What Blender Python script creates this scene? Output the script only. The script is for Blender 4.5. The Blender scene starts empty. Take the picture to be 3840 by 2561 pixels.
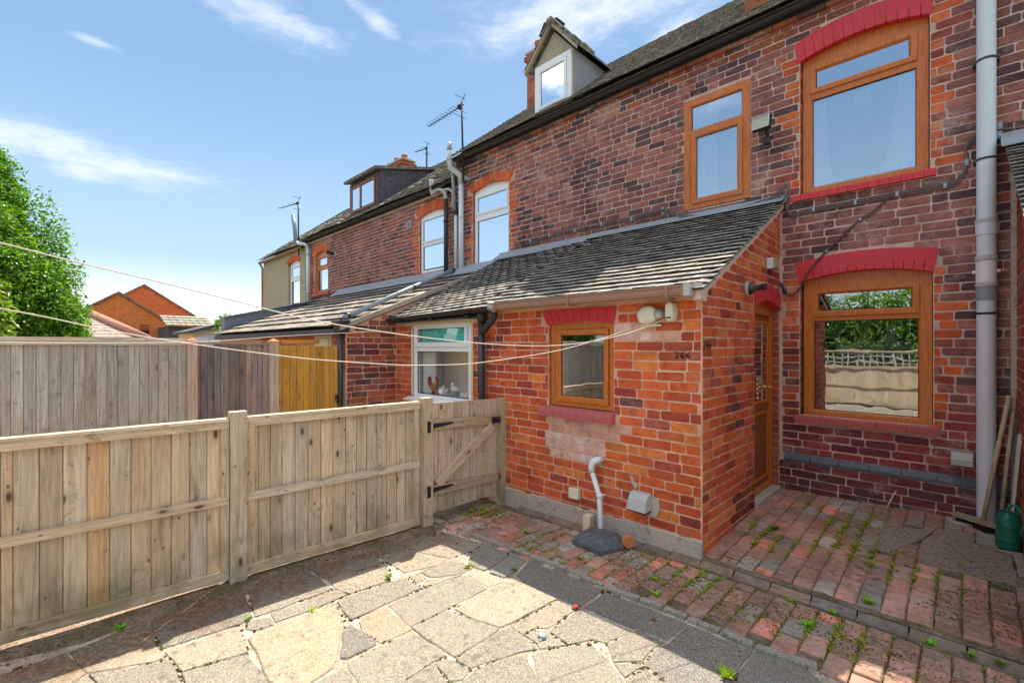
import bpy, bmesh, math, random
from mathutils import Vector, Matrix, noise as mnoise
R = math.radians
rnd = random.Random(7)
S = bpy.context.scene
COL = S.collection

# ------------------------------------------------------------------ camera, light, exposure
YAW, EYE, FOC = R(44.6), 1.55, 1060.0
cd = bpy.data.cameras.new('camera'); cam = bpy.data.objects.new('camera', cd); COL.objects.link(cam)
cam.location = (0, 0, EYE); cam.rotation_euler = (R(90), 0, YAW)
cd.sensor_width = 36; cd.lens = FOC/2351*36; cd.shift_y = 10/2351
cd.clip_start = 0.05; cd.clip_end = 2000
S.camera = cam

TOSUN = Vector((-0.40, 0.453, 1.0)).normalized()
sd = bpy.data.lights.new('sun', 'SUN'); sd.energy = 2.0; sd.angle = R(0.5); sd.color = (1.0, 0.93, 0.82)
sun = bpy.data.objects.new('sun', sd); COL.objects.link(sun)
sun.rotation_euler = TOSUN.to_track_quat('Z', 'Y').to_euler()
S.view_settings.view_transform = 'Standard'; S.view_settings.look = 'None'
S.view_settings.gamma = 1.0; S.view_settings.exposure = 2.22
S.view_settings.use_curve_mapping = False

class NT:
    def __init__(s, tree): s.t = tree; s.n = tree.nodes; s.l = tree.links
    def new(s, typ, **kw):
        n = s.n.new(typ)
        for k, v in kw.items(): setattr(n, k, v)
        return n
    def put(s, sock, v):
        if isinstance(v, bpy.types.NodeSocket): s.l.new(v, sock)
        elif v is not None:
            if isinstance(v, (tuple, list)) and len(v) == 3 and sock.type == 'RGBA': v = (*v, 1)
            sock.default_value = v
    def math(s, op, a, b=None, c=None, clamp=False):
        n = s.new('ShaderNodeMath', operation=op, use_clamp=clamp)
        s.put(n.inputs[0], a); s.put(n.inputs[1], b); s.put(n.inputs[2], c); return n.outputs[0]
    def vmath(s, op, a, b=None):
        n = s.new('ShaderNodeVectorMath', operation=op); s.put(n.inputs[0], a); s.put(n.inputs[1], b)
        return n.outputs['Value'] if op in ('DOT_PRODUCT', 'LENGTH', 'DISTANCE') else n.outputs[0]
    def noise(s, vec, scale, detail=4, rough=0.55, dist=0.0, col=False):
        n = s.new('ShaderNodeTexNoise'); s.put(n.inputs['Vector'], vec); n.inputs['Scale'].default_value = scale
        n.inputs['Detail'].default_value = detail; n.inputs['Roughness'].default_value = rough
        n.inputs['Distortion'].default_value = dist
        return n.outputs['Color' if col else 'Fac']
    def voro(s, vec, scale, feature='F1', out='Distance', rand=1.0):
        n = s.new('ShaderNodeTexVoronoi', feature=feature); s.put(n.inputs['Vector'], vec)
        n.inputs['Scale'].default_value = scale; n.inputs['Randomness'].default_value = rand
        return n.outputs[out]
    def ramp(s, f, *pts):
        n = s.new('ShaderNodeMapRange'); n.interpolation_type = 'SMOOTHSTEP'
        s.put(n.inputs[0], f); (a, va), (b, vb) = pts
        n.inputs[1].default_value = a; n.inputs[2].default_value = b; n.inputs[3].default_value = va; n.inputs[4].default_value = vb
        return n.outputs[0]
    def mix(s, f, a, b, blend='MIX'):
        n = s.new('ShaderNodeMix', data_type='RGBA', blend_type=blend); n.clamp_factor = True
        s.put(n.inputs[0], f); s.put(n.inputs[6], a); s.put(n.inputs[7], b); return n.outputs[2]
    def scale(s, vec, v3):
        n = s.new('ShaderNodeMapping'); s.put(n.inputs[0], vec); n.inputs['Scale'].default_value = v3; return n.outputs[0]
    def comb(s, x, y, z):
        n = s.new('ShaderNodeCombineXYZ'); s.put(n.inputs[0], x); s.put(n.inputs[1], y); s.put(n.inputs[2], z); return n.outputs[0]

# ------------------------------------------------------------------ sky
W = bpy.data.worlds.new('World'); S.world = W; W.use_nodes = True
w = NT(W.node_tree); w.n.clear()
sky = w.new('ShaderNodeTexSky', sky_type='NISHITA', sun_disc=False)
sky.sun_elevation = math.asin(TOSUN.z); sky.sun_rotation = math.atan2(TOSUN.x, TOSUN.y)
sky.air_density = 1.0; sky.dust_density = 0.6; sky.ozone_density = 1.6
tc = w.new('ShaderNodeTexCoord'); d = w.vmath('NORMALIZE', tc.outputs['Generated'])
sp = w.new('ShaderNodeSeparateXYZ'); w.put(sp.inputs[0], d)
zz = w.math('MAXIMUM', sp.outputs[2], 0.03)
flat = w.comb(w.math('DIVIDE', sp.outputs[0], zz), w.math('DIVIDE', sp.outputs[1], zz), 0.0)
wisp = w.noise(w.scale(d, (1, 1, 2.6)), 5.0, 8, 0.62, 0.5)
fine = w.noise(w.scale(d, (1, 1, 3.5)), 16.0, 8, 0.65, 0.6)
def raydir(u, v):
    a = (u-1175.5)/FOC; b = (794-v)/FOC
    return Vector((-math.sin(YAW)+a*math.cos(YAW), math.cos(YAW)+a*math.sin(YAW), b))
def cloud_at(u, v, ru, rv, tilt=0.0):
    # a cloud bank in a fixed direction of the sky: elliptical falloff times wispy noise
    c = raydir(u, v).normalized(); e = Vector((c.y, -c.x, 0)).normalized(); up = e.cross(c).normalized()
    if up.z < 0: up = -up
    ca, sa = math.cos(tilt), math.sin(tilt)
    e2 = e*ca+up*sa; up2 = up*ca-e*sa
    x = w.math('DIVIDE', w.vmath('DOT_PRODUCT', d, tuple(e2)), ru/FOC*.8)
    y = w.math('DIVIDE', w.vmath('DOT_PRODUCT', d, tuple(up2)), rv/FOC*.8)
    r2 = w.math('ADD', w.math('MULTIPLY', x, x), w.math('MULTIPLY', y, y))
    front = w.math('GREATER_THAN', w.vmath('DOT_PRODUCT', d, tuple(c)), 0.3)
    return w.math('MULTIPLY', w.math('POWER', 2.718, w.math('MULTIPLY', r2, -1.0)), front)
banks = [cloud_at(150, 340, 270, 50, -0.10), cloud_at(190, 390, 90, 28), cloud_at(650, 50, 160, 55, -0.15), cloud_at(1330, 30, 330, 80, 0.05), cloud_at(1560, 110, 120, 60, 0.2),
         cloud_at(215, 95, 50, 12), cloud_at(30, 310, 90, 26), cloud_at(850, 40, 80, 22, -.4)]
acc = banks[0]
for b_ in banks[1:]: acc = w.math('MAXIMUM', acc, b_)
mixn = w.math('ADD', w.math('MULTIPLY', wisp, 0.6), w.math('MULTIPLY', fine, 0.4))
shape = w.ramp(w.math('ADD', w.math('MULTIPLY', acc, 0.36), mixn), (0.59, 0), (1.06, 0.72))
# added clouds high behind the camera, out of frame, brightened to fill the shade
back = w.ramp(w.vmath('DOT_PRODUCT', d, (0.702, -0.712, 0.0)), (-0.25, 0), (0.15, 1))
fill_cloud = w.ramp(w.noise(w.scale(d, (1, 1, 1.8)), 3.2, 8, 0.6), (0.44, 0), (0.60, 0.95))
upper = w.ramp(sp.outputs[2], (0.40, 0), (0.58, 1))
bank = w.ramp(w.vmath('DOT_PRODUCT', d, (-0.70, -0.66, 0.22)), (0.95, 0), (0.985, 1))
fill_cloud = w.math('MULTIPLY', fill_cloud, upper)
cl = shape; cl2 = w.math('MULTIPLY', back, fill_cloud)
el = w.math('MAXIMUM', sp.outputs[2], 0.0)
# clear sky: the physical sky evened out with the blue that the photograph shows at each height above the horizon
hi_ = w.mix(w.ramp(el, (.34, 0), (.75, 1)), (0.40, 0.69, 1.09), (0.29, 0.54, 0.93))
mid = w.mix(w.ramp(el, (.14, 0), (.46, 1)), (0.70, 1.00, 1.28), hi_)
low = w.mix(w.ramp(el, (.05, 0), (.17, 1)), (1.55, 1.62, 1.67), mid)
skyc = w.mix(0.05, low, sky.outputs[0])
skyc = w.mix(cl, skyc, (1.95, 1.98, 2.02))
skyc = w.mix(cl2, skyc, (4.3, 4.15, 3.95))
bg = w.new('ShaderNodeBackground'); w.put(bg.inputs[0], skyc); bg.inputs[1].default_value = 0.148
wo = w.new('ShaderNodeOutputWorld'); w.l.new(bg.outputs[0], wo.inputs[0])

# ------------------------------------------------------------------ from photo measurements to places in the yard
KD = 2351/3840
def rs(p): return raydir(p[0]*KD, p[1]*KD)                 # p in 3840-wide photo pixels
def onY(p, Y): r = rs(p); t = Y/r.y; return Vector((r.x*t, Y, EYE+r.z*t))
def onX(p, X): r = rs(p); t = X/r.x; return Vector((X, r.y*t, EYE+r.z*t))
def onZ(p, z): r = rs(p); t = (z-EYE)/r.z; return Vector((r.x*t, r.y*t, z))
def gzp(x, y):
    k = max(0.0, y-3.3)/1.94
    return 0.035+0.085*k+0.04*k*max(0.0, min(1.0, (x+1.3)/1.3))
def gz(x, y):
    if x > -1.36 and y > 3.3: return gzp(x, y)
    return 0.03*min(0.0, x+1.354)
def onG(p, dz=0.0):
    z = 0.0
    for _ in range(8):
        q = onZ(p, z+dz); z = gz(q.x, q.y) if q.y < 3.3 or q.x < -1.36 else gzp(q.x, q.y)
    return Vector((q.x, q.y, z))
def Dp(u, v): return (u/KD, v/KD)
def Zp(ox, oy, s): return lambda x, y: (ox+x/s, oy+y/s)
def pxsize(p, size): # size in photo pixels
    f = Vector((-math.sin(YAW), math.cos(YAW), 0)); dd = (Vector(p)-Vector((0, 0, EYE))).dot(f)
    if dd < 0.1: return 0
    r = Vector((math.cos(YAW), math.sin(YAW), 0)); u = (Vector(p)-Vector((0, 0, EYE))).dot(r)/dd*FOC
    v = (p[2]-EYE)/dd*FOC
    k = 1.0 if abs(u) < 1250 and -830 < v < 860 else 0.05
    return size*FOC/KD/dd*k

# ------------------------------------------------------------------ object helpers
def tag(o, label=None, cat=None, group=None, kind=None):
    if label: o['label'] = label
    if cat: o['category'] = cat
    if group: o['group'] = group
    if kind: o['kind'] = kind
    return o
def thing(name, label, cat, loc=(0, 0, 0), group=None):
    o = bpy.data.objects.new(name, None); COL.objects.link(o); o.location = loc; o.empty_display_size = 0.1
    return tag(o, label, cat, group)
class MB:
    def __init__(s): s.v = []; s.f = []; s.c = []; s.cur = None
    def quad(s, *p):
        i = len(s.v); s.v += [tuple(q) for q in p]; s.f.append(tuple(range(i, i+len(p)))); s.c.append(s.cur)
    def obox(s, c, ax, ay, az):
        c = Vector(c); ax = Vector(ax); ay = Vector(ay); az = Vector(az); i = len(s.v)
        for k in (-1, 1):
            for j in (-1, 1):
                for l in (-1, 1): s.v.append(tuple(c+ax*l+ay*j+az*k))
        for f in ((0, 2, 3, 1), (4, 5, 7, 6), (0, 1, 5, 4), (2, 6, 7, 3), (0, 4, 6, 2), (1, 3, 7, 5)):
            s.f.append(tuple(i+q for q in f)); s.c.append(s.cur)
    def box(s, a, b):
        a = Vector(a); b = Vector(b); h = (b-a)/2
        s.obox((a+b)/2, (h.x, 0, 0), (0, h.y, 0), (0, 0, h.z))
    def prism(s, pts, ext, caps=True):
        n = len(pts); i = len(s.v); ext = Vector(ext)
        s.v += [tuple(p) for p in pts]+[tuple(Vector(p)+ext) for p in pts]
        for k in range(n):
            j = (k+1) % n; s.f.append((i+k, i+j, i+n+j, i+n+k)); s.c.append(s.cur)
        if caps:
            s.f.append(tuple(i+k for k in reversed(range(n)))); s.f.append(tuple(i+n+k for k in range(n))); s.c += [s.cur]*2
    def tube(s, pts, r, seg=8, caps=True):
        pts = [Vector(p) for p in pts]; n = len(pts); rr = r if isinstance(r, (list, tuple)) else [r]*n
        i = len(s.v); ref = None
        for k, p in enumerate(pts):
            t = (pts[min(k+1, n-1)]-pts[max(k-1, 0)]).normalized()
            if ref is None:
                ref = t.orthogonal().normalized()
            ref = (ref-t*ref.dot(t)).normalized(); b = t.cross(ref)
            for q in range(seg):
                a = 2*math.pi*q/seg; s.v.append(tuple(p+(ref*math.cos(a)+b*math.sin(a))*rr[k]))
        for k in range(n-1):
            for q in range(seg):
                j = (q+1) % seg; s.f.append((i+k*seg+q, i+k*seg+j, i+(k+1)*seg+j, i+(k+1)*seg+q)); s.c.append(s.cur)
        if caps:
            s.f.append(tuple(i+q for q in reversed(range(seg)))); s.f.append(tuple(i+(n-1)*seg+q for q in range(seg))); s.c += [s.cur]*2
    def lathe(s, c, prof, seg=16, axis=None):
        c = Vector(c); i = len(s.v)
        M = (axis.to_track_quat('Z', 'Y').to_matrix() if axis is not None else Matrix.Identity(3))
        for r_, z_ in prof:
            for q in range(seg):
                a = 2*math.pi*q/seg; s.v.append(tuple(c+M @ Vector((r_*math.cos(a), r_*math.sin(a), z_))))
        for k in range(len(prof)-1):
            for q in range(seg):
                j = (q+1) % seg; s.f.append((i+k*seg+q, i+k*seg+j, i+(k+1)*seg+j, i+(k+1)*seg+q)); s.c.append(s.cur)
    def build(s, name, mat, parent=None, smooth=False, loc=None, color=None, kind=None, label=None):
        me = bpy.data.meshes.new(name)
        vs = s.v
        if loc is not None: vs = [(a-loc[0], b-loc[1], c_-loc[2]) for a, b, c_ in s.v]
        me.from_pydata(vs, [], s.f); me.update()
        if any(c is not None for c in s.c):
            at = me.color_attributes.new('tint', 'FLOAT_COLOR', 'CORNER'); buf = []
            for f, c in zip(s.f, s.c):
                buf += list((*(c or (1, 1, 1)), 1.0))*len(f)
            at.data.foreach_set('color', buf)
        me.materials.append(mat)
        if smooth: me.polygons.foreach_set('use_smooth', [True]*len(me.polygons))
        o = bpy.data.objects.new(name, me); COL.objects.link(o)
        if loc is not None: o.location = loc
        if parent is not None: attach(o, parent)
        if color: o.color = (*color, 1)
        if kind: o['kind'] = kind
        if label: o['label'] = label
        return o
def wloc(o):
    l = o.location.copy(); p = o.parent
    while p is not None: l = l+p.location; p = p.parent
    return l
def attach(o, parent):
    # parents are never rotated or scaled: keep the child's world place
    o.location = Vector(o.location)-wloc(parent); o.parent = parent
def smooth_by_angle(o, ang=40):
    me = o.data; me.polygons.foreach_set('use_smooth', [True]*len(me.polygons))
    try: me.set_sharp_from_angle(angle=R(ang))
    except Exception: pass

# ------------------------------------------------------------------ materials
MATS = {}
def newmat(name):
    m = bpy.data.materials.new(name); m.use_nodes = True; t = NT(m.node_tree); t.n.clear()
    o = t.new('ShaderNodeOutputMaterial'); p = t.new('ShaderNodeBsdfPrincipled'); t.l.new(p.outputs[0], o.inputs[0])
    MATS[name] = m; return m, t, p
def bump(t, p, h, strength=0.5, dist=0.005):
    b = t.new('ShaderNodeBump'); b.inputs['Strength'].default_value = strength; b.inputs['Distance'].default_value = dist
    t.put(b.inputs['Height'], h); t.l.new(b.outputs[0], p.inputs['Normal'])
def posn(t): return t.new('ShaderNodeNewGeometry').outputs['Position']
def tintsock(t, mode):
    if mode == 'obj': return t.new('ShaderNodeObjectInfo').outputs['Color']
    n = t.new('ShaderNodeVertexColor'); n.layer_name = 'tint'; return n.outputs[0]
def simple(name, col, rough=0.6, var=0.15, nscale=6, bumps=0.0, bscale=60, metallic=0.0, dirt=0.0, dirtcol=(0.08, 0.07, 0.06), spec=0.4, dist=0.003):
    m, t, p = newmat(name); P = posn(t)
    c = t.mix(t.math('MULTIPLY', t.noise(P, nscale, 6), 2*var), tuple(x*(1+var*.5) for x in col), tuple(x*(1-1.6*var) for x in col))
    if dirt: c = t.mix(t.math('MULTIPLY', t.ramp(t.noise(P, nscale*2.3, 8, .7, .5), (.48, 0), (.7, 1)), dirt), c, dirtcol)
    t.put(p.inputs['Base Color'], c); p.inputs['Roughness'].default_value = rough; p.inputs['Metallic'].default_value = metallic
    p.inputs['Specular IOR Level'].default_value = spec
    if bumps: bump(t, p, t.noise(P, bscale, 6, .6), bumps, dist)
    return m
def brickmat(name, mode, smear=0.45, smearcol=(0.62, 0.36, 0.27), sootf=.35):
    m, t, p = newmat(name); P = posn(t); tint = tintsock(t, mode)
    blot = t.ramp(t.noise(P, 13, 5, .6, .4), (.38, 0), (.68, 1))
    c = t.mix(t.math('MULTIPLY', blot, 0.6), tint, t.mix(1.0, tint, (0.62, 0.50, 0.55), 'MULTIPLY'))
    burn = t.ramp(t.noise(P, 7, 3, .5, 1.2), (.60, 0), (.72, 1))
    c = t.mix(t.math('MULTIPLY', burn, .40), c, (0.10, 0.035, 0.032))
    hi = t.ramp(t.noise(t.scale(P, (1, 1, 1.6)), 2.6, 9, .75, .3), (.49, 0), (.68, 1))
    hi2 = t.ramp(t.noise(P, 38, 5, .7), (.35, 0.2), (.7, 1))
    c = t.mix(t.math('MULTIPLY', t.math('MULTIPLY', hi, hi2), smear), c, smearcol)
    soot = t.ramp(t.noise(t.scale(P, (1, 1, .7)), 1.1, 5, .65, .6), (.42, 0), (.70, 1))
    c = t.mix(t.math('MULTIPLY', soot, sootf), c, t.mix(1.0, c, (.40, .33, .36), 'MULTIPLY'))
    ms = t.math('MULTIPLY', t.ramp(t.noise(P, 55, 5, .75), (.58, 0), (.68, 1)), t.ramp(t.noise(P, 2.1, 4), (.42, 0), (.6, 1)))
    c = t.mix(t.math('MULTIPLY', ms, .55), c, (.72, .47, .36))
    spk = t.ramp(t.noise(P, 170, 3, .6), (.62, 0), (.75, .6))
    c = t.mix(spk, c, (.05, .03, .03))
    t.put(p.inputs['Base Color'], c); p.inputs['Roughness'].default_value = .8; p.inputs['Specular IOR Level'].default_value = .25
    bump(t, p, t.math('ADD', t.noise(P, 120, 5, .65), t.math('MULTIPLY', t.noise(P, 22, 4), .8)), .8, .004)
    return m
B_OBJ = brickmat('brick_face', 'obj'); B_STF = brickmat('brick_face_joined', 'att')
BM_OBJ = brickmat('old_brick_face', 'obj', .85, (.62, .46, .40), .85); BM_STF = brickmat('old_brick_face_joined', 'att', .85, (.62, .46, .40), .85)
FARB = brickmat('far_brick_face', 'att', .05, sootf=.0)
def mortarmat(name, col, dark):
    m, t, p = newmat(name); P = posn(t)
    c = t.mix(t.ramp(t.noise(P, 5, 6, .65), (.35, 0), (.7, 1)), col, tuple(x*.72 for x in col))
    c = t.mix(t.math('MULTIPLY', t.ramp(t.noise(P, 60, 5, .7), (.5, 0), (.7, 1)), dark), c, (.16, .09, .07))
    t.put(p.inputs['Base Color'], c); p.inputs['Roughness'].default_value = .95; p.inputs['Specular IOR Level'].default_value = .1
    bump(t, p, t.noise(P, 140, 5, .7), .8, .004); return m
MORT = mortarmat('pink_mortar', (.78, .47, .33), .30); MORTM = mortarmat('old_mortar', (.68, .48, .40), .40)
PAINT = simple('red_masonry_paint', (.62, .035, .048), .55, .22, 7, .5, 70, dirt=.4, dirtcol=(.28, .035, .035))
PAINTD = simple('worn_red_sill_paint', (.48, .10, .10), .7, .25, 9, .5, 90, dirt=.5, dirtcol=(.30, .16, .13))
def woodmat(name, a, b, knots=1.0, green=0.5, mode='obj'):
    m, t, p = newmat(name); tcx = t.new('ShaderNodeTexCoord'); oi = t.new('ShaderNodeObjectInfo')
    off = t.comb(t.math('MULTIPLY', oi.outputs['Random'], 37.0), t.math('MULTIPLY', oi.outputs['Random'], 91.0), t.math('MULTIPLY', oi.outputs['Random'], 53.0))
    P = t.vmath('ADD', tcx.outputs['Object'], off)
    warp = t.noise(t.scale(P, (5, 5, 1.5)), 1.6, 3, .5, col=True)
    Pw = t.vmath('ADD', P, t.vmath('MULTIPLY', t.vmath('SUBTRACT', warp, (.5, .5, .5)), (.05, .05, .05)))
    g1 = t.noise(t.scale(Pw, (1, 1, .035)), 55, 5, .65); g2 = t.noise(t.scale(Pw, (1, 1, .02)), 170, 4, .6)
    c = t.mix(t.ramp(g1, (.3, 0), (.7, 1)), a, b)
    c = t.mix(t.math('MULTIPLY', t.ramp(g2, (.50, 0), (.7, 1)), .5), c, tuple(x*.52 for x in b))
    big = t.ramp(t.noise(t.scale(P, (1, 1, .25)), 7, 4, .6), (.4, 0), (.7, 1))
    c = t.mix(t.math('MULTIPLY', big, .40), c, (.42, .26, .13))
    Pk = t.scale(P, (1, 1, .42)); kd = t.voro(Pk, 7.5, 'F1')
    k = t.ramp(kd, (.05, 1), (.13, 0)); ring = t.ramp(kd, (.12, .5), (.26, 0))
    c = t.mix(t.math('MULTIPLY', ring, .6*knots), c, tuple(x*.55 for x in b))
    c = t.mix(t.math('MULTIPLY', k, .9*knots), c, (.07, .045, .03))
    kd2 = t.voro(t.scale(P, (1, 1, .5)), 17, 'F1'); sel = t.ramp(t.noise(P, 9, 2), (.50, 0), (.56, 1))
    c = t.mix(t.math('MULTIPLY', t.math('MULTIPLY', t.ramp(kd2, (.07, 1), (.15, 0)), sel), .8*knots), c, (.09, .055, .035))
    stv = t.ramp(t.noise(t.scale(P, (1, 1, .10)), 24, 4, .7), (.56, 0), (.70, 1))
    c = t.mix(t.math('MULTIPLY', stv, .55), c, tuple(x*.45 for x in b))
    blk = t.math('MULTIPLY', t.ramp(t.noise(P, 6, 7, .75, .4), (.56, 0), (.68, 1)), .55)
    c = t.mix(blk, c, (.15, .12, .075))
    sp_ = t.new('ShaderNodeSeparateXYZ'); t.put(sp_.inputs[0], posn(t))
    low = t.ramp(sp_.outputs[2], (.0, 1), (.42, 0))
    gr = t.math('MULTIPLY', t.math('MULTIPLY', low, t.ramp(t.noise(posn(t), 4, 4), (.4, 0), (.65, 1))), green)
    c = t.mix(gr, c, (.13, .13, .035))
    c = t.mix(1.0, c, oi.outputs['Color'], 'MULTIPLY')
    t.put(p.inputs['Base Color'], c); p.inputs['Roughness'].default_value = .85; p.inputs['Specular IOR Level'].default_value = .2
    bump(t, p, t.math('ADD', t.math('MULTIPLY', g1, 1.2), g2), .7, .004); return m
WOOD = woodmat('weathered_pine', (.72, .585, .42), (.48, .385, .27))
WOODG = woodmat('silvered_featheredge', (.60, .56, .48), (.38, .355, .31), .6, .1)
WOODD = woodmat('dark_stained_boards', (.25, .22, .21), (.14, .125, .12), .8, .1)
WOODO = woodmat('orange_stained_boards', (.72, .37, .06), (.52, .24, .03), .7, .0)
def oakmat():
    m, t, p = newmat('golden_oak_foil'); P = posn(t)
    g = t.noise(t.scale(P, (1, 1, .08)), 90, 4, .6)
    t.put(p.inputs['Base Color'], t.mix(t.ramp(g, (.3, 0), (.7, 1)), (.62, .185, .026), (.44, .11, .015)))
    p.inputs['Roughness'].default_value = .34; bump(t, p, g, .15, .001); return m
OAK = oakmat()
OAKD = simple('dark_oak_foil', (.28, .075, .018), .35, .12, 30)
UPVC = simple('white_window_plastic', (.80, .81, .83), .3, .05, 3)
GASKET = simple('black_gasket', (.015, .015, .016), .5)
def glassmat(name, refl=.20, tint=(.88, .9, .9), fk=1.5):
    m, t, p = newmat(name); t.n.remove(p); out = [n for n in t.n if n.type == 'OUTPUT_MATERIAL'][0]
    tr = t.new('ShaderNodeBsdfTransparent'); t.put(tr.inputs[0], tint)
    gl = t.new('ShaderNodeBsdfGlossy'); gl.inputs['Roughness'].default_value = .0; t.put(gl.inputs[0], (.95, .97, 1))
    fr = t.new('ShaderNodeFresnel'); fr.inputs[0].default_value = 1.6
    bp = t.new('ShaderNodeBump'); bp.inputs['Strength'].default_value = .12; bp.inputs['Distance'].default_value = .02
    t.put(bp.inputs['Height'], t.noise(posn(t), 2.2, 2)); t.l.new(bp.outputs[0], gl.inputs['Normal'])
    f = t.math('ADD', t.math('MULTIPLY', fr.outputs[0], fk), refl, clamp=True)
    mx = t.new('ShaderNodeMixShader'); t.put(mx.inputs[0], f); t.l.new(tr.outputs[0], mx.inputs[1]); t.l.new(gl.outputs[0], mx.inputs[2])
    t.l.new(mx.outputs[0], out.inputs[0]); return m
GLASS = glassmat('window_glass'); GLASSL = glassmat('clean_glass', .0, (.95, .97, .97), .22); GLASSD = glassmat('dim_glass', .06, (.8, .85, .85), 1.0); GLASSUP = glassmat('double_glazing', .42, (.97, .98, .99), 1.0)
ROOML = simple('pale_room_walls', (.80, .80, .77), .9); ROOM = simple('dim_room_walls', (.16, .15, .14), .9); CURT = simple('sheer_curtain', (.96, .97, .98), .9, .02)
def tilemat(name, mode, a, b, lich=.5, lichcol=(.62, .58, .50)):
    m, t, p = newmat(name); P = posn(t); tint = tintsock(t, mode)
    c = t.mix(t.ramp(t.noise(P, 9, 6, .7), (.35, 0), (.65, 1)), a, b); c = t.mix(1.0, c, tint, 'MULTIPLY')
    li = t.ramp(t.noise(P, 26, 8, .75, .4), (.50, 0), (.62, 1)); c = t.mix(t.math('MULTIPLY', li, lich), c, lichcol)
    c = t.mix(t.ramp(t.noise(P, 90, 4, .7), (.6, 0), (.75, .6)), c, (.03, .03, .03))
    t.put(p.inputs['Base Color'], c); p.inputs['Roughness'].default_value = .85; p.inputs['Specular IOR Level'].default_value = .25
    bump(t, p, t.noise(P, 80, 6, .7), .9, .005); return m
TILE_O = tilemat('weathered_plain_tile', 'obj', (.36, .32, .27), (.13, .12, .115), .5, (.66, .59, .48)); TILE_S = tilemat('weathered_plain_tile_joined', 'att', (.36, .32, .27), (.13, .12, .115), .5, (.66, .59, .48))
SLATE_O = tilemat('lichened_slate', 'obj', (.27, .25, .225), (.12, .115, .11), .75, (.68, .62, .52)); SLATE_S = tilemat('lichened_slate_joined', 'att', (.27, .25, .225), (.12, .115, .11), .75, (.68, .62, .52))
LEAD = simple('lead_flashing', (.30, .32, .36), .45, .2, 7, .4, 20, dirt=.3, dirtcol=(.5, .5, .48))
VERGE = simple('pink_verge_cement', (.70, .50, .41), .95, .15, 8, .7, 60, dirt=.25, dirtcol=(.3, .2, .16))
BPLA = simple('black_plastic', (.036, .034, .036), .4, .3, 8, dirt=.25, dirtcol=(.12, .11, .1))
BRPL = simple('brown_gutter_plastic', (.36, .19, .135), .5, .1, 5, dirt=.2, dirtcol=(.2, .1, .07))
GPLA = simple('grey_soil_pipe_plastic', (.62, .65, .70), .4, .06, 4, dirt=.15, dirtcol=(.3, .3, .3))
GPLD = simple('mid_grey_plastic', (.25, .28, .32), .45, .08, 4)
WPLA = simple('white_plastic', (.72, .73, .74), .4, .06, 5, dirt=.15, dirtcol=(.4, .4, .38))
CREAM = simple('cream_plastic', (.72, .70, .52), .4, .08, 10, dirt=.2, dirtcol=(.5, .45, .3))
METAL = simple('brushed_grey_metal', (.50, .48, .45), .45, .12, 12, metallic=.6)
PALEM = simple('weathered_cowl_grey', (.46, .45, .44), .6, .12, 12, .2, 50)
TEDGE = simple('grime_shade_tile_edge', (.045, .042, .038), .95, .3, 30)  # near-black tile tails: grime, plus shade lines between courses put into the colour
PWALL = simple('blue_grey_slate', (.17, .20, .26), .6, .25, 5, .3, 30, dirt=.3, dirtcol=(.35, .36, .36))
BRASS = simple('polished_brass', (.75, .58, .25), .25, .05, metallic=1.0)
IRON = simple('black_iron', (.02, .018, .018), .5, .3, 20, .3, 60)
CEMENT = simple('rough_cement_render', (.50, .42, .35), .95, .25, 7, 1.0, 35, dirt=.55, dirtcol=(.16, .13, .11), dist=.012)
PEBBLE = simple('green_stained_render', (.40, .34, .215), .95, .2, 2.5, .9, 90, dirt=.35, dirtcol=(.18, .15, .08))
CREAMR = simple('cream_painted_render', (.70, .60, .40), .85, .12, 6, .4, 50, dirt=.35, dirtcol=(.35, .25, .13))
BLUEB = simple('blue_engineering_brick', (.085, .095, .125), .45, .3, 10, .4, 50, dirt=.4, dirtcol=(.3, .27, .27))
TERR = simple('terracotta', (.50, .17, .06), .8, .2, 12, .4, 60)
GREENP = simple('green_watering_can_plastic', (.012, .13, .095), .3, .2, 8, dirt=.3, dirtcol=(.1, .17, .15))
CABLE = simple('grey_brown_cable', (.16, .12, .105), .5); CABLED = simple('black_cable', (.02, .02, .022), .5)
LINE = simple('washing_line_cord', (.72, .62, .50), .5)
PLANKM = simple('white_board', (.55, .54, .55), .6, .1, 9, dirt=.2)
TEAL = simple('teal_blind', (.05, .72, .66), .8, .1)
CHINA = simple('white_china', (.75, .77, .74), .2, .05)
CHINAB = simple('blue_china', (.10, .25, .32), .3, .2, 60)
ROOSTR = simple('rooster_red_glaze', (.25, .02, .015), .3, .3, 50); ROOSTO = simple('rooster_orange_glaze', (.55, .25, .05), .3, .3, 50)
DARKP = simple('weathered_dark_timber', (.10, .085, .10), .8, .45, 9, .6, 40, dirt=.5, dirtcol=(.30, .28, .29))
DORM = simple('dormer_painted_render', (.40, .34, .25), .8, .2, 5, .4, 50, dirt=.3, dirtcol=(.22, .18, .13))
DORMS = simple('dormer_cheek_lead', (.30, .31, .34), .6, .2, 3, .2, 20, dirt=.3, dirtcol=(.18, .17, .17))
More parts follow.
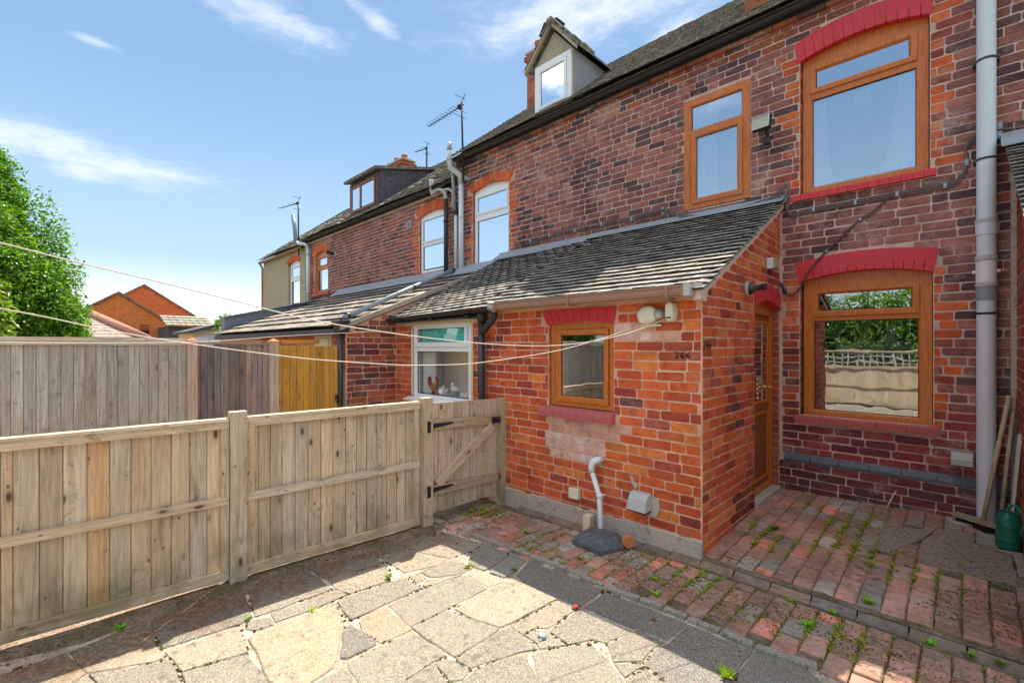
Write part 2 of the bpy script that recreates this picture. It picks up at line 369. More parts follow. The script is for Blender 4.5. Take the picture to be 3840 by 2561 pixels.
def slabmat(name, mode):
    m, t, p = newmat(name); P = posn(t); tint = tintsock(t, mode)
    ag = t.voro(P, 170, 'F1', 'Color'); agn = t.noise(P, 150, 3, .7); rv = t.new('ShaderNodeObjectInfo').outputs['Random']
    c = t.mix(t.ramp(agn, (.35, 0), (.65, 1)), t.mix(1.0, tint, (.62, .60, .58), 'MULTIPLY'), t.mix(.35, tint, (.95, .85, .7)))
    c = t.mix(.25, c, t.mix(1.0, tint, ag, 'MULTIPLY'))
    spm = t.ramp(t.noise(P, 78, 4, .8), (.47, 0), (.60, 1))
    c = t.mix(t.math('MULTIPLY', spm, t.ramp(rv, (.1, .15), (.9, .75))), c, (.14, .125, .105))
    lsp = t.ramp(t.noise(P, 100, 3, .7), (.60, 0), (.68, .55)); c = t.mix(lsp, c, (.80, .72, .60))
    worn = t.ramp(t.noise(P, 26, 8, .75, .3), (.50, 0), (.60, 1)); big = t.ramp(t.noise(P, 2.3, 4, .6), (.38, 0), (.62, 1))
    c = t.mix(t.math('MULTIPLY', t.math('MULTIPLY', worn, big), .80), c, (.15, .125, .10))
    stn = t.math('MULTIPLY', t.ramp(t.noise(P, 5, 8, .75, .5), (.60, 0), (.70, 1)), t.ramp(t.noise(P, 60, 5, .7), (.42, 0), (.6, 1)))
    c = t.mix(t.math('MULTIPLY', stn, .75), c, (.17, .075, .03))
    sx = t.new('ShaderNodeSeparateXYZ'); t.put(sx.inputs[0], P)
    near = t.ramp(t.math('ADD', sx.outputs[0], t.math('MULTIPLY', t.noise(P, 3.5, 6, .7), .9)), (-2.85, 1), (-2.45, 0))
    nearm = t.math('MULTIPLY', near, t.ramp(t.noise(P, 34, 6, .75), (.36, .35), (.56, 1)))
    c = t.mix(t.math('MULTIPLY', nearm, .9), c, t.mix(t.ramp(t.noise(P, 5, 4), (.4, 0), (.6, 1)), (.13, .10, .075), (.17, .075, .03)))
    peb = t.ramp(t.voro(P, 26, 'F1'), (.05, .9), (.085, 0)); pn = t.ramp(t.noise(P, 3.1, 2), (.5, 0), (.6, 1))
    c = t.mix(t.math('MULTIPLY', peb, pn), c, (.75, .68, .60))
    t.put(p.inputs['Base Color'], c); p.inputs['Roughness'].default_value = .92; p.inputs['Specular IOR Level'].default_value = .15
    bump(t, p, t.math('ADD', agn, t.math('MULTIPLY', t.noise(P, 30, 5, .7), 1.5)), .9, .006); return m
SLAB = slabmat('aggregate_paving', 'obj')
def pavermat(name, mode):
    m, t, p = newmat(name); P = posn(t); tint = tintsock(t, mode)
    c = t.mix(t.ramp(t.noise(P, 18, 6, .7), (.4, 0), (.7, .7)), tint, t.mix(1.0, tint, (.66, .62, .60), 'MULTIPLY'))
    Pl = t.scale(P, (5, 30, 1)); crk = t.ramp(t.noise(Pl, 3.0, 5, .7, .4), (.57, 0), (.66, 1))
    crk = t.math('MULTIPLY', crk, t.ramp(t.noise(P, 1.7, 3), (.40, 0), (.6, 1)))
    c = t.mix(t.math('MULTIPLY', crk, .8), c, (.035, .028, .02))
    mo = t.math('MULTIPLY', t.ramp(t.noise(P, 2.2, 6, .65), (.36, 0), (.58, 1)), t.ramp(t.noise(P, 30, 6, .75), (.34, .25), (.62, 1)))
    c = t.mix(t.math('MULTIPLY', mo, .78), c, (.15, .115, .062))
    c = t.mix(t.math('MULTIPLY', t.ramp(t.noise(P, 7, 6, .7), (.5, 0), (.7, 1)), .35), c, (.48, .38, .32))
    t.put(p.inputs['Base Color'], c); p.inputs['Roughness'].default_value = .8; p.inputs['Specular IOR Level'].default_value = .3
    bump(t, p, t.math('ADD', t.noise(P, 90, 5, .7), t.math('MULTIPLY', crk, -2.0)), .8, .005); return m
PAVER = pavermat('brick_paver_face', 'obj')
def groundmat(name, light, mossy):
    m, t, p = newmat(name); P = posn(t)
    c = t.mix(t.ramp(t.noise(P, 6, 7, .7, .3), (.42, 0), (.58, 1)), light, mossy)
    c = t.mix(t.ramp(t.noise(P, 70, 5, .75), (.45, 0), (.65, .75)), c, (.035, .028, .02))
    c = t.mix(t.ramp(t.noise(P, 140, 3, .6), (.62, 0), (.72, .6)), c, (.42, .36, .28))
    t.put(p.inputs['Base Color'], c); p.inputs['Roughness'].default_value = .98; p.inputs['Specular IOR Level'].default_value = .1
    bump(t, p, t.noise(P, 60, 7, .75), 1.0, .012); return m
BED = groundmat('pale_mortar_bedding', (.74, .62, .50), (.50, .38, .27)); DIRT = groundmat('mossy_dirt', (.31, .235, .16), (.18, .145, .08))
GRIT = groundmat('fine_pale_gravel', (.50, .38, .28), (.36, .24, .16)); EARTH = simple('garden_earth_and_grass', (.10, .11, .04), .95, .3, 1, .5, 20)
def leafmat(name, a, b, tr=.35, mode='att'):
    m, t, p = newmat(name); tint = tintsock(t, mode)
    c = t.mix(t.noise(posn(t), 3, 3), a, b); c = t.mix(1.0, c, tint, 'MULTIPLY')
    t.put(p.inputs['Base Color'], c); p.inputs['Roughness'].default_value = .38; p.inputs['Specular IOR Level'].default_value = .45
    out = [n for n in t.n if n.type == 'OUTPUT_MATERIAL'][0]
    tl = t.new('ShaderNodeBsdfTranslucent'); t.put(tl.inputs[0], t.mix(1.0, c, (1.3, 1.5, .5), 'MULTIPLY'))
    mx = t.new('ShaderNodeMixShader'); mx.inputs[0].default_value = tr; t.l.new(p.outputs[0], mx.inputs[1]); t.l.new(tl.outputs[0], mx.inputs[2])
    t.l.new(mx.outputs[0], out.inputs[0]); return m
LEAF = leafmat('glossy_green_leaf', (.17, .34, .022), (.095, .22, .015)); WEED = leafmat('weed_leaf', (.36, .38, .06), (.22, .27, .04), .3)
BARK = simple('bark', (.10, .075, .05), .9, .3, 12, .8, 30)
PENC = simple('black_number_paint', (.02, .008, .01), .6)
# ------------------------------------------------------------------ ground
base = MB(); base.box((-400, -400, -.6), (400, 400, -.30)); tag(base.build('ground', EARTH), kind='structure')
def inpoly(x, y, P):
    c = False; n = len(P)
    for i in range(n):
        x1, y1 = P[i][:2]; x2, y2 = P[i-1][:2]
        if (y1 > y) != (y2 > y) and x < (x2-x1)*(y-y1)/(y2-y1)+x1: c = not c
    return c
def sheet(name, x0, x1, y0, y1, dz, mat, step=.1, bottom=None, zf=None):
    nx = max(2, int((x1-x0)/step)); ny = max(2, int((y1-y0)/step)); vs = []; fs = []; zf = zf or gz
    for j in range(ny+1):
        for i in range(nx+1):
            x = x0+(x1-x0)*i/nx; y = y0+(y1-y0)*j/ny
            vs.append((x, y, zf(x, y)+dz+.004*mnoise.noise(Vector((x*3, y*3, 0)))))
    for j in range(ny):
        for i in range(nx):
            a = j*(nx+1)+i; fs.append((a, a+1, a+nx+2, a+nx+1))
    m = MB(); m.v = vs; m.f = fs; m.c = [None]*len(fs)
    return m.build(name, mat, smooth=True)
yard = sheet('paved_yard', -3.52, 1.6, -4.0, 2.60, -.003, BED, zf=lambda x, y: .03*min(0, x+1.354)); tag(yard, kind='structure')
path = sheet('brick_path', -5.3, 1.6, 2.60, 3.29, -.004, DIRT, zf=lambda x, y: .03*min(0, x+1.354)); tag(path, kind='structure')
patio = sheet('brick_patio', -1.354, 1.6, 3.29, 5.24, -.003, DIRT, zf=gzp); tag(patio, kind='structure')
alley = sheet('gravel_alley', -16, -3.52, -6, 2.60, -.07, GRIT, .3, zf=lambda x, y: .0); tag(alley, kind='structure')

# crazy paving traced on the ground
T1 = Zp(0, 2100, 2.6122); T2 = Zp(800, 1950, 2.5667); T3 = Zp(1500, 1950, 2.5667); T4 = Zp(2200, 2050, 2.9388); T5 = Zp(2900, 1950, 2.501)
CRM, GRY, DRK, TAN, GRN = (.45, .36, .245), (.32, .275, .205), (.20, .18, .155), (.49, .365, .225), (.25, .255, .20)  # DRK: one dark slab; on the others house shade put into the colour
def tp(T, *pts): return [T(*p) for p in pts]
slabs = [
 (CRM, tp(T3, (60, 270), (230, 120), (480, 130), (800, 232), (700, 295), (600, 330), (482, 372), (240, 322))),
 (CRM, tp(T2, (1570, 350), (1860, 282), (2010, 318), (2250, 378), (2150, 440), (1840, 505), (1690, 420))),
 (GRY, tp(T3, (200, 495), (470, 390), (620, 412), (700, 470), (590, 522), (370, 550), (270, 548))),
 (GRN, tp(T3, (700, 297), (820, 236), (960, 262), (1050, 340), (875, 455), (810, 487), (650, 430))),
 (GRN, tp(T3, (1062, 342), (1120, 330), (1240, 370), (1100, 495), (1005, 556), (872, 508), (880, 462))),
 (CRM, tp(T3, (640, 522), (870, 514), (1000, 562), (1000, 592), (852, 650), (702, 556))),
 (GRY, tp(T3, (-115, 815), (235, 655), (620, 528), (700, 562), (848, 660), (458, 852), (210, 972), (100, 1025), (65, 1000))),
 (GRY, tp(T2, (1195, 790), (1310, 742), (1700, 595), (1850, 562), (1960, 622), (2015, 652), (1690, 795), (1330, 960), (1240, 872))),
 (TAN, tp(T2, (1880, 530), (1990, 502), (2060, 562), (1970, 614), (1900, 562))),
 (CRM, tp(T3, (220, 620), (275, 562), (590, 526), (600, 530), (235, 648))),
 (CRM, tp(T2, (1095, 575), (1500, 462), (1640, 432), (1715, 500), (1690, 585), (1300, 712), (1170, 662))),
 (GRY, tp(T2, (890, 450), (1300, 275), (1440, 232), (1575, 352), (1630, 425), (1490, 458), (1090, 572), (995, 530))),
 (GRY, tp(T2, (1455, 225), (1900, 40), (2110, 100), (2030, 190), (1850, 278), (1585, 345))),
 (GRY, tp(T2, (335, 642), (520, 560), (820, 432), (880, 455), (988, 540), (1160, 662), (570, 878), (398, 935), (355, 760))),
 (GRY, tp(T1, (1495, 570), (2230, 262))+tp(T2, (285, 672), (380, 938), (250, 1008))+tp(T1, (1590, 872), (1515, 740))),
 (CRM, tp(T1, (665, 900), (1478, 575), (1500, 740), (1580, 890), (1600, 930), (1630, 975), (850, 1108))),
 (TAN, tp(T1, (-200, 1190), (650, 905), (840, 1112), (690, 1215), (-200, 1600))),
 (CRM, tp(T1, (1610, 905))+tp(T2, (250, 1022), (292, 1130), (335, 1275))+tp(T1, (1775, 1095), (1690, 980))),
 (GRY, tp(T1, (1778, 1108))+tp(T2, (335, 1290), (515, 1530), (560, 1700))+tp(T1, (1880, 1400), (1810, 1204))),
 (GRY, tp(T1, (870, 1120), (1640, 992), (1688, 1012), (1780, 1200), (1850, 1400), (1150, 1450), (900, 1152))),
 (GRY, tp(T1, (-300, 1620), (700, 1220), (850, 1130), (1120, 1450), (500, 1900), (-300, 2100))),
 (GRY, tp(T2, (335, 970), (545, 930), (590, 1002), (400, 1065), (305, 1050))),
 (GRY, tp(T2, (550, 902), (1170, 672), (1295, 715), (1090, 805), (880, 888), (602, 985))),
 (TAN, tp(T2, (335, 1152), (420, 1085), (600, 1015), (880, 922), (1180, 815), (1255, 990), (1238, 1120), (1188, 1330), (1150, 1420), (930, 1570), (880, 1700), (620, 1700), (470, 1440), (400, 1250))),
 (DRK, tp(T2, (1262, 1060), (1312, 1002), (1550, 1150), (1565, 1200), (1280, 1338), (1220, 1330))),
 (TAN, tp(T2, (1400, 985), (1500, 895), (1650, 835), (1700, 862), (1920, 1050), (1605, 1190), (1430, 1075))),
 (GRY, tp(T2, (1292, 1378), (1620, 1205), (1935, 1085), (2255, 1300), (2105, 1372), (1850, 1540), (1700, 1650), (1440, 1650), (1300, 1440))),
 (GRY, tp(T2, (880, 1700), (960, 1580), (1230, 1440), (1290, 1450), (1420, 1600), (1500, 1700))),
 (GRY, tp(T3, (245, 975), (458, 868), (680, 952), (955, 1050), (880, 1108), (535, 1325), (500, 1305), (200, 1105), (110, 1035))),
 (CRM, tp(T3, (522, 858), (850, 675), (1098, 548), (1300, 662), (1515, 762), (1180, 935), (1022, 1012), (960, 1035), (740, 968))),
 (DRK, tp(T3, (1120, 530), (1270, 372), (1400, 392), (1925, 615), (1955, 680), (1740, 838), (1510, 750), (1180, 592))),
 (CRM, tp(T3, (1062, 1018), (1190, 945), (1525, 775), (1695, 860), (1650, 888), (1420, 1042), (1290, 1040), (1185, 1105))),
 (GRY, tp(T3, (1445, 1052), (1725, 855), (1900, 930), (2232, 1062), (2230, 1090), (1980, 1185), (1850, 1148), (1620, 1195), (1445, 1080))),
 (GRY, tp(T3, (975, 1060), (1060, 1035), (1285, 1170), (1325, 1238), (1150, 1272), (770, 1395), (680, 1432), (535, 1350))),
 (GRY, tp(T3, (1195, 1110), (1300, 1052), (1430, 1075), (1610, 1203), (1340, 1238), (1290, 1162))),
 (GRY, tp(T3, (1262, 1288), (1610, 1215), (1850, 1185), (2005, 1340), (2150, 1540), (2230, 1720), (1370, 1720), (1380, 1600), (1295, 1430))),
 (GRY, tp(T3, (770, 1420), (940, 1352), (1130, 1305), (1220, 1312), (1325, 1500), (1370, 1600), (1360, 1720), (540, 1720), (600, 1550))),
 (GRY, tp(T3, (332, 1370), (440, 1325), (530, 1355), (675, 1440), (610, 1538), (480, 1558))),
 (GRY, tp(T3, (-30, 1605), (320, 1380), (475, 1580), (525, 1720), (-60, 1720))),
 (DRK, tp(T3, (1765, 835), (1960, 695))+tp(T4, (205, 492), (850, 745), (560, 905))+tp(T3, (2240, 1050))),
 (DRK, tp(T4, (572, 912), (860, 752), (1105, 842), (880, 1040), (600, 922))),
 (GRY, tp(T4, (590, 925), (868, 1060), (760, 1108), (618, 1268), (430, 1268), (292, 1278), (222, 1082), (540, 922))),
 (DRK, tp(T4, (892, 1062), (1122, 852), (1825, 1152), (1650, 1385), (1600, 1640), (960, 1600), (625, 1290), (762, 1105))),
 (DRK, tp(T4, (1665, 1398), (1840, 1155), (2351, 1275), (2600, 1500), (2500, 1900), (1620, 1900))),
 (GRY, tp(T4, (302, 1292), (600, 1290), (638, 1318), (420, 1445))),
 (GRY, tp(T4, (432, 1460), (640, 1328), (925, 1510), (1000, 1650), (450, 1650))),
 (GRY, tp(T4, (1000, 1630), (1600, 1660), (1600, 1950), (1000, 1950))),
]
def grow(P, d):
    c = sum(P, Vector((0, 0, 0)))/len(P); return [q+(q-c).normalized()*d for q in P]
def rough_poly(pts, amp, step):
    out = []; n = len(pts)
    for i in range(n):
        a = Vector(pts[i][:2]); b = Vector(pts[(i+1) % n][:2]); k = max(1, int((b-a).length/step)); nn = Vector((-(b-a).y, (b-a).x)).normalized()
        for j in range(k):
            q = a.lerp(b, j/k)
            if j: q = q+nn*amp*2*mnoise.noise(Vector((q.x*9, q.y*9, 3.3)))
            out.append(q)
    return out
def slab_obj(name, poly, ztop, thick, mat, parent, color, amp=.006, step=.05, inset=.004, zf=None):
    zf = zf or (lambda x, y: .03*min(0, x+1.354))
    P = rough_poly(poly, amp, step); n = len(P); c = sum(P, Vector((0, 0)))/n
    ar = sum(P[i].x*P[(i+1) % n].y-P[(i+1) % n].x*P[i].y for i in range(n))
    if ar < 0: P.reverse()
    tilt = Vector((rnd.uniform(-.004, .004), rnd.uniform(-.004, .004)))
    m = MB()
    def ins(q, d):
        v = c-q; return q+v.normalized()*min(d, v.length*.3)
    top = [ins(q, inset+.006) for q in P]; mid = [ins(q, inset) for q in P]
    zt = lambda q: zf(q.x, q.y)+ztop+(q-c).dot(tilt)
    m.v = [(q.x, q.y, zt(q)) for q in top]+[(q.x, q.y, zt(q)-.006) for q in mid]+[(q.x, q.y, zt(q)-thick) for q in mid]
    m.f = [tuple(range(n))]
    for k in (0, 1):
        for i in range(n):
            j = (i+1) % n; m.f.append((k*n+i, (k+1)*n+i, (k+1)*n+j, k*n+j))
    m.c = [None]*len(m.f)
    return m.build(name, mat, parent, loc=(c.x, c.y, zf(c.x, c.y)), color=color)
for col, pts in slabs:
    P = grow([onG(p) for p in pts], .001); j = rnd.uniform(.92, 1.08)
    slab_obj('paving_slab', P, .004+rnd.uniform(-.003, .003), .05, SLAB, yard, tuple(c*j for c in col), inset=.0, amp=.005)
# rest of the yard behind the lens of the camera: squared slabs
for i in range(9):
    for j in range(7):
        x0 = -3.4+i*.52; y0 = -3.9+j*.55
        cx, cy = x0+.26, y0+.27
        f = Vector((cx, cy, 0)).dot(Vector((-math.sin(YAW), math.cos(YAW), 0)))
        if f > 1.45 or cy > 1.5: continue
        slab_obj('paving_slab', [(x0+.01, y0+.01), (x0+.51, y0+.01), (x0+.51, y0+.54), (x0+.01, y0+.54)], .004, .05, SLAB, yard, GRY, amp=.004)
# edging kerb between the crazy paving and the path
K1 = [T3(700, 150), T3(1240, 352), T3(1600, 490), T3(1960, 650), T3(2310, 775), T4(850, 690), T4(1110, 800), T4(1480, 950), T4(1850, 1118), T5(430, 1395)]
KP = [onG(p) for p in K1]
for a, b in zip(KP[:-1], KP[1:]):
    dv = (b-a).normalized(); nn = Vector((-dv.y, dv.x, 0))*.022
    slab_obj('edging_stone', [(a+nn+dv*.004)[:2], (a-nn+dv*.004)[:2], (b-nn-dv*.004)[:2], (b+nn-dv*.004)[:2]], .022+rnd.uniform(-.004, .004), .06, SLAB, yard, (.42, .40, .34), amp=.004)

# brick pavers: laid lengthwise away from the camera
PCOLS = [(.60, .30, .23), (.62, .32, .25), (.55, .28, .21), (.52, .33, .26), (.45, .39, .34), (.48, .38, .32), (.78, .29, .21), (.57, .32, .24), (.50, .28, .21)]
paver_me = []
def paver_mesh(wx, wy, seed):
    r_ = random.Random(seed); m = MB(); h = .05; e = .007
    def ring(ix, z): return [((wx/2-ix)*sx+r_.uniform(-.0025, .0025), (wy/2-ix)*sy+r_.uniform(-.0025, .0025), z) for sx, sy in ((-1, -1), (1, -1), (1, 1), (-1, 1))]
    # corners are clipped a little so that pavers read as worn
    A = ring(e, 0.0); Bm = ring(0.001, -.006); C = [(x, y, -h) for x, y, z in Bm]
    m.v = A+Bm+C; m.f = [(0, 1, 2, 3)]
    for k in (0, 1):
        for i in range(4):
            j = (i+1) % 4; m.f.append((k*4+i, (k+1)*4+i, (k+1)*4+j, k*4+j))
    me = bpy.data.meshes.new('brick_paver'); me.from_pydata(m.v, [], m.f); me.materials.append(PAVER); return me
for s_ in range(6): paver_me.append(paver_mesh(.104, .214, s_))
def lay_pavers(parent, x0, x1, y0, y1, zf, ztop, okf, limit=300, px=.1115, py=.200):
    cand = []
    i = 0; x = x0
    while x < x1:
        y = y0-py*((i % 2)*.5+rnd.uniform(0, .12)); xw = px+rnd.uniform(-.003, .004)
        while y < y1:
            a, b = max(y, y0), min(y+py, y1)
            if b-a > .05:
                cx, cy = x+xw/2, (a+b)/2
                if okf(cx, cy): cand.append((cx, cy, (b-a-.013)/.214, (xw-.006)/.104))
            y += py
        x += xw; i += 1
    cand.sort(key=lambda c: -pxsize((c[0], c[1], 0), 1))
    for n_, (cx, cy, sy, sx) in enumerate(cand[:limit]):
        o = bpy.data.objects.new('brick_paver', paver_me[rnd.randrange(6)]); COL.objects.link(o)
        e = 1e-2
        o.location = (cx, cy, zf(cx, cy)+ztop+rnd.uniform(-.004, .004)); o.scale = (sx, sy, 1)
        o.rotation_euler = (math.atan((zf(cx, cy+e)-zf(cx, cy))/e)+rnd.uniform(-.012, .012), rnd.uniform(-.014, .014), rnd.uniform(-.025, .025))
        c = rnd.choice(PCOLS); j = rnd.uniform(.75, 1.25); o.color = (c[0]*j, c[1]*j, c[2]*j, 1)
        attach(o, parent)
    if len(cand) > limit:
        m = MB()
        for cx, cy, sy, sx in cand[limit:]:
            m.obox((cx, cy, zf(cx, cy)+ztop-.02), (.05*sx, 0, 0), (0, .105*sy, 0), (0, 0, .02))
        m.build('brick_pavers', PAVER, parent, kind='stuff', color=(.33, .13, .09))
zA = lambda x, y: .03*min(0, x+1.354)
zP = gzp
kerbY = lambda x: 2.50+max(0, x+2.2)*.06
lay_pavers(path, -3.40, .95, 1.2, 3.18, zA, .010, lambda x, y: (y > kerbY(x)+.06) if x < -.46 else y > 2.66-(x+.46)*1.6)
BIG = [[onG(T5(*p))[:2] for p in P_] for P_ in (((1015, 60), (1190, 85), (1540, 95), (1390, 195), (1112, 305), (945, 286)), ((1388, 200), (1560, 95), (1885, 125), (1885, 225), (2240, 350), (2325, 640), (1350, 408), (1352, 300)), ((1900, 125), (2125, 150), (2110, 268), (1900, 222)), ((1900, 235), (2110, 280), (2400, 330), (2420, 520), (2310, 560), (2255, 348)))]
slabq = [onG(T5(1030, 50)), onG(T5(1700, 30)), onG(T5(1880, 110)), onG(T5(2240, 350)), onG(T5(2320, 640)), onG(T5(1350, 400)), onG(T5(950, 290))]
SQ = [q[:2] for q in slabq]
lay_pavers(patio, -1.36, .27, 3.34, 5.24, zP, .008, lambda x, y: not any(inpoly(x, y, q) for q in BIG))
for pl, c in zip(BIG, ((.36, .27, .22), (.40, .27, .20), (.40, .35, .27), (.48, .40, .31))):
    slab_obj('paving_slab', pl, .012, .05, SLAB, patio, c, zf=zP)
# channel bricks along the front of the extension and their raised lip
gc = rnd.uniform
x = -3.15
while x < .9:
    L = .225; m = MB(); z0 = zA(x, 0)
    m.prism([(x+.004, 3.19, z0-.04), (x+.004, 3.19, z0+.014), (x+.004, 3.235, z0-.002), (x+.004, 3.262, z0+.003), (x+.004, 3.290, z0+.026), (x+.004, 3.318, z0+.031), (x+.004, 3.318, z0-.04)], (L-.008, 0, 0))
    o = m.build('channel_brick', PAVER, path, color=rnd.choice([(.25, .17, .145), (.22, .175, .165), (.32, .20, .14)])); x += L
    o.location.z += gc(-.003, .003)

# ------------------------------------------------------------------ masonry
def brickmesh(L, seed, H=.066):
    r_ = random.Random(seed); m = MB(); e = .0035
    def j(a): return r_.uniform(-a, a)
    # local x along the wall, y out of the wall (negative is outwards), z up; unit length in x
    F, Rn = [], []
    for cx, cz, order in ((-1, -1, 0), (1, -1, 1), (1, 1, 0), (-1, 1, 1)):
        a = r_.uniform(.004, .016)/L; b = r_.uniform(.004, .016); t_ = j(.0012)
        pts = [(cx*.5, cz*(H/2-b)), (cx*(.5-a), cz*H/2)]
        if order: pts.reverse()
        for x, z in pts:
            x += j(.002)/L; z += j(.0018)
            Rn.append((x, .001, z)); F.append((x*(1-2*e/L), -.004+t_, z*(1-2*e/H)))
    Bk = [(x, .03, z) for x, y, z in Rn]; n = 8
    m.v = F+Rn+Bk; m.f = [tuple(range(8))]
    for k in (0, 1):
        for i in range(8):
            q = (i+1) % 8; m.f.append((k*8+i, (k+1)*8+i, (k+1)*8+q, k*8+q))
    return m
BRK = [brickmesh(.215, s_) for s_ in range(6)]
def brick_me(mat):
    out = []
    for b in BRK:
        me = bpy.data.meshes.new('brick'); me.from_pydata(b.v, [], b.f); me.materials.append(mat); out.append(me)
    return out
BME = {B_OBJ: brick_me(B_OBJ), BM_OBJ: brick_me(BM_OBJ)}
def courses(u0, u1, z0, z1, blocked, gauge=.0755, L=.225, colf=None, seed=1, quoin=None):
    r_ = random.Random(seed); out = []; k = 0; z = z0
    while z+gauge*.55 < z1:
        zc = z+gauge/2; flem = (k % 4 == 1); u = u0-L*r_.choice((0, .25, .5, .75)); bl = blocked(zc); i = 0
        while u < u1:
            w_ = L*.5 if (flem and i % 2) or (not flem and r_.random() < .10) else L
            w_ *= r_.uniform(.93, 1.04); segs = [(max(u, u0), min(u+w_, u1))]
            for a, b in bl:
                ns = []
                for s, e in segs:
                    if b <= s or a >= e: ns.append((s, e)); continue
                    if a > s: ns.append((s, a))
                    if b < e: ns.append((b, e))
                segs = ns
            for s, e in segs:
                if e-s > .035: out.append((s+.005, e-.005, zc+r_.uniform(-.003, .003)+.004*mnoise.noise(Vector(((s+e)*2.5, k*.3, seed))), colf((s+e)/2, zc, r_)))
            u += w_; i += 1
        z += gauge; k += 1
    return out
def lay_bricks(parent, items, om, sm, limit=300):
    # items: (center world, along vector, out vector, length, colour, height scale)
    items.sort(key=lambda q: -pxsize(q[0], q[3]*(.3+abs(q[2].dot((Vector((0, 0, EYE))-q[0]).normalized())))))
    for c, al, out, L, col, hs in items[:limit]:
        me = BME[om][rnd.randrange(6)]; o = bpy.data.objects.new('brick', me); COL.objects.link(o)
        o.rotation_euler = (0, 0, math.atan2(al.y, al.x)); o.location = c+out*rnd.uniform(-.001, .002); o.scale = (L, 1, hs); o.color = (*col, 1)
        attach(o, parent)
    if len(items) > limit:
        m = MB()
        for c, al, out, L, col, hs in items[limit:]:
            b = BRK[rnd.randrange(6)]; i = len(m.v)
            for x_, y_, z_ in b.v:
                p_ = c+al*(x_*L)-out*y_; m.v.append((p_.x, p_.y, c.z+z_*hs))
            fl = al.cross(Vector((0, 0, 1))).dot(out) < 0
            for f in b.f: m.f.append(tuple(i+q for q in (reversed(f) if fl else f))); m.c.append(col)
        m.build('bricks', sm, parent, kind='stuff')
def wallitems(org, al, out, cs):
    al = Vector(al); out = Vector(out); org = Vector(org)
    # al must have out on its right hand side so that brick fronts face outwards
    return [(org+al*((s+e)/2)+Vector((0, 0, z)), al, out, e-s, c, 1.0) for s, e, z, c in cs]
def wallpanel(org, al, out, u0, u1, z0, z1, holes, depth=.1, topf=None):
    # mortar face with real openings and reveals
    org = Vector(org); al = Vector(al); out = Vector(out); m = MB()
    us = sorted({u0, u1, *[h[0] for h in holes], *[h[1] for h in holes]}); us = [u for u in us if u0 <= u <= u1]
    for ua, ub in zip(us[:-1], us[1:]):
        hs = sorted([(h[2], h[3]) for h in holes if h[0] < (ua+ub)/2 < h[1]])
        z = z0
        zt0 = topf(ua) if topf else z1; zt1 = topf(ub) if topf else z1
        P = lambda u, z_: org+al*u+Vector((0, 0, z_))
        for a, b in hs:
            if a > z: m.quad(P(ua, z), P(ub, z), P(ub, a), P(ua, a))
            z = b
        m.quad(P(ua, z), P(ub, z), P(ub, zt1), P(ua, zt0))
    for a, b, c, d_ in holes:
        Q = lambda u, z_, k: org+al*u+Vector((0, 0, z_))-out*(depth*k)
        m.quad(Q(a, c, 0), Q(a, d_, 0), Q(a, d_, 1), Q(a, c, 1)); m.quad(Q(b, c, 0), Q(b, c, 1), Q(b, d_, 1), Q(b, d_, 0))
        m.quad(Q(a, c, 0), Q(a, c, 1), Q(b, c, 1), Q(b, c, 0)); m.quad(Q(a, d_, 0), Q(b, d_, 0), Q(b, d_, 1), Q(a, d_, 1))
    return m
# colour choosers
def toneq(u, z, r, s, k=.5):
    n = mnoise.noise(Vector((u*s, s, z*s*1.3)))*.5+mnoise.noise(Vector((u*s*2.7, 3+s, z*s*3)))*.3
    return max(0.0, min(.999, k*r.random()+(1-k)*(.5+n*1.35)))
def col_bright(u, z, r):
    q = toneq(u, z, r, 1.6, .72)
    if q < .22: c = (.76, .225, .060)
    elif q < .58: c = (.71, .145, .042)
    elif q < .76: c = (.62, .105, .042)
    elif q < .88: c = (.40, .070, .040)
    else: c = (.17, .055, .05)
    if -1.75 < u < -1.2 and 1.40 < z < 1.60 or 3.28 < u < 3.5 and 1.50 < z < 1.62: c = (.46, .10, .05)
    j = r.uniform(.85, 1.12); return tuple(min(.8, x*j) for x in c)
def col_front(u, z, r):
    # rubbed and re-pointed pale area below the small window and beside the line reel
    if (.55 < z < .90 and -2.86+(.9-z)*.35 < u < -2.0-(.9-z)*.4) or (1.58 < z < 1.70 and -2.05 < u < -1.62 and r.random() < .8): return r.choice([(.78, .50, .40), (.72, .40, .30), (.80, .58, .49)])
    return col_bright(u, z, r)
def col_side(u, z, r):
    c = col_bright(u, z, r)
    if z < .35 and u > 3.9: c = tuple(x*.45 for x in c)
    return c
def col_main(u, z, r):
    q = toneq(u, z, r, 1.1, .62)
    if q < .10: c = (.50, .165, .095)
    elif q < .48: c = (.38, .145, .110)
    elif q < .70: c = (.27, .108, .090)
    elif q < .93: c = (.125, .068, .070)
    else: c = (.52, .11, .045)
    if z > 4.55: c = r.choice([(.40, .12, .06), (.30, .10, .07), (.12, .07, .07)])
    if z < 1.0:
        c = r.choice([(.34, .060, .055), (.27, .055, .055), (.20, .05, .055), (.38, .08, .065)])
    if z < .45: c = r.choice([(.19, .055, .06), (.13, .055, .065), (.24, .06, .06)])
    j = r.uniform(.85, 1.15); return tuple(x*j for x in c)
OR = [(.70, .135, .035), (.62, .12, .04), (.72, .17, .055)]
YM, YF, XS, XC, XL = 5.238, 3.314, -1.354, -3.66, -5.442
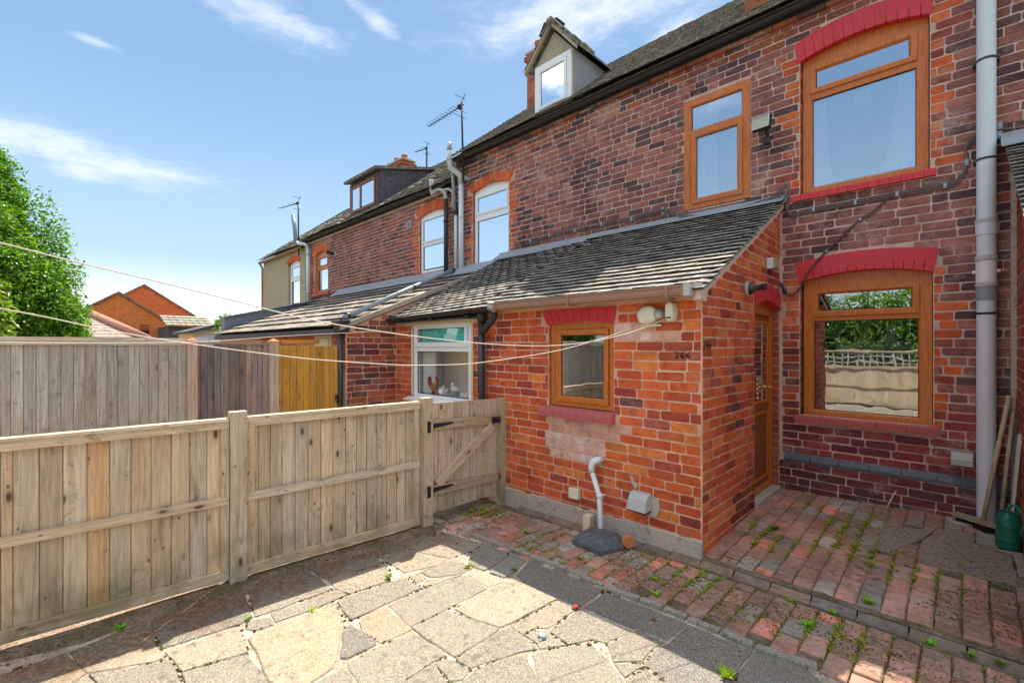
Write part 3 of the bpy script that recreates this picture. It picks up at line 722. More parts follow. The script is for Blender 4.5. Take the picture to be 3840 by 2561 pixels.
# --- generic pieces
def arcz(x0, x1, zs, rise):
    def f(x):
        t = (x-(x0+x1)/2)/((x1-x0)/2); t = max(-1, min(1, t)); return zs+rise*(1-t*t)
    return f
def brick_arch(parent, org, al, out, x0, x1, zs, rise, x0e, x1e, ze, risee, n, mat, proud=.006, depth=.09, color=None):
    # a segmental arch of separate voussoirs; x0..x1 intrados, x0e..x1e extrados
    org = Vector(org); al = Vector(al); out = Vector(out)
    a = MB(); fi = arcz(x0, x1, zs, rise); fe = arcz(x0e, x1e, ze, risee)
    P = lambda x, z, k: org+al*x+Vector((0, 0, z))+out*k
    a.prism([P(x0e+.01, ze-.01, -depth), P(x1e-.01, ze-.01, -depth), P(x1, zs+.02, -depth), P(x0, zs+.02, -depth)], -out*.01)
    ar = a.build('window_arch' if parent else 'arch', mat, parent)
    for k in range(n):
        t0, t1 = k/n, (k+1)/n; g = .0022/(x1-x0)
        t0 += g; t1 -= g
        def I(t): x = x0+(x1-x0)*t; return x, fi(x)
        def E(t): x = x0e+(x1e-x0e)*t; return x, fe(x)
        i0, i1, e0, e1 = I(t0), I(t1), E(t0), E(t1); pr = proud+rnd.uniform(-.0015, .0015)
        m = MB(); m.prism([P(*i0, pr), P(*i1, pr), P(*e1, pr), P(*e0, pr)], -out*(depth+pr))
        m.build('arch_brick', mat, ar, color=color or rnd.choice(OR))
    return ar
def room(parent, org, al, out, a, b, c, d_, depth=.7, mat=None):
    m = MB(); al = Vector(al); out = Vector(out); P = lambda u, z, k: Vector(org)+al*u+Vector((0, 0, z))-out*k
    k0 = .10; m.quad(P(a, c, depth), P(b, c, depth), P(b, d_, depth), P(a, d_, depth))
    m.quad(P(a, c, k0), P(a, d_, k0), P(a, d_, depth), P(a, c, depth)); m.quad(P(b, c, k0), P(b, c, depth), P(b, d_, depth), P(b, d_, k0))
    m.quad(P(a, c, k0), P(a, c, depth), P(b, c, depth), P(b, c, k0)); m.quad(P(a, d_, k0), P(b, d_, k0), P(b, d_, depth), P(a, d_, depth))
    return m.build('room_interior', mat or ROOM, parent)
def bar(m, org, al, out, u0, u1, z0, z1, k0, k1):
    al = Vector(al); out = Vector(out)
    c = Vector(org)+al*((u0+u1)/2)+Vector((0, 0, (z0+z1)/2))+out*((k0+k1)/2)
    m.obox(c, al*((u1-u0)/2), out*((k1-k0)/2), Vector((0, 0, (z1-z0)/2)))
def frame_ring(org, al, out, u0, u1, z0, z1, wd, k0, k1, bev=.012):
    # mitred ring with a sloped inner edge
    al = Vector(al); out = Vector(out); m = MB(); P = lambda u, z, k: Vector(org)+al*u+Vector((0, 0, z))+out*k
    O = [(u0, z0), (u1, z0), (u1, z1), (u0, z1)]; I = [(u0+wd-bev, z0+wd-bev), (u1-wd+bev, z0+wd-bev), (u1-wd+bev, z1-wd+bev), (u0+wd-bev, z1-wd+bev)]
    J = [(u0+wd, z0+wd), (u1-wd, z0+wd), (u1-wd, z1-wd), (u0+wd, z1-wd)]
    for i in range(4):
        j = (i+1) % 4
        m.quad(P(*O[i], k1), P(*O[j], k1), P(*I[j], k1), P(*I[i], k1))
        m.quad(P(*I[i], k1), P(*I[j], k1), P(*J[j], k1-bev), P(*J[i], k1-bev))
        m.quad(P(*J[i], k1-bev), P(*J[j], k1-bev), P(*J[j], k0), P(*J[i], k0))
        m.quad(P(*O[j], k1), P(*O[i], k1), P(*O[i], k0), P(*O[j], k0))
    return m
def pane(parent, org, al, out, u0, u1, z0, z1, k, mat):
    al = Vector(al); out = Vector(out); m = MB(); bar(m, org, al, out, u0, u1, z0, z1, k-.004, k)
    g = frame_ring(org, al, out, u0-.004, u1+.004, z0-.004, z1+.004, .009, k, k+.004, .001)
    o = m.build('pane', mat, parent); g.build('gasket', GASKET, parent); return o
def window(parent, org, al, out, u0, u1, z0, z1, lights, mat, k1=-.035, fr=.05, headf=None, glass=GLASS, label=None):
    # lights: (u0,u1,z0,z1 of the pane, sash frame width or 0 when fixed)
    al = Vector(al); out = Vector(out)
    w0 = frame_ring(org, al, out, u0, u1, z0, z1, fr, k1-.06, k1)
    P = lambda u, z, k: Vector(org)+al*u+Vector((0, 0, z))+out*k
    if headf:  # curved head board up to the soffit of the arch
        n = 14
        for i in range(n):
            a = u0+(u1-u0)*i/n; b = u0+(u1-u0)*(i+1)/n
            w0.quad(P(a, z1-.001, k1-.004), P(b, z1-.001, k1-.004), P(b, headf(b)+.01, k1-.004), P(a, headf(a)+.01, k1-.004))
    zs = sorted({(l[2], l[3]) for l in lights}, reverse=True)
    for (a0, a1), (b0, b1) in zip(zs[:-1], zs[1:]):
        bar(w0, org, al, out, u0+fr-.01, u1-fr+.01, b1+.003, a0-.003, k1-.05, k1-.002)
    wobj = w0.build('window', mat, parent, label=label)
    for a, b, c, d_, sw in lights:
        if sw:
            s = frame_ring(org, al, out, a-sw, b+sw, c-sw, d_+sw, sw, k1-.03, k1+.014)
            s.build('sash', mat, wobj); pane(wobj, org, al, out, a, b, c, d_, k1-.014, glass)
        else: pane(wobj, org, al, out, a, b, c, d_, k1-.026, glass)
    return wobj
def curtain(parent, org, al, out, ut0, ut1, ub0, ub1, z0, z1, k):
    al = Vector(al); out = Vector(out); m = MB(); n = 34; rows = []
    for r_ in range(5):
        t = r_/4; a = ub0+(ut0-ub0)*t; b = ub1+(ut1-ub1)*t; z = z0+(z1-z0)*t
        rows.append([Vector(org)+al*(a+(b-a)*i/n)+Vector((0, 0, z))-out*(k+.018*math.sin(i*1.35+.4*math.sin(i))) for i in range(n+1)])
    for r_ in range(4):
        for i in range(n): m.quad(rows[r_][i], rows[r_][i+1], rows[r_+1][i+1], rows[r_+1][i])
    return m.build('curtain', CURT, parent, smooth=True)
AX, OUTM = (1, 0, 0), (0, -1, 0)
OM = (0, YM, 0); OF = (0, YF, 0)
# ------------------------------------------------------------------ our house
house = thing('terraced_house', 'brick house with golden oak windows and red painted arches above the patio', 'house', (-1, YM, 0))
H1 = [(-1.175, -.205, .875, 2.28), (-1.175, -.225, 3.04, 4.46), (-2.345, -1.630, 3.112, 4.375)]
AR1 = (-1.185, -.20, 2.172, .072); AR2 = (-1.20, -.205, 4.335, .085)
wp = wallpanel(OM, AX, OUTM, XC, 1.2, 0, 4.84, H1, depth=.14)
wall = wp.build('wall', MORTM, house)
def blocked_house(z):
    b = []
    if z < 2.95 and True: b.append((XC-5, XS+.02 if z < 2.93 else XS-.1))
    for h in H1:
        if h[2] < z < h[3]: b.append((h[0]-.002, h[1]+.002))
    if 2.20 < z < 2.42: t = (z-2.20)/.22; b.append((-1.184-.03*t-.004, -.196+.03*t+.004)) if z < 2.37 else b.append((-1.05, -.33))
    if 4.37 < z < 4.62: b.append((-1.225, -.20)) if z < 4.54 else b.append((-1.0, -.42))
    if .80 < z < .875: b.append((-1.215, -.16))
    if 2.965 < z < 3.04: b.append((-1.24, -.18))
    if .40 < z < .50: b.append((-1.32, .05))
    return b
def col_house(u, z, r):
    q = (.88 < z < 2.2 or 3.05 < z < 4.4)
    if q and (-1.30 < u < -1.17 or -.215 < u < -.06): return r.choice(OR) if r.random() < .75 else (.34, .08, .05)
    return col_main(u, z, r)
def blockAB(z):
    b = list(blockB(z)) + list(blocked_house(z))
    return b
def blockB(z):
    b = []
    if z < 2.95: b.append((-5.44, XC))
    if z < 2.7: b.append((-6.6, -5.4))
    if 2.915 < z < 4.26: b.append((-6.122, -5.233))
    if 4.19 < z < 4.42: b.append((-6.26, -5.10)) if z < 4.36 else b.append((-6.05, -5.3))
    if 2.84 < z < 2.915: b.append((-6.30, -5.1))
    return b
def col_AB(u, z, r):
    if u < XC and 2.9 < z < 4.25 and (-6.26 < u < -6.12 or -5.24 < u < -5.1): return r.choice(OR)
    return col_house(u, z, r)
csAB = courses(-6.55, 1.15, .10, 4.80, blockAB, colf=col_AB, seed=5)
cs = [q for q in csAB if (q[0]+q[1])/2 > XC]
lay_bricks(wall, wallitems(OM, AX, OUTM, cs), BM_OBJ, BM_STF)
# projecting corbel course under the gutter
m = MB(); x = XC
while x < 1.1: m.cur = rnd.choice([(.12, .07, .07), (.34, .10, .06), (.40, .12, .06), (.16, .08, .07)]); m.box((x+.004, YM-.035, 4.755), (x+.221, YM-.006, 4.825)); x += .225
m.build('corbel_course', BM_STF, house, kind='stuff')
brick_arch(house, OM, AX, OUTM, *AR1, -1.216, -.168, 2.362, .058, 15, PAINT, proud=.010)
brick_arch(house, OM, AX, OUTM, *AR2, -1.226, -.200, 4.53, .09, 13, PAINT, proud=.010)
def reveal_bricks(parent, y0, y1, xs, z0, z1, nx):
    z = z0+.04; k = 0
    while z < z1-.02:
        m = MB(); m.obox((xs+nx*.002, (y0+y1)/2, z), (.004, 0, 0), (0, (y1-y0)/2-.004, 0), (0, 0, .033))
        m.build('reveal_brick', BM_OBJ, parent, color=rnd.choice(OR) if k % 2 else (.34, .08, .05)); z += .0755; k += 1
reveal_bricks(wall, YM+.004, YM+.058, -1.175, .875, 2.2, 1); reveal_bricks(wall, YM+.004, YM+.058, -1.175, 3.04, 4.34, 1)
w1 = window(house, OM, AX, OUTM, -1.156, -.212, .842, 2.135, [(-1.03, -.345, 1.888, 2.052, .052), (-1.066, -.300, .930, 1.788, 0)], OAK, k1=-.06, fr=.088, headf=arcz(*AR1), label='golden oak window of the ground floor')
w2 = window(house, OM, AX, OUTM, -1.165, -.235, 3.02, 4.31, [(-1.052, -.360, 4.070, 4.232, .052), (-1.082, -.318, 3.105, 3.957, 0)], OAK, k1=-.06, fr=.084, headf=arcz(*AR2), glass=GLASSUP, label='large golden oak window upstairs')
w3 = window(house, OM, AX, OUTM, -2.345, -1.630, 3.115, 4.372, [(-2.258, -1.716, 4.018, 4.286, 0), (-2.200, -1.760, 3.230, 3.918, .058)], OAK, k1=.012, fr=.086, glass=GLASSUP, label='narrow golden oak window upstairs')
for (a, b, c, d_), wn in ((H1[0], w1), (H1[1], w2), (H1[2], w3)):
    room(house, OM, AX, OUTM, a, b, c, d_, .9)
curtain(house, OM, AX, OUTM, -1.11, -.99, -1.11, -.93, 3.08, 4.05, .125)
curtain(house, OM, AX, OUTM, -.40, -.25, -.55, -.25, 3.08, 4.20, .125)
curtain(house, OM, AX, OUTM, -2.30, -2.02, -2.30, -2.02, 3.15, 4.3, .125)
curtain(house, OM, AX, OUTM, -.52, -.46, -.62, -.54, .88, 1.75, .2)
m = MB(); m.box((-.77, YM+.16, 3.82), (-.64, YM+.20, 3.95)); m.build('hanging_lamp_shade', UPVC, house)
m = MB(); m.box((-1.0, YM+.75, .9), (-.35, YM+.85, 1.6)); m.build('pale_chair_back', CURT, house)
# sills
def brick_sill(parent, x0, x1, z0, z1, n, mat, proud=.03, org=YM, chamf=.0, name='sill'):
    s = MB(); s.box((x0+.01, org-.01, z0+.004), (x1-.01, org+.09, z1-.004)); so = s.build(name, mat, parent)
    w_ = (x1-x0)/n
    for k in range(n):
        a = x0+k*w_+.0015; b = a+w_-.003; p = proud+rnd.uniform(-.002, .002); y = org
        m = MB(); m.prism([(a, y+.05, z0), (a, y-p, z0+.004), (a, y-p, z1-chamf-.012), (a, y-p+chamf+.004, z1-.004), (a, y+.05, z1+.004)], (b-a, 0, 0))
        m.build('sill_brick', mat, so)
    return so
brick_sill(house, -1.210, -.162, .800, .872, 5, PAINTD, .045)
brick_sill(house, -1.238, -.183, 2.968, 3.036, 14, PAINT, .035)
brick_sill(house, -2.30, -1.68, 3.085, 3.108, 3, CEMENT, .01)
# chamfered blue plinth course
m = MB()
x = -1.305
while x < .27:
    L = min(.222, .27-x); m = MB(); m.prism([(x+.003, YM+.01, .415), (x+.003, YM-.05, .415), (x+.003, YM-.05, .440), (x+.003, YM-.004, .492), (x+.003, YM+.01, .492)], (L-.005, 0, 0))
    m.build('plinth_brick', BLUEB, house); x += .225
m = MB(); m.box((-1.354, YM-.042, .05), (.27, YM-.002, .41)); m.build('plinth_backing', MORTM, house)
cs = courses(-1.35, .27, .11, .41, lambda z: [], colf=col_main, seed=9)
lay_bricks(house, wallitems((0, YM-.044, 0), AX, OUTM, cs), BM_OBJ, BM_STF, 120)

def tile_roof(parent, x0, x1, y0, y1, zf, gauge, tw, om, sm, limit=300, thick=.013, lift=.020, tints=((1, 1, 1),), holef=None, name='roof_tile', over=.06, maxy=None, back=True):
    # zf(x,y) top surface; rows run from the eave y0 to y1
    sl = (zf((x0+x1)/2, y1)-zf((x0+x1)/2, y0))/(y1-y0); cosd = 1/math.sqrt(1+sl*sl); up = Vector((0, cosd, sl*cosd)); nrm = Vector((0, -sl*cosd, cosd))
    n = int((y1-y0)/cosd/gauge)+1; items = []
    for r_ in range(n):
        x = x0-(tw*.5 if r_ % 2 else 0)
        yb = y0+r_*gauge*cosd
        while x < x1-.01:
            a, b = max(x, x0), min(x+tw, x1)
            if b-a > .03 and not (holef and holef((a+b)/2, yb)): items.append(((a+b)/2, b-a, yb))
            x += tw
    if back:
        m = MB()
        k = 12
        for i in range(k):
            a = x0+(x1-x0)*i/k; b = x0+(x1-x0)*(i+1)/k
            m.quad((a, y0+.02, zf(a, y0)-.030), (b, y0+.02, zf(b, y0)-.030), (b, y1, zf(b, y1)-.030), (a, y1, zf(a, y1)-.030))
        m.build('roof_underlay', BPLA, parent)
    ln = gauge*1.35; items.sort(key=lambda q: -pxsize((q[0], q[2], zf(q[0], q[2])), q[1]))
    # local: x along, y up the slope, z off the roof, tail end lifted
    ang = math.atan(sl)
    tiles = []
    for s_ in range(5):
        r_ = random.Random(s_+40); m = MB(); j = lambda a: r_.uniform(-a, a)
        V = [(-.5, j(.006), lift+j(.003)), (.5, j(.006), lift+j(.003)), (.5, ln, -.003), (-.5, ln, -.003)]
        m.v = V+[(x_, y_, z_-thick) for x_, y_, z_ in V]; m.f = [(0, 1, 2, 3), (7, 6, 5, 4), (0, 4, 5, 1), (1, 5, 6, 2), (2, 6, 7, 3), (3, 7, 4, 0)]
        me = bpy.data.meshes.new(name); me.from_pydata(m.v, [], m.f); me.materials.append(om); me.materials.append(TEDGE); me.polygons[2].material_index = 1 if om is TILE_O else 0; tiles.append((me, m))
    M3 = Matrix(((1, 0, 0), up, nrm)).transposed() if False else Matrix([[1, 0, 0], [0, up.y, nrm.y], [0, up.z, nrm.z]])
    for i, (xc, wd, yb) in enumerate(items[:limit]):
        me, _ = tiles[rnd.randrange(5)]; o = bpy.data.objects.new(name, me); COL.objects.link(o)
        o.location = (xc, yb, zf(xc, yb)+rnd.uniform(-.002, .002)); o.scale = (wd-.004, 1, 1); o.rotation_euler = (ang+rnd.uniform(-.012, .012), rnd.uniform(-.012, .012), rnd.uniform(-.01, .01))
        t = rnd.choice(tints); j_ = rnd.uniform(.75, 1.2); o.color = (t[0]*j_, t[1]*j_, t[2]*j_, 1); attach(o, parent)
    if len(items) > limit:
        m = MB()
        for xc, wd, yb in items[limit:]:
            _, b = tiles[rnd.randrange(5)]; i0 = len(m.v); z = zf(xc, yb); t = rnd.choice(tints); j_ = rnd.uniform(.7, 1.25); c = tuple(q*j_ for q in t); rz = rnd.uniform(-.02, .02); dz = rnd.uniform(-.003, .003)
            for x_, y_, z_ in b.v:
                q = Vector((xc, yb, z+dz+x_*rz))+Vector((x_*(wd-.004), 0, 0))+up*y_+nrm*z_; m.v.append(tuple(q))
            for f in b.f: m.f.append(tuple(i0+q for q in f)); m.c.append(c)
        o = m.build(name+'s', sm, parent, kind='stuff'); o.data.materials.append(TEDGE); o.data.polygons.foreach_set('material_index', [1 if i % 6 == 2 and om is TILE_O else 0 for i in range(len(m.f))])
def half_gutter(m, x0, x1, y, z, r=.055, drop=.0):
    n = 8
    for i in range(n):
        a0 = math.pi*i/n; a1 = math.pi*(i+1)/n
        p0 = (y-r*math.cos(a0), -r*math.sin(a0)); p1 = (y-r*math.cos(a1), -r*math.sin(a1)); q0 = (y-(r-.004)*math.cos(a0), -(r-.004)*math.sin(a0)); q1 = (y-(r-.004)*math.cos(a1), -(r-.004)*math.sin(a1))
        m.quad((x0, p0[0], z+p0[1]), (x1, p0[0], z+drop+p0[1]), (x1, p1[0], z+drop+p1[1]), (x0, p1[0], z+p1[1]))
        m.quad((x0, q0[0], z+q0[1]), (x0, q1[0], z+q1[1]), (x1, q1[0], z+drop+q1[1]), (x1, q0[0], z+drop+q0[1]))
    m.quad((x0, y-r, z), (x1, y-r, z+drop), (x1, y-r+.006, z+drop+.003), (x0, y-r+.006, z+.003))
    m.box((x0, y+r-.004, z-.02), (x1, y+r, z+.01))
TW = ((1, 1, 1), (1.15, 1.1, 1.0), (.85, .85, .9), (.95, .85, .78))
rA = lambda x, y: 4.885+.781*(y-5.03)+.015*math.sin(x*1.3)
roofA = MB(); roofA.quad((XC, 5.05, 4.84), (1.2, 5.05, 4.84), (1.2, 8.15, 7.26), (XC, 8.15, 7.26)); roofA.quad((XC, 8.15, 7.26), (1.2, 8.15, 7.26), (1.2, 11.3, 4.84), (XC, 11.3, 4.84))
roofo = roofA.build('roof', SLATE_O, house)
D3 = (-1.75, -.55, 5.44)
tile_roof(roofo, XC, 1.2, 5.03, 8.15, rA, .115, .20, SLATE_O, SLATE_S, 150, tints=TW, lift=.024, holef=lambda x, y: D3[0] < x < D3[1] and 5.44 < y < 6.5, name='roof_slate', back=False)
m = MB(); half_gutter(m, XC, 1.2, 5.14, 4.86, .050)
gu = m.build('gutter', BPLA, house)
m = MB(); m.box((XC, 5.20, 4.80), (1.2, YM-.004, 4.87)); m.build('fascia', BPLA, house)
# brown dormer window peeping over the gutter at the top edge
m = MB(); m.box((-1.75, 5.44, 5.17), (-.55, 5.50, 6.3)); m.box((-1.75, 5.50, 5.17), (-1.70, 6.7, 6.3)); m.box((-.6, 5.50, 5.17), (-.55, 6.7, 6.3)); m.box((-1.8, 5.40, 6.3), (-.5, 6.9, 6.38)); dm = m.build('dormer', OAKD, house)
bar_ = MB(); bar_.box((-1.62, 5.425, 5.29), (-.68, 5.442, 6.15)); bar_.build('pane', GLASSUP, dm)
g = frame_ring((0, 5.44, 0), AX, OUTM, -1.70, -.60, 5.21, 6.22, .07, -.01, .022); g.build('window_frame', OAKD, dm)

# ------------------------------------------------------------------ neighbour house with the white window and the gabled dormer
houseB = thing('terraced_house', 'brick terraced house with white arched window and a small gabled dormer on its roof', 'house', (-5, YM, 0))
H2 = [(-6.12, -5.235, 2.915, 4.26)]
wallB = wallpanel(OM, AX, OUTM, -6.55, XC, 0, 4.84, H2).build('wall', MORTM, houseB)
def blockB(z):
    b = []
    if z < 2.95: b.append((-5.44, XC))
    if z < 2.7: b.append((-6.6, -5.4))
    if 2.915 < z < 4.26: b.append((-6.122, -5.233))
    if 4.19 < z < 4.42: b.append((-6.26, -5.10)) if z < 4.36 else b.append((-6.05, -5.3))
    if 2.84 < z < 2.915: b.append((-6.30, -5.1))
    return b
def colB(u, z, r):
    if 2.9 < z < 4.25 and (-6.26 < u < -6.12 or -5.24 < u < -5.1): return r.choice(OR)
    c = col_main(u, z, r); return c
cs = [q for q in csAB if (q[0]+q[1])/2 <= XC]
lay_bricks(wallB, wallitems(OM, AX, OUTM, cs), BM_OBJ, BM_STF)
m = MB(); x = -6.55
while x < XC-.2: m.cur = rnd.choice([(.12, .07, .07), (.34, .10, .06), (.40, .12, .06), (.16, .08, .07)]); m.box((x+.004, YM-.035, 4.755), (x+.221, YM-.006, 4.825)); x += .225
m.build('corbel_course', BM_STF, houseB, kind='stuff')
ARB = (-6.14, -5.215, 4.19, .075)
brick_arch(houseB, OM, AX, OUTM, *ARB, -6.255, -5.10, 4.335, .075, 15, B_OBJ, proud=.012)
reveal_bricks(wallB, YM+.004, YM+.032, -6.12, 2.92, 4.19, 1)
window(houseB, OM, AX, OUTM, -6.10, -5.25, 2.92, 4.16, [(-6.03, -5.335, 3.845, 4.09, .045), (-6.03, -5.30, 2.985, 3.695, 0)], UPVC, fr=.05, headf=arcz(*ARB), glass=GLASSUP)
room(houseB, OM, AX, OUTM, *H2[0], .9)
curtain(houseB, OM, AX, OUTM, -6.02, -5.9, -6.02, -5.9, 2.95, 4.1, .2)
brick_sill(houseB, -6.30, -5.2, 2.845, 2.912, 6, PAINTD, .045)
rf = MB(); rf.quad((-6.55, 5.05, 4.84), (XC, 5.05, 4.84), (XC, 8.15, 7.26), (-6.55, 8.15, 7.26)); rf.quad((-6.55, 8.15, 7.26), (XC, 8.15, 7.26), (XC, 11.3, 4.84), (-6.55, 11.3, 4.84)); rf.quad((-6.55, 5.05, 4.84), (-6.55, 8.15, 7.26), (-6.55, 11.3, 4.84))
roofB = rf.build('roof', SLATE_O, houseB)
tile_roof(roofB, -6.55, XC, 5.03, 8.15, rA, .115, .20, SLATE_O, SLATE_S, 150, tints=TW, lift=.024, holef=lambda x, y: -4.75 < x < -3.95 and 5.32 < y < 6.2, name='roof_slate', back=False)
m = MB(); half_gutter(m, -6.5, XC, 5.14, 4.86, .050); m.build('gutter', BPLA, houseB)
m = MB(); m.box((-6.55, 5.20, 4.80), (XC, YM-.004, 4.87)); m.build('fascia', BPLA, houseB)
# gabled dormer
a, b, yd, z0, z1, za = -4.735, -3.995, 5.30, 5.05, 5.79, 6.22
xm = (a+b)/2+.015; ybk = 5.03+(z1-4.87)/.781; yrk = 5.03+(za-4.87)/.781
m = MB(); m.prism([(a, yd, z0-.05), (b, yd, z0-.05), (b, yd, z1), (xm, yd, za-.03), (a, yd, z1)], (0, .03, 0))
dB = m.build('dormer', DORM, houseB)
m = MB(); m.prism([(b, yd+.03, z0-.05), (b, ybk+.1, z1), (b, yd+.03, z1)], (-.03, 0, 0)); m.build('dormer_cheek', DORMS, dB); m = MB(); m.prism([(a, yd+.03, z0-.05), (a, ybk+.1, z1), (a, yd+.03, z1)], (.03, 0, 0)); m.build('dormer_cheek', DORMS, dB)
m = MB(); fr_ = frame_ring((0, yd, 0), AX, OUTM, a+.03, b-.02, z0, z1-.01, .085, -.01, .03); fr_.build('window_frame', UPVC, dB)
g = frame_ring((0, yd, 0), AX, OUTM, a+.10, b-.10, z0+.06, z1-.08, .05, .0, .045); g.build('sash', UPVC, dB)
pane(dB, (0, yd, 0), AX, OUTM, a+.15, b-.15, z0+.11, z1-.13, .02, GLASSUP)
m = MB()
for s_, xe in ((-1, a-.12), (1, b+.10)):
    ze = z1-.03-.05; up_ = Vector((xm-xe, 0, za+.03-ze))
    m.prism([(xe, yd-.10, ze), (xm, yd-.10, za+.03), (xm, yd-.10, za+.075), (xe-.01*s_*-1, yd-.10, ze+.05)], (0, 0.06+yrk-yd if False else .05, 0))
m.build('barge_board', DORM, dB)
m = MB()
for xe in (a-.12, b+.10):
    ze = z1-.05
    P0 = Vector((xe, yd-.10, ze+.045)); P1 = Vector((xm, yd-.10, za+.07)); nrw = 7
    for k in range(nrw):
        p = P0.lerp(P1, k/nrw); q = P0.lerp(P1, (k+1.15)/nrw); yb1 = 5.03+(p.z-4.87)/.781; yb2 = 5.03+(min(q.z, za+.07)-4.87)/.781; y = yd-.11+rnd.uniform(-.015, .015)
        j = rnd.uniform(.8, 1.2); m.cur = (j, j, j)
        n_ = Vector((0, 0, 1)).cross(Vector((0, 1, 0)))
        o_ = Vector((0, 0, .022))
        m.quad(p+o_+Vector((0, y-p.y, 0)), q+Vector((0, y-q.y, 0)), (q.x, yb2, q.z), Vector((p.x, yb1, p.z))+o_)
        m.quad(p+o_+Vector((0, y-p.y, 0)), Vector((p.x, yb1, p.z))+o_, (p.x, yb1, p.z), p+Vector((0, y-p.y, 0)))
        m.quad(p+Vector((0, y-p.y, -.0)), q+Vector((0, y-q.y, -.0)), q+Vector((0, y-q.y, .0)), p+o_+Vector((0, y-p.y, 0)))
m.build('dormer_tiles', SLATE_S, dB, kind='stuff')
m = MB()
for k in range(4): m.tube([(xm, yd-.12+k*.27, za+.075), (xm, yd+.16+k*.27, za+.075)], [.065, .055], 8)
m.build('ridge_tile', SLATE_O, dB, smooth=True, color=(.8, .75, .7))

def chimney(parent, x0, x1, y0, y1, z0, z1, pots):
    m = MB(); m.box((x0, y0, z0), (x1, y1, z1)); ch = m.build('chimney', MORTM, parent)
    it = []
    cs = courses(x0, x1, z0, z1, lambda z: [], colf=lambda u, z, r: r.choice([(.46, .12, .06), (.36, .09, .05), (.52, .14, .06)]), seed=3)
    it += wallitems((0, y0-.003, 0), AX, OUTM, cs)
    cs = courses(y0, y1, z0, z1, lambda z: [], colf=lambda u, z, r: r.choice([(.46, .12, .06), (.36, .09, .05), (.52, .14, .06)]), seed=4)
    it += wallitems((x1+.003, 0, 0), (0, 1, 0), (1, 0, 0), cs)
    lay_bricks(ch, it, B_OBJ, B_STF, 0)
    m = MB(); m.box((x0-.05, y0-.05, z1-.16), (x1+.05, y1+.05, z1-.06)); m.build('chimney_band', B_OBJ, ch, color=(.42, .11, .06))
    m = MB(); m.prism([(x0-.03, y0-.03, z1), (x1+.03, y0-.03, z1), (x1+.03, y1+.03, z1), (x0-.03, y1+.03, z1)], (0, 0, .05)); m.build('flaunching', CEMENT, ch)
    for px_, py_, h, r_ in pots:
        m = MB(); m.lathe((px_, py_, z1+.02), [(r_*1.1, 0), (r_, .05), (r_*.85, h*.85), (r_*1.05, h*.88), (r_*1.05, h), (r_*.8, h)], 12); m.build('chimney_pot', IRON if h > .3 else TERR, ch, smooth=True)
chimney(houseB, -7.3, -6.62, 7.9, 8.35, 6.6, 8.30, [(-7.1, 8.1, .28, .11), (-6.8, 8.1, .3, .11)])
m = MB(); m.prism([(-6.98, 7.95, 8.62), (-6.60, 7.95, 8.62), (-6.45, 7.95, 8.80), (-6.83, 7.95, 8.86)], (0, .3, 0)); m.box((-6.76, 8.05, 8.3), (-6.72, 8.09, 8.64)); m.box((-6.9, 8.05, 8.3), (-6.86, 8.09, 8.64)); m.build('chimney_cowl', IRON, houseB)

# ------------------------------------------------------------------ third house and the rendered one at the end of the row
rF = lambda x, y: (4.51 if x > -13.4 else 4.40)+.76*(y-5.03)+.012*math.sin(x*2)
houseC = thing('terraced_house', 'brick house further along with a flat roofed dark clad dormer', 'house', (-10, YM, 0))
H3 = [(-7.74, -6.86, 2.97, 4.15), (-12.74, -11.95, 2.98, 4.10)]
wallC = wallpanel(OM, AX, OUTM, -13.38, -6.55, 0, 4.47, H3).build('wall', MORTM, houseC)
def blockC(z):
    b = [(-13.4, -6.5)] if z < 2.62 else []
    for h in H3:
        if h[2] < z < h[3]: b.append((h[0]-.002, h[1]+.002))
    if 4.07 < z < 4.34: b.append((-7.91, -6.70)) if z < 4.28 else b.append((-7.7, -6.9))
    if 4.0 < z < 4.27: b.append((-12.94, -11.86)) if z < 4.2 else b.append((-12.75, -12.05))
    if 2.90 < z < 2.98: b.append((-7.95, -6.75)); b.append((-12.9, -11.85))
    return b
def colC(u, z, r):
    if 2.9 < z < 4.2 and (-7.90 < u < -7.74 or -12.90 < u < -12.74): return r.choice(OR)
    q = r.random(); c = (.36, .12, .085) if q < .6 else (.26, .09, .07) if q < .85 else (.15, .07, .065)
    j = r.uniform(.85, 1.15); return tuple(x*j for x in c)
cs = courses(-13.38, -6.55, .1, 4.44, blockC, colf=colC, seed=11)
lay_bricks(wallC, wallitems(OM, AX, OUTM, cs), BM_OBJ, BM_STF)
ARC = (-7.76, -6.84, 4.075, .07); ARD = (-12.76, -11.93, 4.0, .09)
brick_arch(houseC, OM, AX, OUTM, *ARC, -7.91, -6.70, 4.22, .11, 15, B_OBJ, proud=.012)
brick_arch(houseC, OM, AX, OUTM, *ARD, -12.94, -11.86, 4.15, .10, 13, B_OBJ, proud=.012)
reveal_bricks(wallC, YM+.004, YM+.03, -7.74, 2.97, 4.07, 1); reveal_bricks(wallC, YM+.004, YM+.03, -12.74, 2.98, 4.0, 1)
window(houseC, OM, AX, OUTM, -7.73, -6.88, 2.98, 4.06, [(-7.66, -6.97, 3.60, 4.0, .03), (-7.66, -6.97, 3.05, 3.50, 0)], UPVC, fr=.05, headf=arcz(*ARC), glass=GLASSUP)
window(houseC, OM, AX, OUTM, -12.72, -11.97, 3.0, 3.95, [(-12.62, -12.07, 3.72, 3.90, .04), (-12.62, -12.07, 3.06, 3.60, 0)], OAK, fr=.05, headf=arcz(*ARD), glass=GLASSUP)
for h in H3: room(houseC, OM, AX, OUTM, *h, .9)
brick_sill(houseC, -7.93, -6.78, 2.90, 2.968, 5, PAINTD, .045); brick_sill(houseC, -12.88, -11.85, 2.90, 2.975, 5, PAINTD, .045)
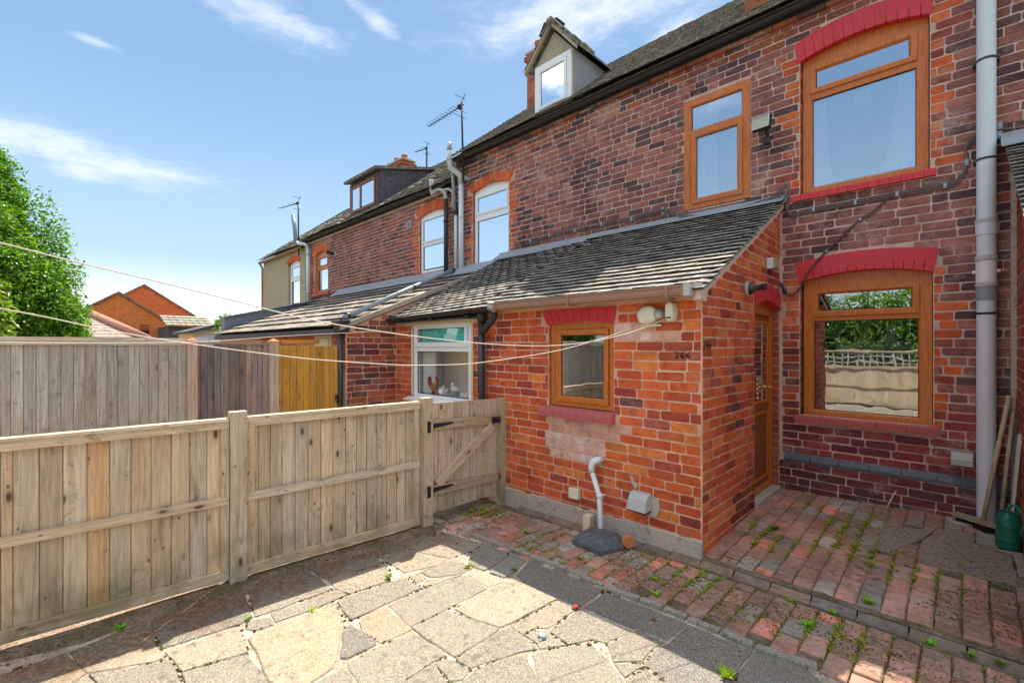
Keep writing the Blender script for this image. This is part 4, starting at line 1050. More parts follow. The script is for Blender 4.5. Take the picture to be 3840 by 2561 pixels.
rf = MB(); rf.quad((-13.38, 5.05, 4.47), (-6.55, 5.05, 4.47), (-6.55, 8.15, 6.82), (-13.38, 8.15, 6.82)); rf.quad((-13.38, 8.15, 6.82), (-6.55, 8.15, 6.82), (-6.55, 11.3, 4.47), (-13.38, 11.3, 4.47))
roofC = rf.build('roof', SLATE_O, houseC)
tile_roof(roofC, -13.38, -6.55, 5.03, 8.15, rF, .13, .24, SLATE_O, SLATE_S, 120, tints=TW, holef=lambda x, y: -11.05 < x < -9.66 and 5.42 < y < 7.0, name='roof_slate', back=False)
m = MB(); half_gutter(m, -13.36, -6.75, 5.14, 4.50, .050); m.build('gutter', BPLA, houseC)
m = MB(); m.box((-13.38, 5.20, 4.44), (-6.55, YM-.004, 4.52)); m.build('fascia', BPLA, houseC)
a, b, yd = -11.05, -9.66, 5.40
m = MB(); m.box((a, yd, 4.76), (b, yd+.03, 5.56)); m.prism([(b, yd+.03, 4.78), (b, 7.05, 6.02), (b, yd+.03, 5.60)], (-.03, 0, 0)); m.prism([(a, yd+.03, 4.78), (a, 7.05, 6.02), (a, yd+.03, 5.60)], (.03, 0, 0)); dC = m.build('dormer', DARKP, houseC)
y = yd+.04
while y < 6.9:
    z0_ = 4.79+.76*(y-yd); z1_ = 5.60+.25*(y-yd); m = MB(); m.prism([(b+.001, y+.004, z0_), (b+.001, y+.135, z0_+.10), (b+.001, y+.135, z1_+.03), (b+.001, y+.004, z1_)], (.018+rnd.uniform(0, .006), 0, 0))
    if z1_-z0_ > .08: m.build('cladding_board', DARKP, dC)
    y += .14
m = MB(); m.obox(((a+b)/2, (yd+7.0)/2-.05, 5.83), ((b-a)/2+.09, 0, 0), (0, .87, .2175), (0, -.008, .03)); m.build('dormer_roof', SLATE_O, dC, color=(.6, .55, .55))
g = frame_ring((0, yd, 0), AX, OUTM, a+.12, b-.10, 4.83, 5.47, .05, -.01, .03); bar(g, (0, yd, 0), AX, OUTM, a+.56, a+.62, 4.87, 5.43, 0, .028); g.build('window_frame', OAKD, dC)
pane(dC, (0, yd, 0), AX, OUTM, a+.18, a+.55, 4.89, 5.41, .015, GLASSUP); pane(dC, (0, yd, 0), AX, OUTM, a+.64, b-.16, 4.89, 5.41, .015, GLASSUP)
chimney(houseC, -13.95, -12.7, 7.95, 8.4, 6.2, 7.45, [(-13.75, 8.15, .16, .10), (-13.35, 8.15, .22, .10), (-12.9, 8.15, .2, .10)])

houseD = thing('rendered_house', 'end house of the row with green stained render and a white arched window', 'house', (-15, YM, 0))
H4 = [(-14.68, -13.80, 2.72, 4.08)]
wallpanel((0, YM-.02, 0), AX, OUTM, -16.95, -13.38, 0, 4.36, H4).build('wall', PEBBLE, houseD)
m = MB(); m.quad((-16.95, YM-.02, 0), (-16.95, YM-.02, 4.36), (-16.95, 8.15, 6.7), (-16.95, 11.3, 4.3), (-16.95, 11.3, 0)); m.build('end_wall', PEBBLE, houseD)
ARE = (-14.70, -13.78, 3.98, .09); brick_arch(houseD, (0, YM-.02, 0), AX, OUTM, *ARE, -14.82, -13.70, 4.12, .10, 13, B_OBJ, proud=.012)
window(houseD, OM, AX, OUTM, -14.66, -13.82, 2.74, 3.94, [(-14.56, -13.92, 3.62, 3.88, .04), (-14.56, -13.92, 2.82, 3.48, 0)], UPVC, fr=.05, headf=arcz(*ARE), glass=GLASSUP)
room(houseD, OM, AX, OUTM, *H4[0], .9)
rf = MB(); rf.quad((-17.05, 5.05, 4.36), (-13.38, 5.05, 4.36), (-13.38, 8.15, 6.71), (-17.05, 8.15, 6.71)); rf.quad((-17.05, 8.15, 6.71), (-13.38, 8.15, 6.71), (-13.38, 11.3, 4.36), (-17.05, 11.3, 4.36))
roofD = rf.build('roof', SLATE_O, houseD)
tile_roof(roofD, -17.05, -13.38, 5.03, 8.15, rF, .13, .24, SLATE_O, SLATE_S, 60, tints=TW, name='roof_slate', back=False)
m = MB(); half_gutter(m, -17.1, -13.40, 5.135, 4.36, .055); m.tube([(-17.0, 5.13, 4.3), (-17.0, 5.2, 4.15), (-17.0, 5.2, .2)], .035, 8); m.build('gutter', BRPL, houseD)

# ------------------------------------------------------------------ our brick extension with its small window and side door
zl = lambda x, y: 1.955+.52*(y-3.2)-.06*max(0, min(1, (-3.66-x)/1.7))
ext = thing('brick_extension', 'low orange brick extension with number 266 on its corner and an oak side door', 'extension', (-2.5, YF, 0))
H5 = [(-2.785, -2.085, .995, 1.80)]
wallF = wallpanel(OF, AX, OUTM, XC, XS, -.1, 1.93, H5).build('wall', MORT, ext)
def blockF(z):
    b = []
    if z < .105: b.append((-6, 0))
    if .995 < z < 1.80: b.append((-2.787, -2.083))
    if 1.74 < z < 1.90: b.append((-2.875, -2.045))
    if .90 < z < .995: b.append((-2.87, -2.065))
    return b
cs = courses(XC, XS-.004, .0, 1.90, blockF, colf=col_front, seed=21)
lay_bricks(wallF, wallitems(OF, AX, OUTM, cs), B_OBJ, B_STF, 300)
AR5 = (-2.80, -2.075, 1.738, .030)
brick_arch(ext, OF, AX, OUTM, *AR5, -2.868, -2.050, 1.878, .004, 9, PAINT, proud=.010)
w5 = window(ext, OF, AX, OUTM, -2.770, -2.098, 1.005, 1.738, [(-2.658, -2.194, 1.098, 1.645, .05)], OAK, k1=-.02, fr=.05, headf=arcz(*AR5), glass=GLASSD)
room(ext, OF, AX, OUTM, *H5[0], .7); reveal_bricks(wallF, YF+.004, YF+.02, -2.785, .995, 1.74, 1)
so = brick_sill(ext, -2.868, -2.068, .900, .995, 9, PAINTD, .065, org=YF, chamf=.03)
# side wall
OS = (XS, 0, 0); AY = (0, 1, 0); OUTS = (1, 0, 0)
zside = lambda y: 1.93+.52*(y-3.314)
DO = (4.455, 5.205, .10, 1.985)
wallpan = wallpanel(OS, AY, OUTS, YF, YM, 0, 1.9, [DO], depth=.25, topf=lambda y: zside(y)+.02)
wallS = wallpan.build('side_wall', MORT, ext)
def blockS(z):
    b = []
    ymin = 3.314+(z+.03-1.93)/.52
    if ymin > 3.314: b.append((3.2, ymin))
    if z < 1.95: b.append((4.453, 5.24))
    if 1.90 < z < 2.12: b.append((4.42, 5.21)) if z < 2.04 else b.append((4.50, 5.12))
    return b
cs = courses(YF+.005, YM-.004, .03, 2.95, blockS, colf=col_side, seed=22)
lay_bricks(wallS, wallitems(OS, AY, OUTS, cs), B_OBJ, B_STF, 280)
AR6 = (4.455, 5.20, 1.905, .075)
brick_arch(ext, OS, AY, OUTS, *AR6, 4.42, 5.21, 2.035, .095, 7, PAINT, proud=.022, depth=.10)
# far jamb of the doorway
z = .14; k = 0
while z < 1.88:
    m = MB(); m.obox((XS-.045, DO[1]-.001, z+.036), (.044, 0, 0), (0, .005, 0), (0, 0, .033)); m.build('reveal_brick', B_OBJ, wallS, color=rnd.choice([(.34, .08, .05), (.46, .09, .04), (.40, .12, .08)])); z += .0755; k += 1
m = MB(); m.box((XS-.25, DO[0], -.05), (XS+.03, DO[1]+.04, .145)); m.build('door_step', CEMENT, ext)
# plinth render with a rough top edge
def rough_band(x0, x1, y, z0f, z1f, t, mat, name, parent):
    m = MB(); n = int((x1-x0)/.03)
    P = []
    for i in range(n+1):
        x = x0+(x1-x0)*i/n; P.append((x, z0f(x), z1f(x)+.018*mnoise.noise(Vector((x*9, 0, 2)))+.010*mnoise.noise(Vector((x*30, 0, 5)))))
    for (xa, a0, a1), (xb, b0, b1) in zip(P[:-1], P[1:]):
        ta = t+.008*mnoise.noise(Vector((xa*6, 1, 0))); tb = t+.008*mnoise.noise(Vector((xb*6, 1, 0)))
        m.quad((xa, y-ta, a0), (xb, y-tb, b0), (xb, y-tb+.004, b1-.012), (xa, y-ta+.004, a1-.012)); m.quad((xa, y-ta+.004, a1-.012), (xb, y-tb+.004, b1-.012), (xb, y-.002, b1), (xa, y-.002, a1))
    m.quad((x1, y-t-.002, P[-1][1]), (x1, y+.01, P[-1][1]), (x1, y+.01, P[-1][2]), (x1, y-t-.002, P[-1][2]-.012))
    return m.build(name, mat, parent)
rough_band(-3.40, XS+.004, YF, lambda x: -.1, lambda x: .155-.012*min(0, x+1.4)*0+(-.03 if x < -2.4 else 0)*0+.03*min(0, x+1.354)*.6, .016, CEMENT, 'plinth_render', ext)
# door
XD = XS-.055
g = frame_ring((XD, 0, 0), AY, OUTS, 4.46, 5.20, .15, 1.90, .055, -.06, 0)
n = 8
for i in range(n):
    fa = arcz(*AR6); ya = 4.46+.74*i/n; yb = 4.46+.74*(i+1)/n; g.quad((XD-.004, ya, 1.895), (XD-.004, yb, 1.895), (XD-.004, yb, fa(yb)+.01), (XD-.004, ya, fa(ya)+.01))
g.build('door_frame', OAK, ext)
XE = XD-.025
m = MB(); m.box((XE-.04, 4.515, .17), (XE, 5.145, 1.84)); dr = m.build('door', OAKD, ext)
for a, b, c, d_, mt in ((4.58, 5.08, 1.02, 1.76, GLASS), (4.58, 5.08, .28, .88, OAK)):
    g = frame_ring((XE, 0, 0), AY, OUTS, a-.03, b+.03, c-.03, d_+.03, .035, .0, .014); g.build('panel_moulding', OAK, dr)
    m = MB(); m.box((XE+.001, a+.005, c+.005), (XE+.006, b-.005, d_-.005)); m.build('pane' if mt is GLASS else 'door_panel', GLASSUP if mt is GLASS else OAKD, dr)
m = MB(); m.box((XE, 5.095, 1.00), (XE+.010, 5.125, 1.24)); m.tube([(XE+.01, 5.11, 1.14), (XE+.05, 5.11, 1.14), (XE+.055, 5.02, 1.14)], .009, 8); m.build('door_handle', BRASS, dr)
m = MB()
for k in range(5): m.box((XE+.006, 4.80-.012, 1.04+k*.045), (XE+.012, 4.80+.012, 1.065+k*.045))
m.build('glass_ornament', BRASS, dr)
# roof
roofF = MB(); roofF.prism([(XC, 3.20, 1.90), (XC, YM, 2.955), (XC, YM, 2.975), (XC, 3.20, 1.92)], (XS+.03-XC, 0, 0)); rF1 = roofF.build('roof', VERGE, ext)
TL = ((1, 1, 1), (1.1, 1.05, .98), (.85, .85, .9), (.95, .88, .8), (1.2, 1.15, 1.05))
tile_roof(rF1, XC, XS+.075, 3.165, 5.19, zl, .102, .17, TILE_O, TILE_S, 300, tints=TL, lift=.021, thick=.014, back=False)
vm = MB(); 
vm.prism([(XS+.004, 3.19, 1.875), (XS+.004, YM, 2.94), (XS+.004, YM, 3.00), (XS+.004, 3.19, 1.935)], (.038, 0, 0)); vm.build('verge_cement', VERGE, ext)
m = MB(); m.prism([(XC, 5.12, zl(-2, 5.12)+.030), (XC, YM-.012, zl(-2, 5.23)+.035), (XC, YM-.012, 3.068), (XC, YM-.018, 3.068), (XC, YM-.020, zl(-2, 5.21)+.042), (XC, 5.12, zl(-2, 5.12)+.037)], (XS+.05-XC, 0, 0)); m.build('lead_flashing', LEAD, ext)
# number painted on the wall
def digits(txt, org, al, out, u, z, h, mat, parent, sx=1.0):
    al = Vector(al); out = Vector(out)
    shp = {'2': [(0, .78), (.12, .95), (.35, 1), (.55, .9), (.6, .72), (.5, .5), (.25, .25), (.02, .02), (.3, .03), (.65, .02)],
           '6': [(.52, .98), (.3, .9), (.1, .6), (.05, .3), (.15, .08), (.35, 0), (.55, .08), (.62, .26), (.52, .44), (.33, .48), (.15, .38), (.07, .25)]}
    m = MB()
    for ch in txt:
        pts = [Vector(org)+al*(u+x*h*.8*sx)+Vector((0, 0, z+y*h))+out*.0075 for x, y in shp[ch]]
        for a, b in zip(pts[:-1], pts[1:]):
            d_ = (b-a); nn = d_.cross(out).normalized()*h*.075*(sx if abs(d_.z) > d_.length*.7 else 1); e = d_.normalized()*h*.04
            m.quad(a-nn-e, b-nn+e, b+nn+e, a+nn-e)
        u += h*.8*sx
    return m.build('painted_number', mat, parent)
digits('266', OF, AX, OUTM, -1.552, 1.460, .043, PENC, ext, 1.25)
digits('266', OS, AY, OUTS, 3.325, 1.538, .046, PENC, ext, 1.35)

# ------------------------------------------------------------------ neighbour's half of the extension
ext2 = thing('brick_extension', 'extension half behind the gate with a white window and china on its sill', 'extension', (-4.5, YF, 0))
H6 = [(-5.03, -3.90, .90, 1.845)]
wallG = wallpanel(OF, AX, OUTM, XL, XC-.001, -.1, 1.90, H6).build('wall', MORT, ext2)
cs = courses(XL+.01, XC-.004, .3, 1.80, lambda z: ([(-5.06, -3.88)] if z > .86 else []), colf=col_bright, seed=31)
lay_bricks(wallG, wallitems(OF, AX, OUTM, cs), B_OBJ, B_STF, 300)
m = MB(); m.box((-5.20, YF-.014, 1.80), (-3.72, YF-.002, 1.90)); m.box((-5.065, YF-.014, .93), (-5.032, YF-.002, 1.80)); m.box((-3.895, YF-.014, .93), (-3.86, YF-.002, 1.80)); m.build('window_surround', CREAMR, ext2)
window(ext2, OF, AX, OUTM, -5.02, -3.905, .90, 1.825, [(-4.945, -4.015, 1.595, 1.758, .055), (-4.955, -3.950, .960, 1.480, 0)], UPVC, k1=.004, fr=.05, glass=GLASSL)
m = MB(); m.prism([(-5.12, YF-.10, .87), (-5.12, YF-.10, .885), (-5.12, YF+.0, .905), (-5.12, YF+.0, .885)], (1.25, 0, 0)); m.build('window_sill', UPVC, ext2)
rm = room(ext2, OF, AX, OUTM, *H6[0], .42, ROOML)
m = MB(); m.box((-4.94, YF+.06, 1.56), (-4.02, YF+.075, 1.80)); m.build('roller_blind', TEAL, ext2)
m = MB(); m.box((-4.945, YF+.09, .93), (-4.70, YF+.12, 1.5)); m.build('side_panel', CHINA, ext2)
m = MB(); m.box((-5.0, YF+.02, .925), (-3.92, YF+.30, .945)); m.build('inner_sill', UPVC, ext2)
roofG = MB(); roofG.prism([(XL-.02, 3.20, 1.84), (XL-.02, YM, 2.895), (XL-.02, YM, 2.915), (XL-.02, 3.20, 1.86)], (XC-XL+.02, 0, 0)); rG1 = roofG.build('roof', BPLA, ext2)
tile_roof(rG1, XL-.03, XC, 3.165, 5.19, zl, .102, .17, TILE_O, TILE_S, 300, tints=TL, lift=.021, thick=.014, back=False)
m = MB(); m.prism([(XL, 5.09, zl(-4, 5.09)+.0), (XL, YM-.012, zl(-4, 5.23)+.02), (XL, YM-.012, 3.06), (XL, YM-.018, 3.06), (XL, YM-.020, zl(-4, 5.21)+.042), (XL, 5.09, zl(-4, 5.09)+.030)], (XC-XL, 0, 0)); m.build('lead_flashing', LEAD, ext2)
# gutters of both halves
m = MB()
prof = [(3.13, 1.972), (3.13, 1.925), (3.145, 1.903), (3.235, 1.903), (3.245, 1.925), (3.245, 1.965)]
m.prism([(-3.43, y_, z_) for y_, z_ in prof], (2.06, 0, 0)); m.prism([(-3.43, y_, z_) for y_, z_ in [(3.122, 1.976), (3.122, 1.966), (3.135, 1.966), (3.135, 1.976)]], (2.06, 0, 0)); m.prism([(-3.43, y_, z_) for y_, z_ in [(3.124, 1.921), (3.124, 1.913), (3.14, 1.905), (3.14, 1.915)]], (2.06, 0, 0))
gut = m.build('gutter', BRPL, ext)
for gx in (-3.32, -2.42, -1.53):
    m = MB(); m.box((gx-.009, 3.117, 1.905), (gx+.009, 3.131, 1.985)); m.box((gx-.009, 3.117, 1.893), (gx+.009, 3.25, 1.903)); m.build('gutter_bracket', BRPL, gut)
m = MB(); m.box((-1.425, 3.122, 1.899), (-1.375, 3.25, 1.978)); m.build('gutter_end', BRPL, gut); m = MB(); m.box((-1.405, 3.118, 1.897), (-1.362, 3.25, 1.982)); m.build('end_cap', PALEM, gut)
m = MB(); m.box((-1.37, 3.20, 1.87), (-1.318, 3.31, 1.99)); m.build('eave_block', VERGE, ext)
m = MB(); half_gutter(m, -5.46, -3.48, 3.20, 1.905, .05, .045); gB = m.build('gutter', BPLA, ext2)
for gx in (-5.1, -4.45, -3.8): m = MB(); m.box((gx-.03, 3.15, 1.845), (gx+.03, 3.30, 1.87)); m.build('rafter_bracket', IRON, gB)

# downpipes
t = thing('downpipe', 'black downpipe between the white window and the gate post', 'drainpipe', (-3.66, 3.25, 0))
m = MB(); m.tube([(-3.66, 3.25, -.05), (-3.66, 3.25, 1.86)], .036, 12); m.tube([(-3.66, 3.25, 1.80), (-3.66, 3.25, 1.92)], .046, 12); m.build('pipe', BPLA, t, smooth=True)
m = MB(); m.tube([(-3.42, 3.20, 1.915), (-3.42, 3.21, 1.85), (-3.47, 3.22, 1.80), (-3.60, 3.24, 1.72), (-3.66, 3.25, 1.68)], [.04, .037, .035, .033, .033], 10); m.build('swan_neck', BPLA, t, smooth=True)
m = MB(); m.tube([(-3.44, 3.17, 1.96), (-3.36, 3.17, 1.93)], [.045, .05], 10); m.build('outlet', PALEM, t, smooth=True)

# ------------------------------------------------------------------ right neighbour's extension side
extR = thing('brick_extension', 'side wall of the brick extension beyond the grey soil pipe at the right edge', 'extension', (.27, 4.3, 0))
XR = .272
wr = wallpanel((XR, 0, 0), (0, 1, 0), (-1, 0, 0), 3.2, YM, 0, 1.9, [], topf=lambda y: 2.0+.52*(y-3.314)).build('wall', MORTM, extR)
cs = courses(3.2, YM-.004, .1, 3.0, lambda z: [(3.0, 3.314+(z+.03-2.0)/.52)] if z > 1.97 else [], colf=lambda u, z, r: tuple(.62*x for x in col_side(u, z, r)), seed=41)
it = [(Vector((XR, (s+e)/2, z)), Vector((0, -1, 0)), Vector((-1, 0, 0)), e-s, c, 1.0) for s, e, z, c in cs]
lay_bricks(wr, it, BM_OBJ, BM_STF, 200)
zr = lambda x, y: 2.06+.52*(y-3.2)
m = MB(); m.prism([(XR-.03, 3.15, 1.96), (XR-.03, YM, 3.045), (XR-.03, YM, 3.075), (XR-.03, 3.15, 1.99)], (1.2, 0, 0)); rr = m.build('roof', VERGE, extR)
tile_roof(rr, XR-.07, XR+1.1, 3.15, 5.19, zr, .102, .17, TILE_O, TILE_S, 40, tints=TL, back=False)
m = MB(); m.prism([(XR-.09, 5.02, zr(0, 5.02)+.03), (XR-.09, YM-.01, 3.17), (XR-.09, YM-.01, 3.20), (XR-.09, 5.02, zr(0, 5.02)+.04)], (.9, 0, 0)); m.build('lead_flashing', LEAD, extR)
m = MB(); m.quad((XR, 3.2, 0), (XR+1.2, 3.2, 0), (XR+1.2, 3.2, 2.0), (XR, 3.2, 2.0)); m.build('front_wall', MORTM, extR)
m = MB(); m.box((XR-.035, YM-.04, .3), (XR, YM-.005, 3.0)); m.build('corner_cement', CEMENT, extR)

# ------------------------------------------------------------------ the next extension along, large concrete tiles
zf3 = lambda x, y: 1.80+.385*(y-2.55)
ext3 = thing('brick_extension', 'next extension along with a low roof of large grey concrete tiles and a black hopper', 'extension', (-8, 2.6, 0))
Y3 = 2.614
ws = wallpanel((XL, 0, 0), AY, OUTS, Y3, YM, 0, 1.7, [], topf=lambda y: 1.76+.40*(y-2.614)).build('side_wall', MORT, ext3)
def col3(u, z, r):
    q = r.random(); c = (.34, .10, .06) if q < .35 else (.22, .06, .05) if q < .65 else (.50, .13, .05) if q < .85 else (.12, .05, .05)
    j = r.uniform(.85, 1.15); return tuple(x*j for x in c)
cs = courses(Y3+.005, YM-.01, .3, 2.9, lambda z: ([(2.5, 2.614+(z+.03-1.76)/.40)] if z > 1.73 else [])+([(3.31, 5.3)] if z < 1.85 else [(3.314, min(5.3, 3.2+(z-1.80)/.52))] if z > 1.85 else []), colf=col3, seed=51)
lay_bricks(ws, wallitems((XL, 0, 0), AY, OUTS, cs), B_OBJ, B_STF, 240)
wf = wallpanel((0, Y3, 0), AX, OUTM, -11.3, XL, 0, 1.74, []).build('wall', MORT, ext3)
cs = courses(-8.6, XL-.01, 1.25, 1.74, lambda z: [(-6.35, -5.82)], colf=lambda u, z, r: r.choice([(.58, .17, .05), (.62, .24, .09), (.50, .12, .05)]), seed=52)
lay_bricks(wf, wallitems((0, Y3, 0), AX, OUTM, cs), B_OBJ, B_STF, 0)
m = MB(); m.box((-6.34, Y3-.02, 0), (-5.83, Y3+.02, 1.69)); dd = m.build('door', CREAMR, ext3); g = frame_ring((0, Y3-.02, 0), AX, OUTM, -6.28, -5.89, 1.0, 1.64, .02, 0, .012); g.build('panel_moulding', CREAMR, dd)
m = MB(); m.prism([(-11.25, 2.52, 1.73), (-11.25, YM, 2.80), (-11.25, YM, 2.83), (-11.25, 2.52, 1.76)], (11.25+XL-.0, 0, 0)); r3 = m.build('roof', BPLA, ext3)
CT = ((1.25, 1.12, .98), (1.1, 1.0, .9), (.9, .85, .8), (1.0, .95, .92))
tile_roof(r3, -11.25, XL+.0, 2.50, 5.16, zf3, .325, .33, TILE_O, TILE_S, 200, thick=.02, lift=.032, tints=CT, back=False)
m = MB(); m.prism([(XL-.03, 2.52, 1.735), (XL-.03, YM-.02, 2.83), (XL-.03, YM-.02, 2.89), (XL-.03, 2.52, 1.80)], (.065, 0, 0)); m.build('verge_cement', simple('mossy_verge_cement', (.40, .34, .26), .9, .25, 9, .6, 50, dirt=.5, dirtcol=(.16, .13, .09)), ext3)
m = MB(); m.prism([(-11.25, 4.98, zf3(0, 4.98)+.035), (-11.25, YM-.012, 2.87), (-11.25, YM-.012, 2.97), (-11.25, YM-.02, 2.97), (-11.25, 4.98, zf3(0, 4.98)+.045)], (11.25+XL, 0, 0)); m.build('lead_flashing', LEAD, ext3)
m = MB(); m.box((-11.2, 2.50, 1.68), (XL-.1, 2.53, 1.75)); m.build('fascia', DARKP, ext3)
# lead covered party wall at its far side
m = MB(); m.prism([(-11.55, 2.70, 1.3), (-11.55, YM-.03, 1.9), (-11.55, YM-.03, 2.80), (-11.55, 2.70, 2.17)], (.30, 0, 0)); pw = m.build('party_wall', PWALL, ext3)
for k in range(9):
    ya = 2.70+k*.28; zt = 2.17+.25*(ya-2.70)
    m = MB(); m.prism([(-11.60, ya+.004, zt-.02), (-11.60, ya+.30, zt+.055), (-11.60, ya+.30, zt+.07+rnd.uniform(0, .01)), (-11.60, ya+.004, zt+.005)], (.42, 0, 0)); m.build('coping_slate', PWALL, pw)
    m = MB(); m.prism([(-11.248, ya+.004, zt-.25), (-11.248, ya+.30, zt-.14), (-11.248, ya+.30, zt+.05), (-11.248, ya+.004, zt-.05)], (.008+rnd.uniform(0, .006), 0, 0)); m.build('lead_apron', PWALL, pw)
t = thing('downpipe', 'black downpipe with hopper at the corner beside the orange gate', 'drainpipe', (-5.50, 2.56, 0))
m = MB(); m.tube([(-5.49, 2.56, -.1), (-5.49, 2.56, 1.72)], .036, 12); m.build('pipe', BPLA, t, smooth=True)
m = MB(); m.prism([(-5.58, 2.50, 1.84), (-5.40, 2.50, 1.84), (-5.43, 2.52, 1.71), (-5.55, 2.52, 1.71)], (0, .13, 0)); m.box((-5.59, 2.49, 1.83), (-5.39, 2.64, 1.86)); m.build('hopper', BPLA, t)
t = thing('waste_pipe', 'dark waste pipe running down across the concrete tiled roof to the hopper', 'drainpipe', (-6.0, 3.8, 2.2))
a = Vector((-6.48, 5.12, 2.90)); b = Vector((-5.50, 2.62, 1.90))
m = MB(); m.tube([a, a.lerp(b, .5)+Vector((0, 0, .01)), b], .034, 12); m.build('pipe', GPLD, t, smooth=True)
for f in (.02, .45, .97): m = MB(); p = a.lerp(b, f); q = a.lerp(b, f+.02); m.tube([p, q], .043, 12); m.build('collar', BPLA, t, smooth=True)
# ------------------------------------------------------------------ timber
def plank(name, parent, p0, p1, wdir, w_, th, mat, color=(1, 1, 1), taper=0.0, kind=None, rough=.002, label=None, tongue=0.0):
    # board from p0 to p1, wide along wdir; mesh has its own long axis z so that the grain follows it
    p0 = Vector(p0); p1 = Vector(p1); L = (p1-p0).length; z = (p1-p0).normalized(); x = Vector(wdir); x = (x-z*x.dot(z)).normalized(); y = z.cross(x)
    n = max(1, int(L/.28)); m = MB(); s_ = rnd.uniform(0, 99); rows = []
    for k in range(n+1):
        t = k/n*L; j = rough*mnoise.noise(Vector((s_, t*3, 0))); j2 = rough*mnoise.noise(Vector((s_+9, t*3, 0)))
        rows.append([(-w_/2+j, -th/2, t), (w_/2+j2, -th/2+taper, t), (w_/2+j2, th/2, t), (-w_/2+j, th/2, t)])
    for r_ in rows: m.v += r_
    for k in range(n):
        for i in range(4):
            q = (i+1) % 4; m.f.append((k*4+i, k*4+q, (k+1)*4+q, (k+1)*4+i))
    m.f.append((3, 2, 1, 0)); m.f.append(tuple(n*4+i for i in range(4)))
    if tongue: m.c = [None]*len(m.f); m.box((w_/2-.004, th/2-.004, 0), (w_/2+tongue, th/2+.002, L))
    m.c = [None]*len(m.f)
    o = m.build(name, mat, None, color=color, kind=kind, label=label)
    o.rotation_euler = Matrix((x, y, z)).transposed().to_euler(); o.location = p0
    if parent is not None: attach(o, parent)
    return o
def wcol(v=.15, warm=.0):
    j = rnd.uniform(1-v, 1+v); k = rnd.uniform(-.5, 1)*warm; return (j*(1+k*.3), j*(1+k*.03), j*(1-k*.25))
FAx, FAy, FBx, FBy = -3.659, -.163, -3.46, 2.395
def fpt(y, off=0.0, z=0.0):
    dx, dy = FBx-FAx, FBy-FAy; L = math.hypot(dx, dy); t = (y-FAy)/dy; return Vector((FAx+dx*t+off*dy/L, y-off*dx/L, z))
FD = (fpt(1)-fpt(0)).normalized()
def onF(u, v, A=None):
    r = raydir(u, v); A = fpt(0); nrm = Vector((FD.y, -FD.x, 0)); t = (A-Vector((0, 0, 0))).dot(nrm)/Vector((r.x, r.y, 0)).dot(nrm); return Vector((r.x*t, r.y*t, EYE+r.z*t))
R1 = Zp(0, 1000, 1.679)
def fy(zx): # board edge seen at zoom x on the fence line
    p = R1(zx, 1200); return onF(p[0]*KD, p[1]*KD).y
edges1 = [fy(x) for x in (0, 78, 245, 395, 548, 690, 825, 952, 1080, 1195, 1305, 1387)]
edges1 = [edges1[0]-.125*k for k in range(28, 0, -1)]+edges1
edges2 = [fy(x) for x in (1597, 1630, 1705, 1780, 1862, 1945, 2025, 2100, 2180, 2250, 2315)]
y_ = edges2[-1]
while y_ < 2.25: y_ += .088; edges2.append(min(y_, 2.33))
def fence_run(edges, ya, yb, name_parent, zt=1.045, zb=-.035, frame_l=None, frame_r=None):
    for i, (a, b) in enumerate(zip(edges[:-1], edges[1:])):
        c = (a+b)/2; w_ = (b-a)-.0045
        col = wcol(.10, .35)
        if name_parent is panelA and i == len(edges)-8: col = (1.10, .85, .62)
        plank('fence_board', name_parent, fpt(c, -.022-.003*(i % 2), zb+.01), fpt(c, -.022-.003*(i % 2), zt-.02), FD, w_, .018, WOOD, col, taper=.005, tongue=.012)
    for z, h, th in ((zt-.028, .050, .036), ((zt+zb)/2-.0, .050, .036), (zb+.035, .065, .03)):
        plank('rail', name_parent, fpt(ya, .004, z), fpt(yb, .004, z), (0, 0, 1), h, th, WOOD, wcol(.08, .3), rough=.004)
    plank('rail', name_parent, fpt(ya, -.012, zt+.004), fpt(yb, -.012, zt+.004), (1, 0, 0), .075, .018, WOOD, (1.15, 1.12, 1.1), rough=.003)
    for y in (frame_l, frame_r):
        if y is not None: plank('frame_upright', name_parent, fpt(y, .0, zb+.06), fpt(y, .0, zt-.04), FD, .045, .03, WOOD, wcol(.08, .6))
yp0, yp1 = onF(526, 1100).y, onF(565, 1100).y
panelA = thing('timber_fence', 'low pale timber fence panel at the left nearest the camera', 'fence', fpt(0, 0, 0)); panelA['group'] = 'low timber fence'
fence_run(edges1, -3.6, yp0-.004, panelA, frame_r=(edges1[-1]+yp0)/2)
panelB = thing('timber_fence', 'low pale timber fence panel between the middle post and the gate', 'fence', fpt(1.6, 0, 0)); panelB['group'] = 'low timber fence'
yg0, yg1 = onF(962, 1100).y, onF(988, 1150).y
fence_run(edges2, yp1+.004, yg0-.002, panelB, frame_l=yp1+.03, frame_r=yg0-.035)
def post(name, lab, y, wy, wx, z0, z1, off=0.0, mat=None, col=None):
    o = plank(name, None, fpt(y, off, z0), fpt(y, off, z1), FD, wy, wx, mat or WOOD, col or wcol(.05, .3), rough=.002, label=lab); o['category'] = 'post'; return o
post('fence_post', 'square timber post in the middle of the low fence', (yp0+yp1)/2, yp1-yp0, .09, -.2, 1.10)
post('gate_post', 'timber post on the hinge side of the small gate', (yg0+yg1)/2+.01, .095, .095, -.2, 1.085, 0, None, (.92, .90, .86))
G3 = Zp(1480, 1450, 2.6133)
def fg(x, y=600): p = G3(x, y); return onF(p[0]*KD, p[1]*KD)
post('gate_post', 'timber post against the brick wall on the latch side of the gate', fg(1050).y, .075, .08, -.1, 1.02, .0, None, (.88, .85, .82))
gate = thing('garden_gate', 'small boarded timber gate with Z brace and black strap hinges', 'gate', fpt(2.8, 0, 0))
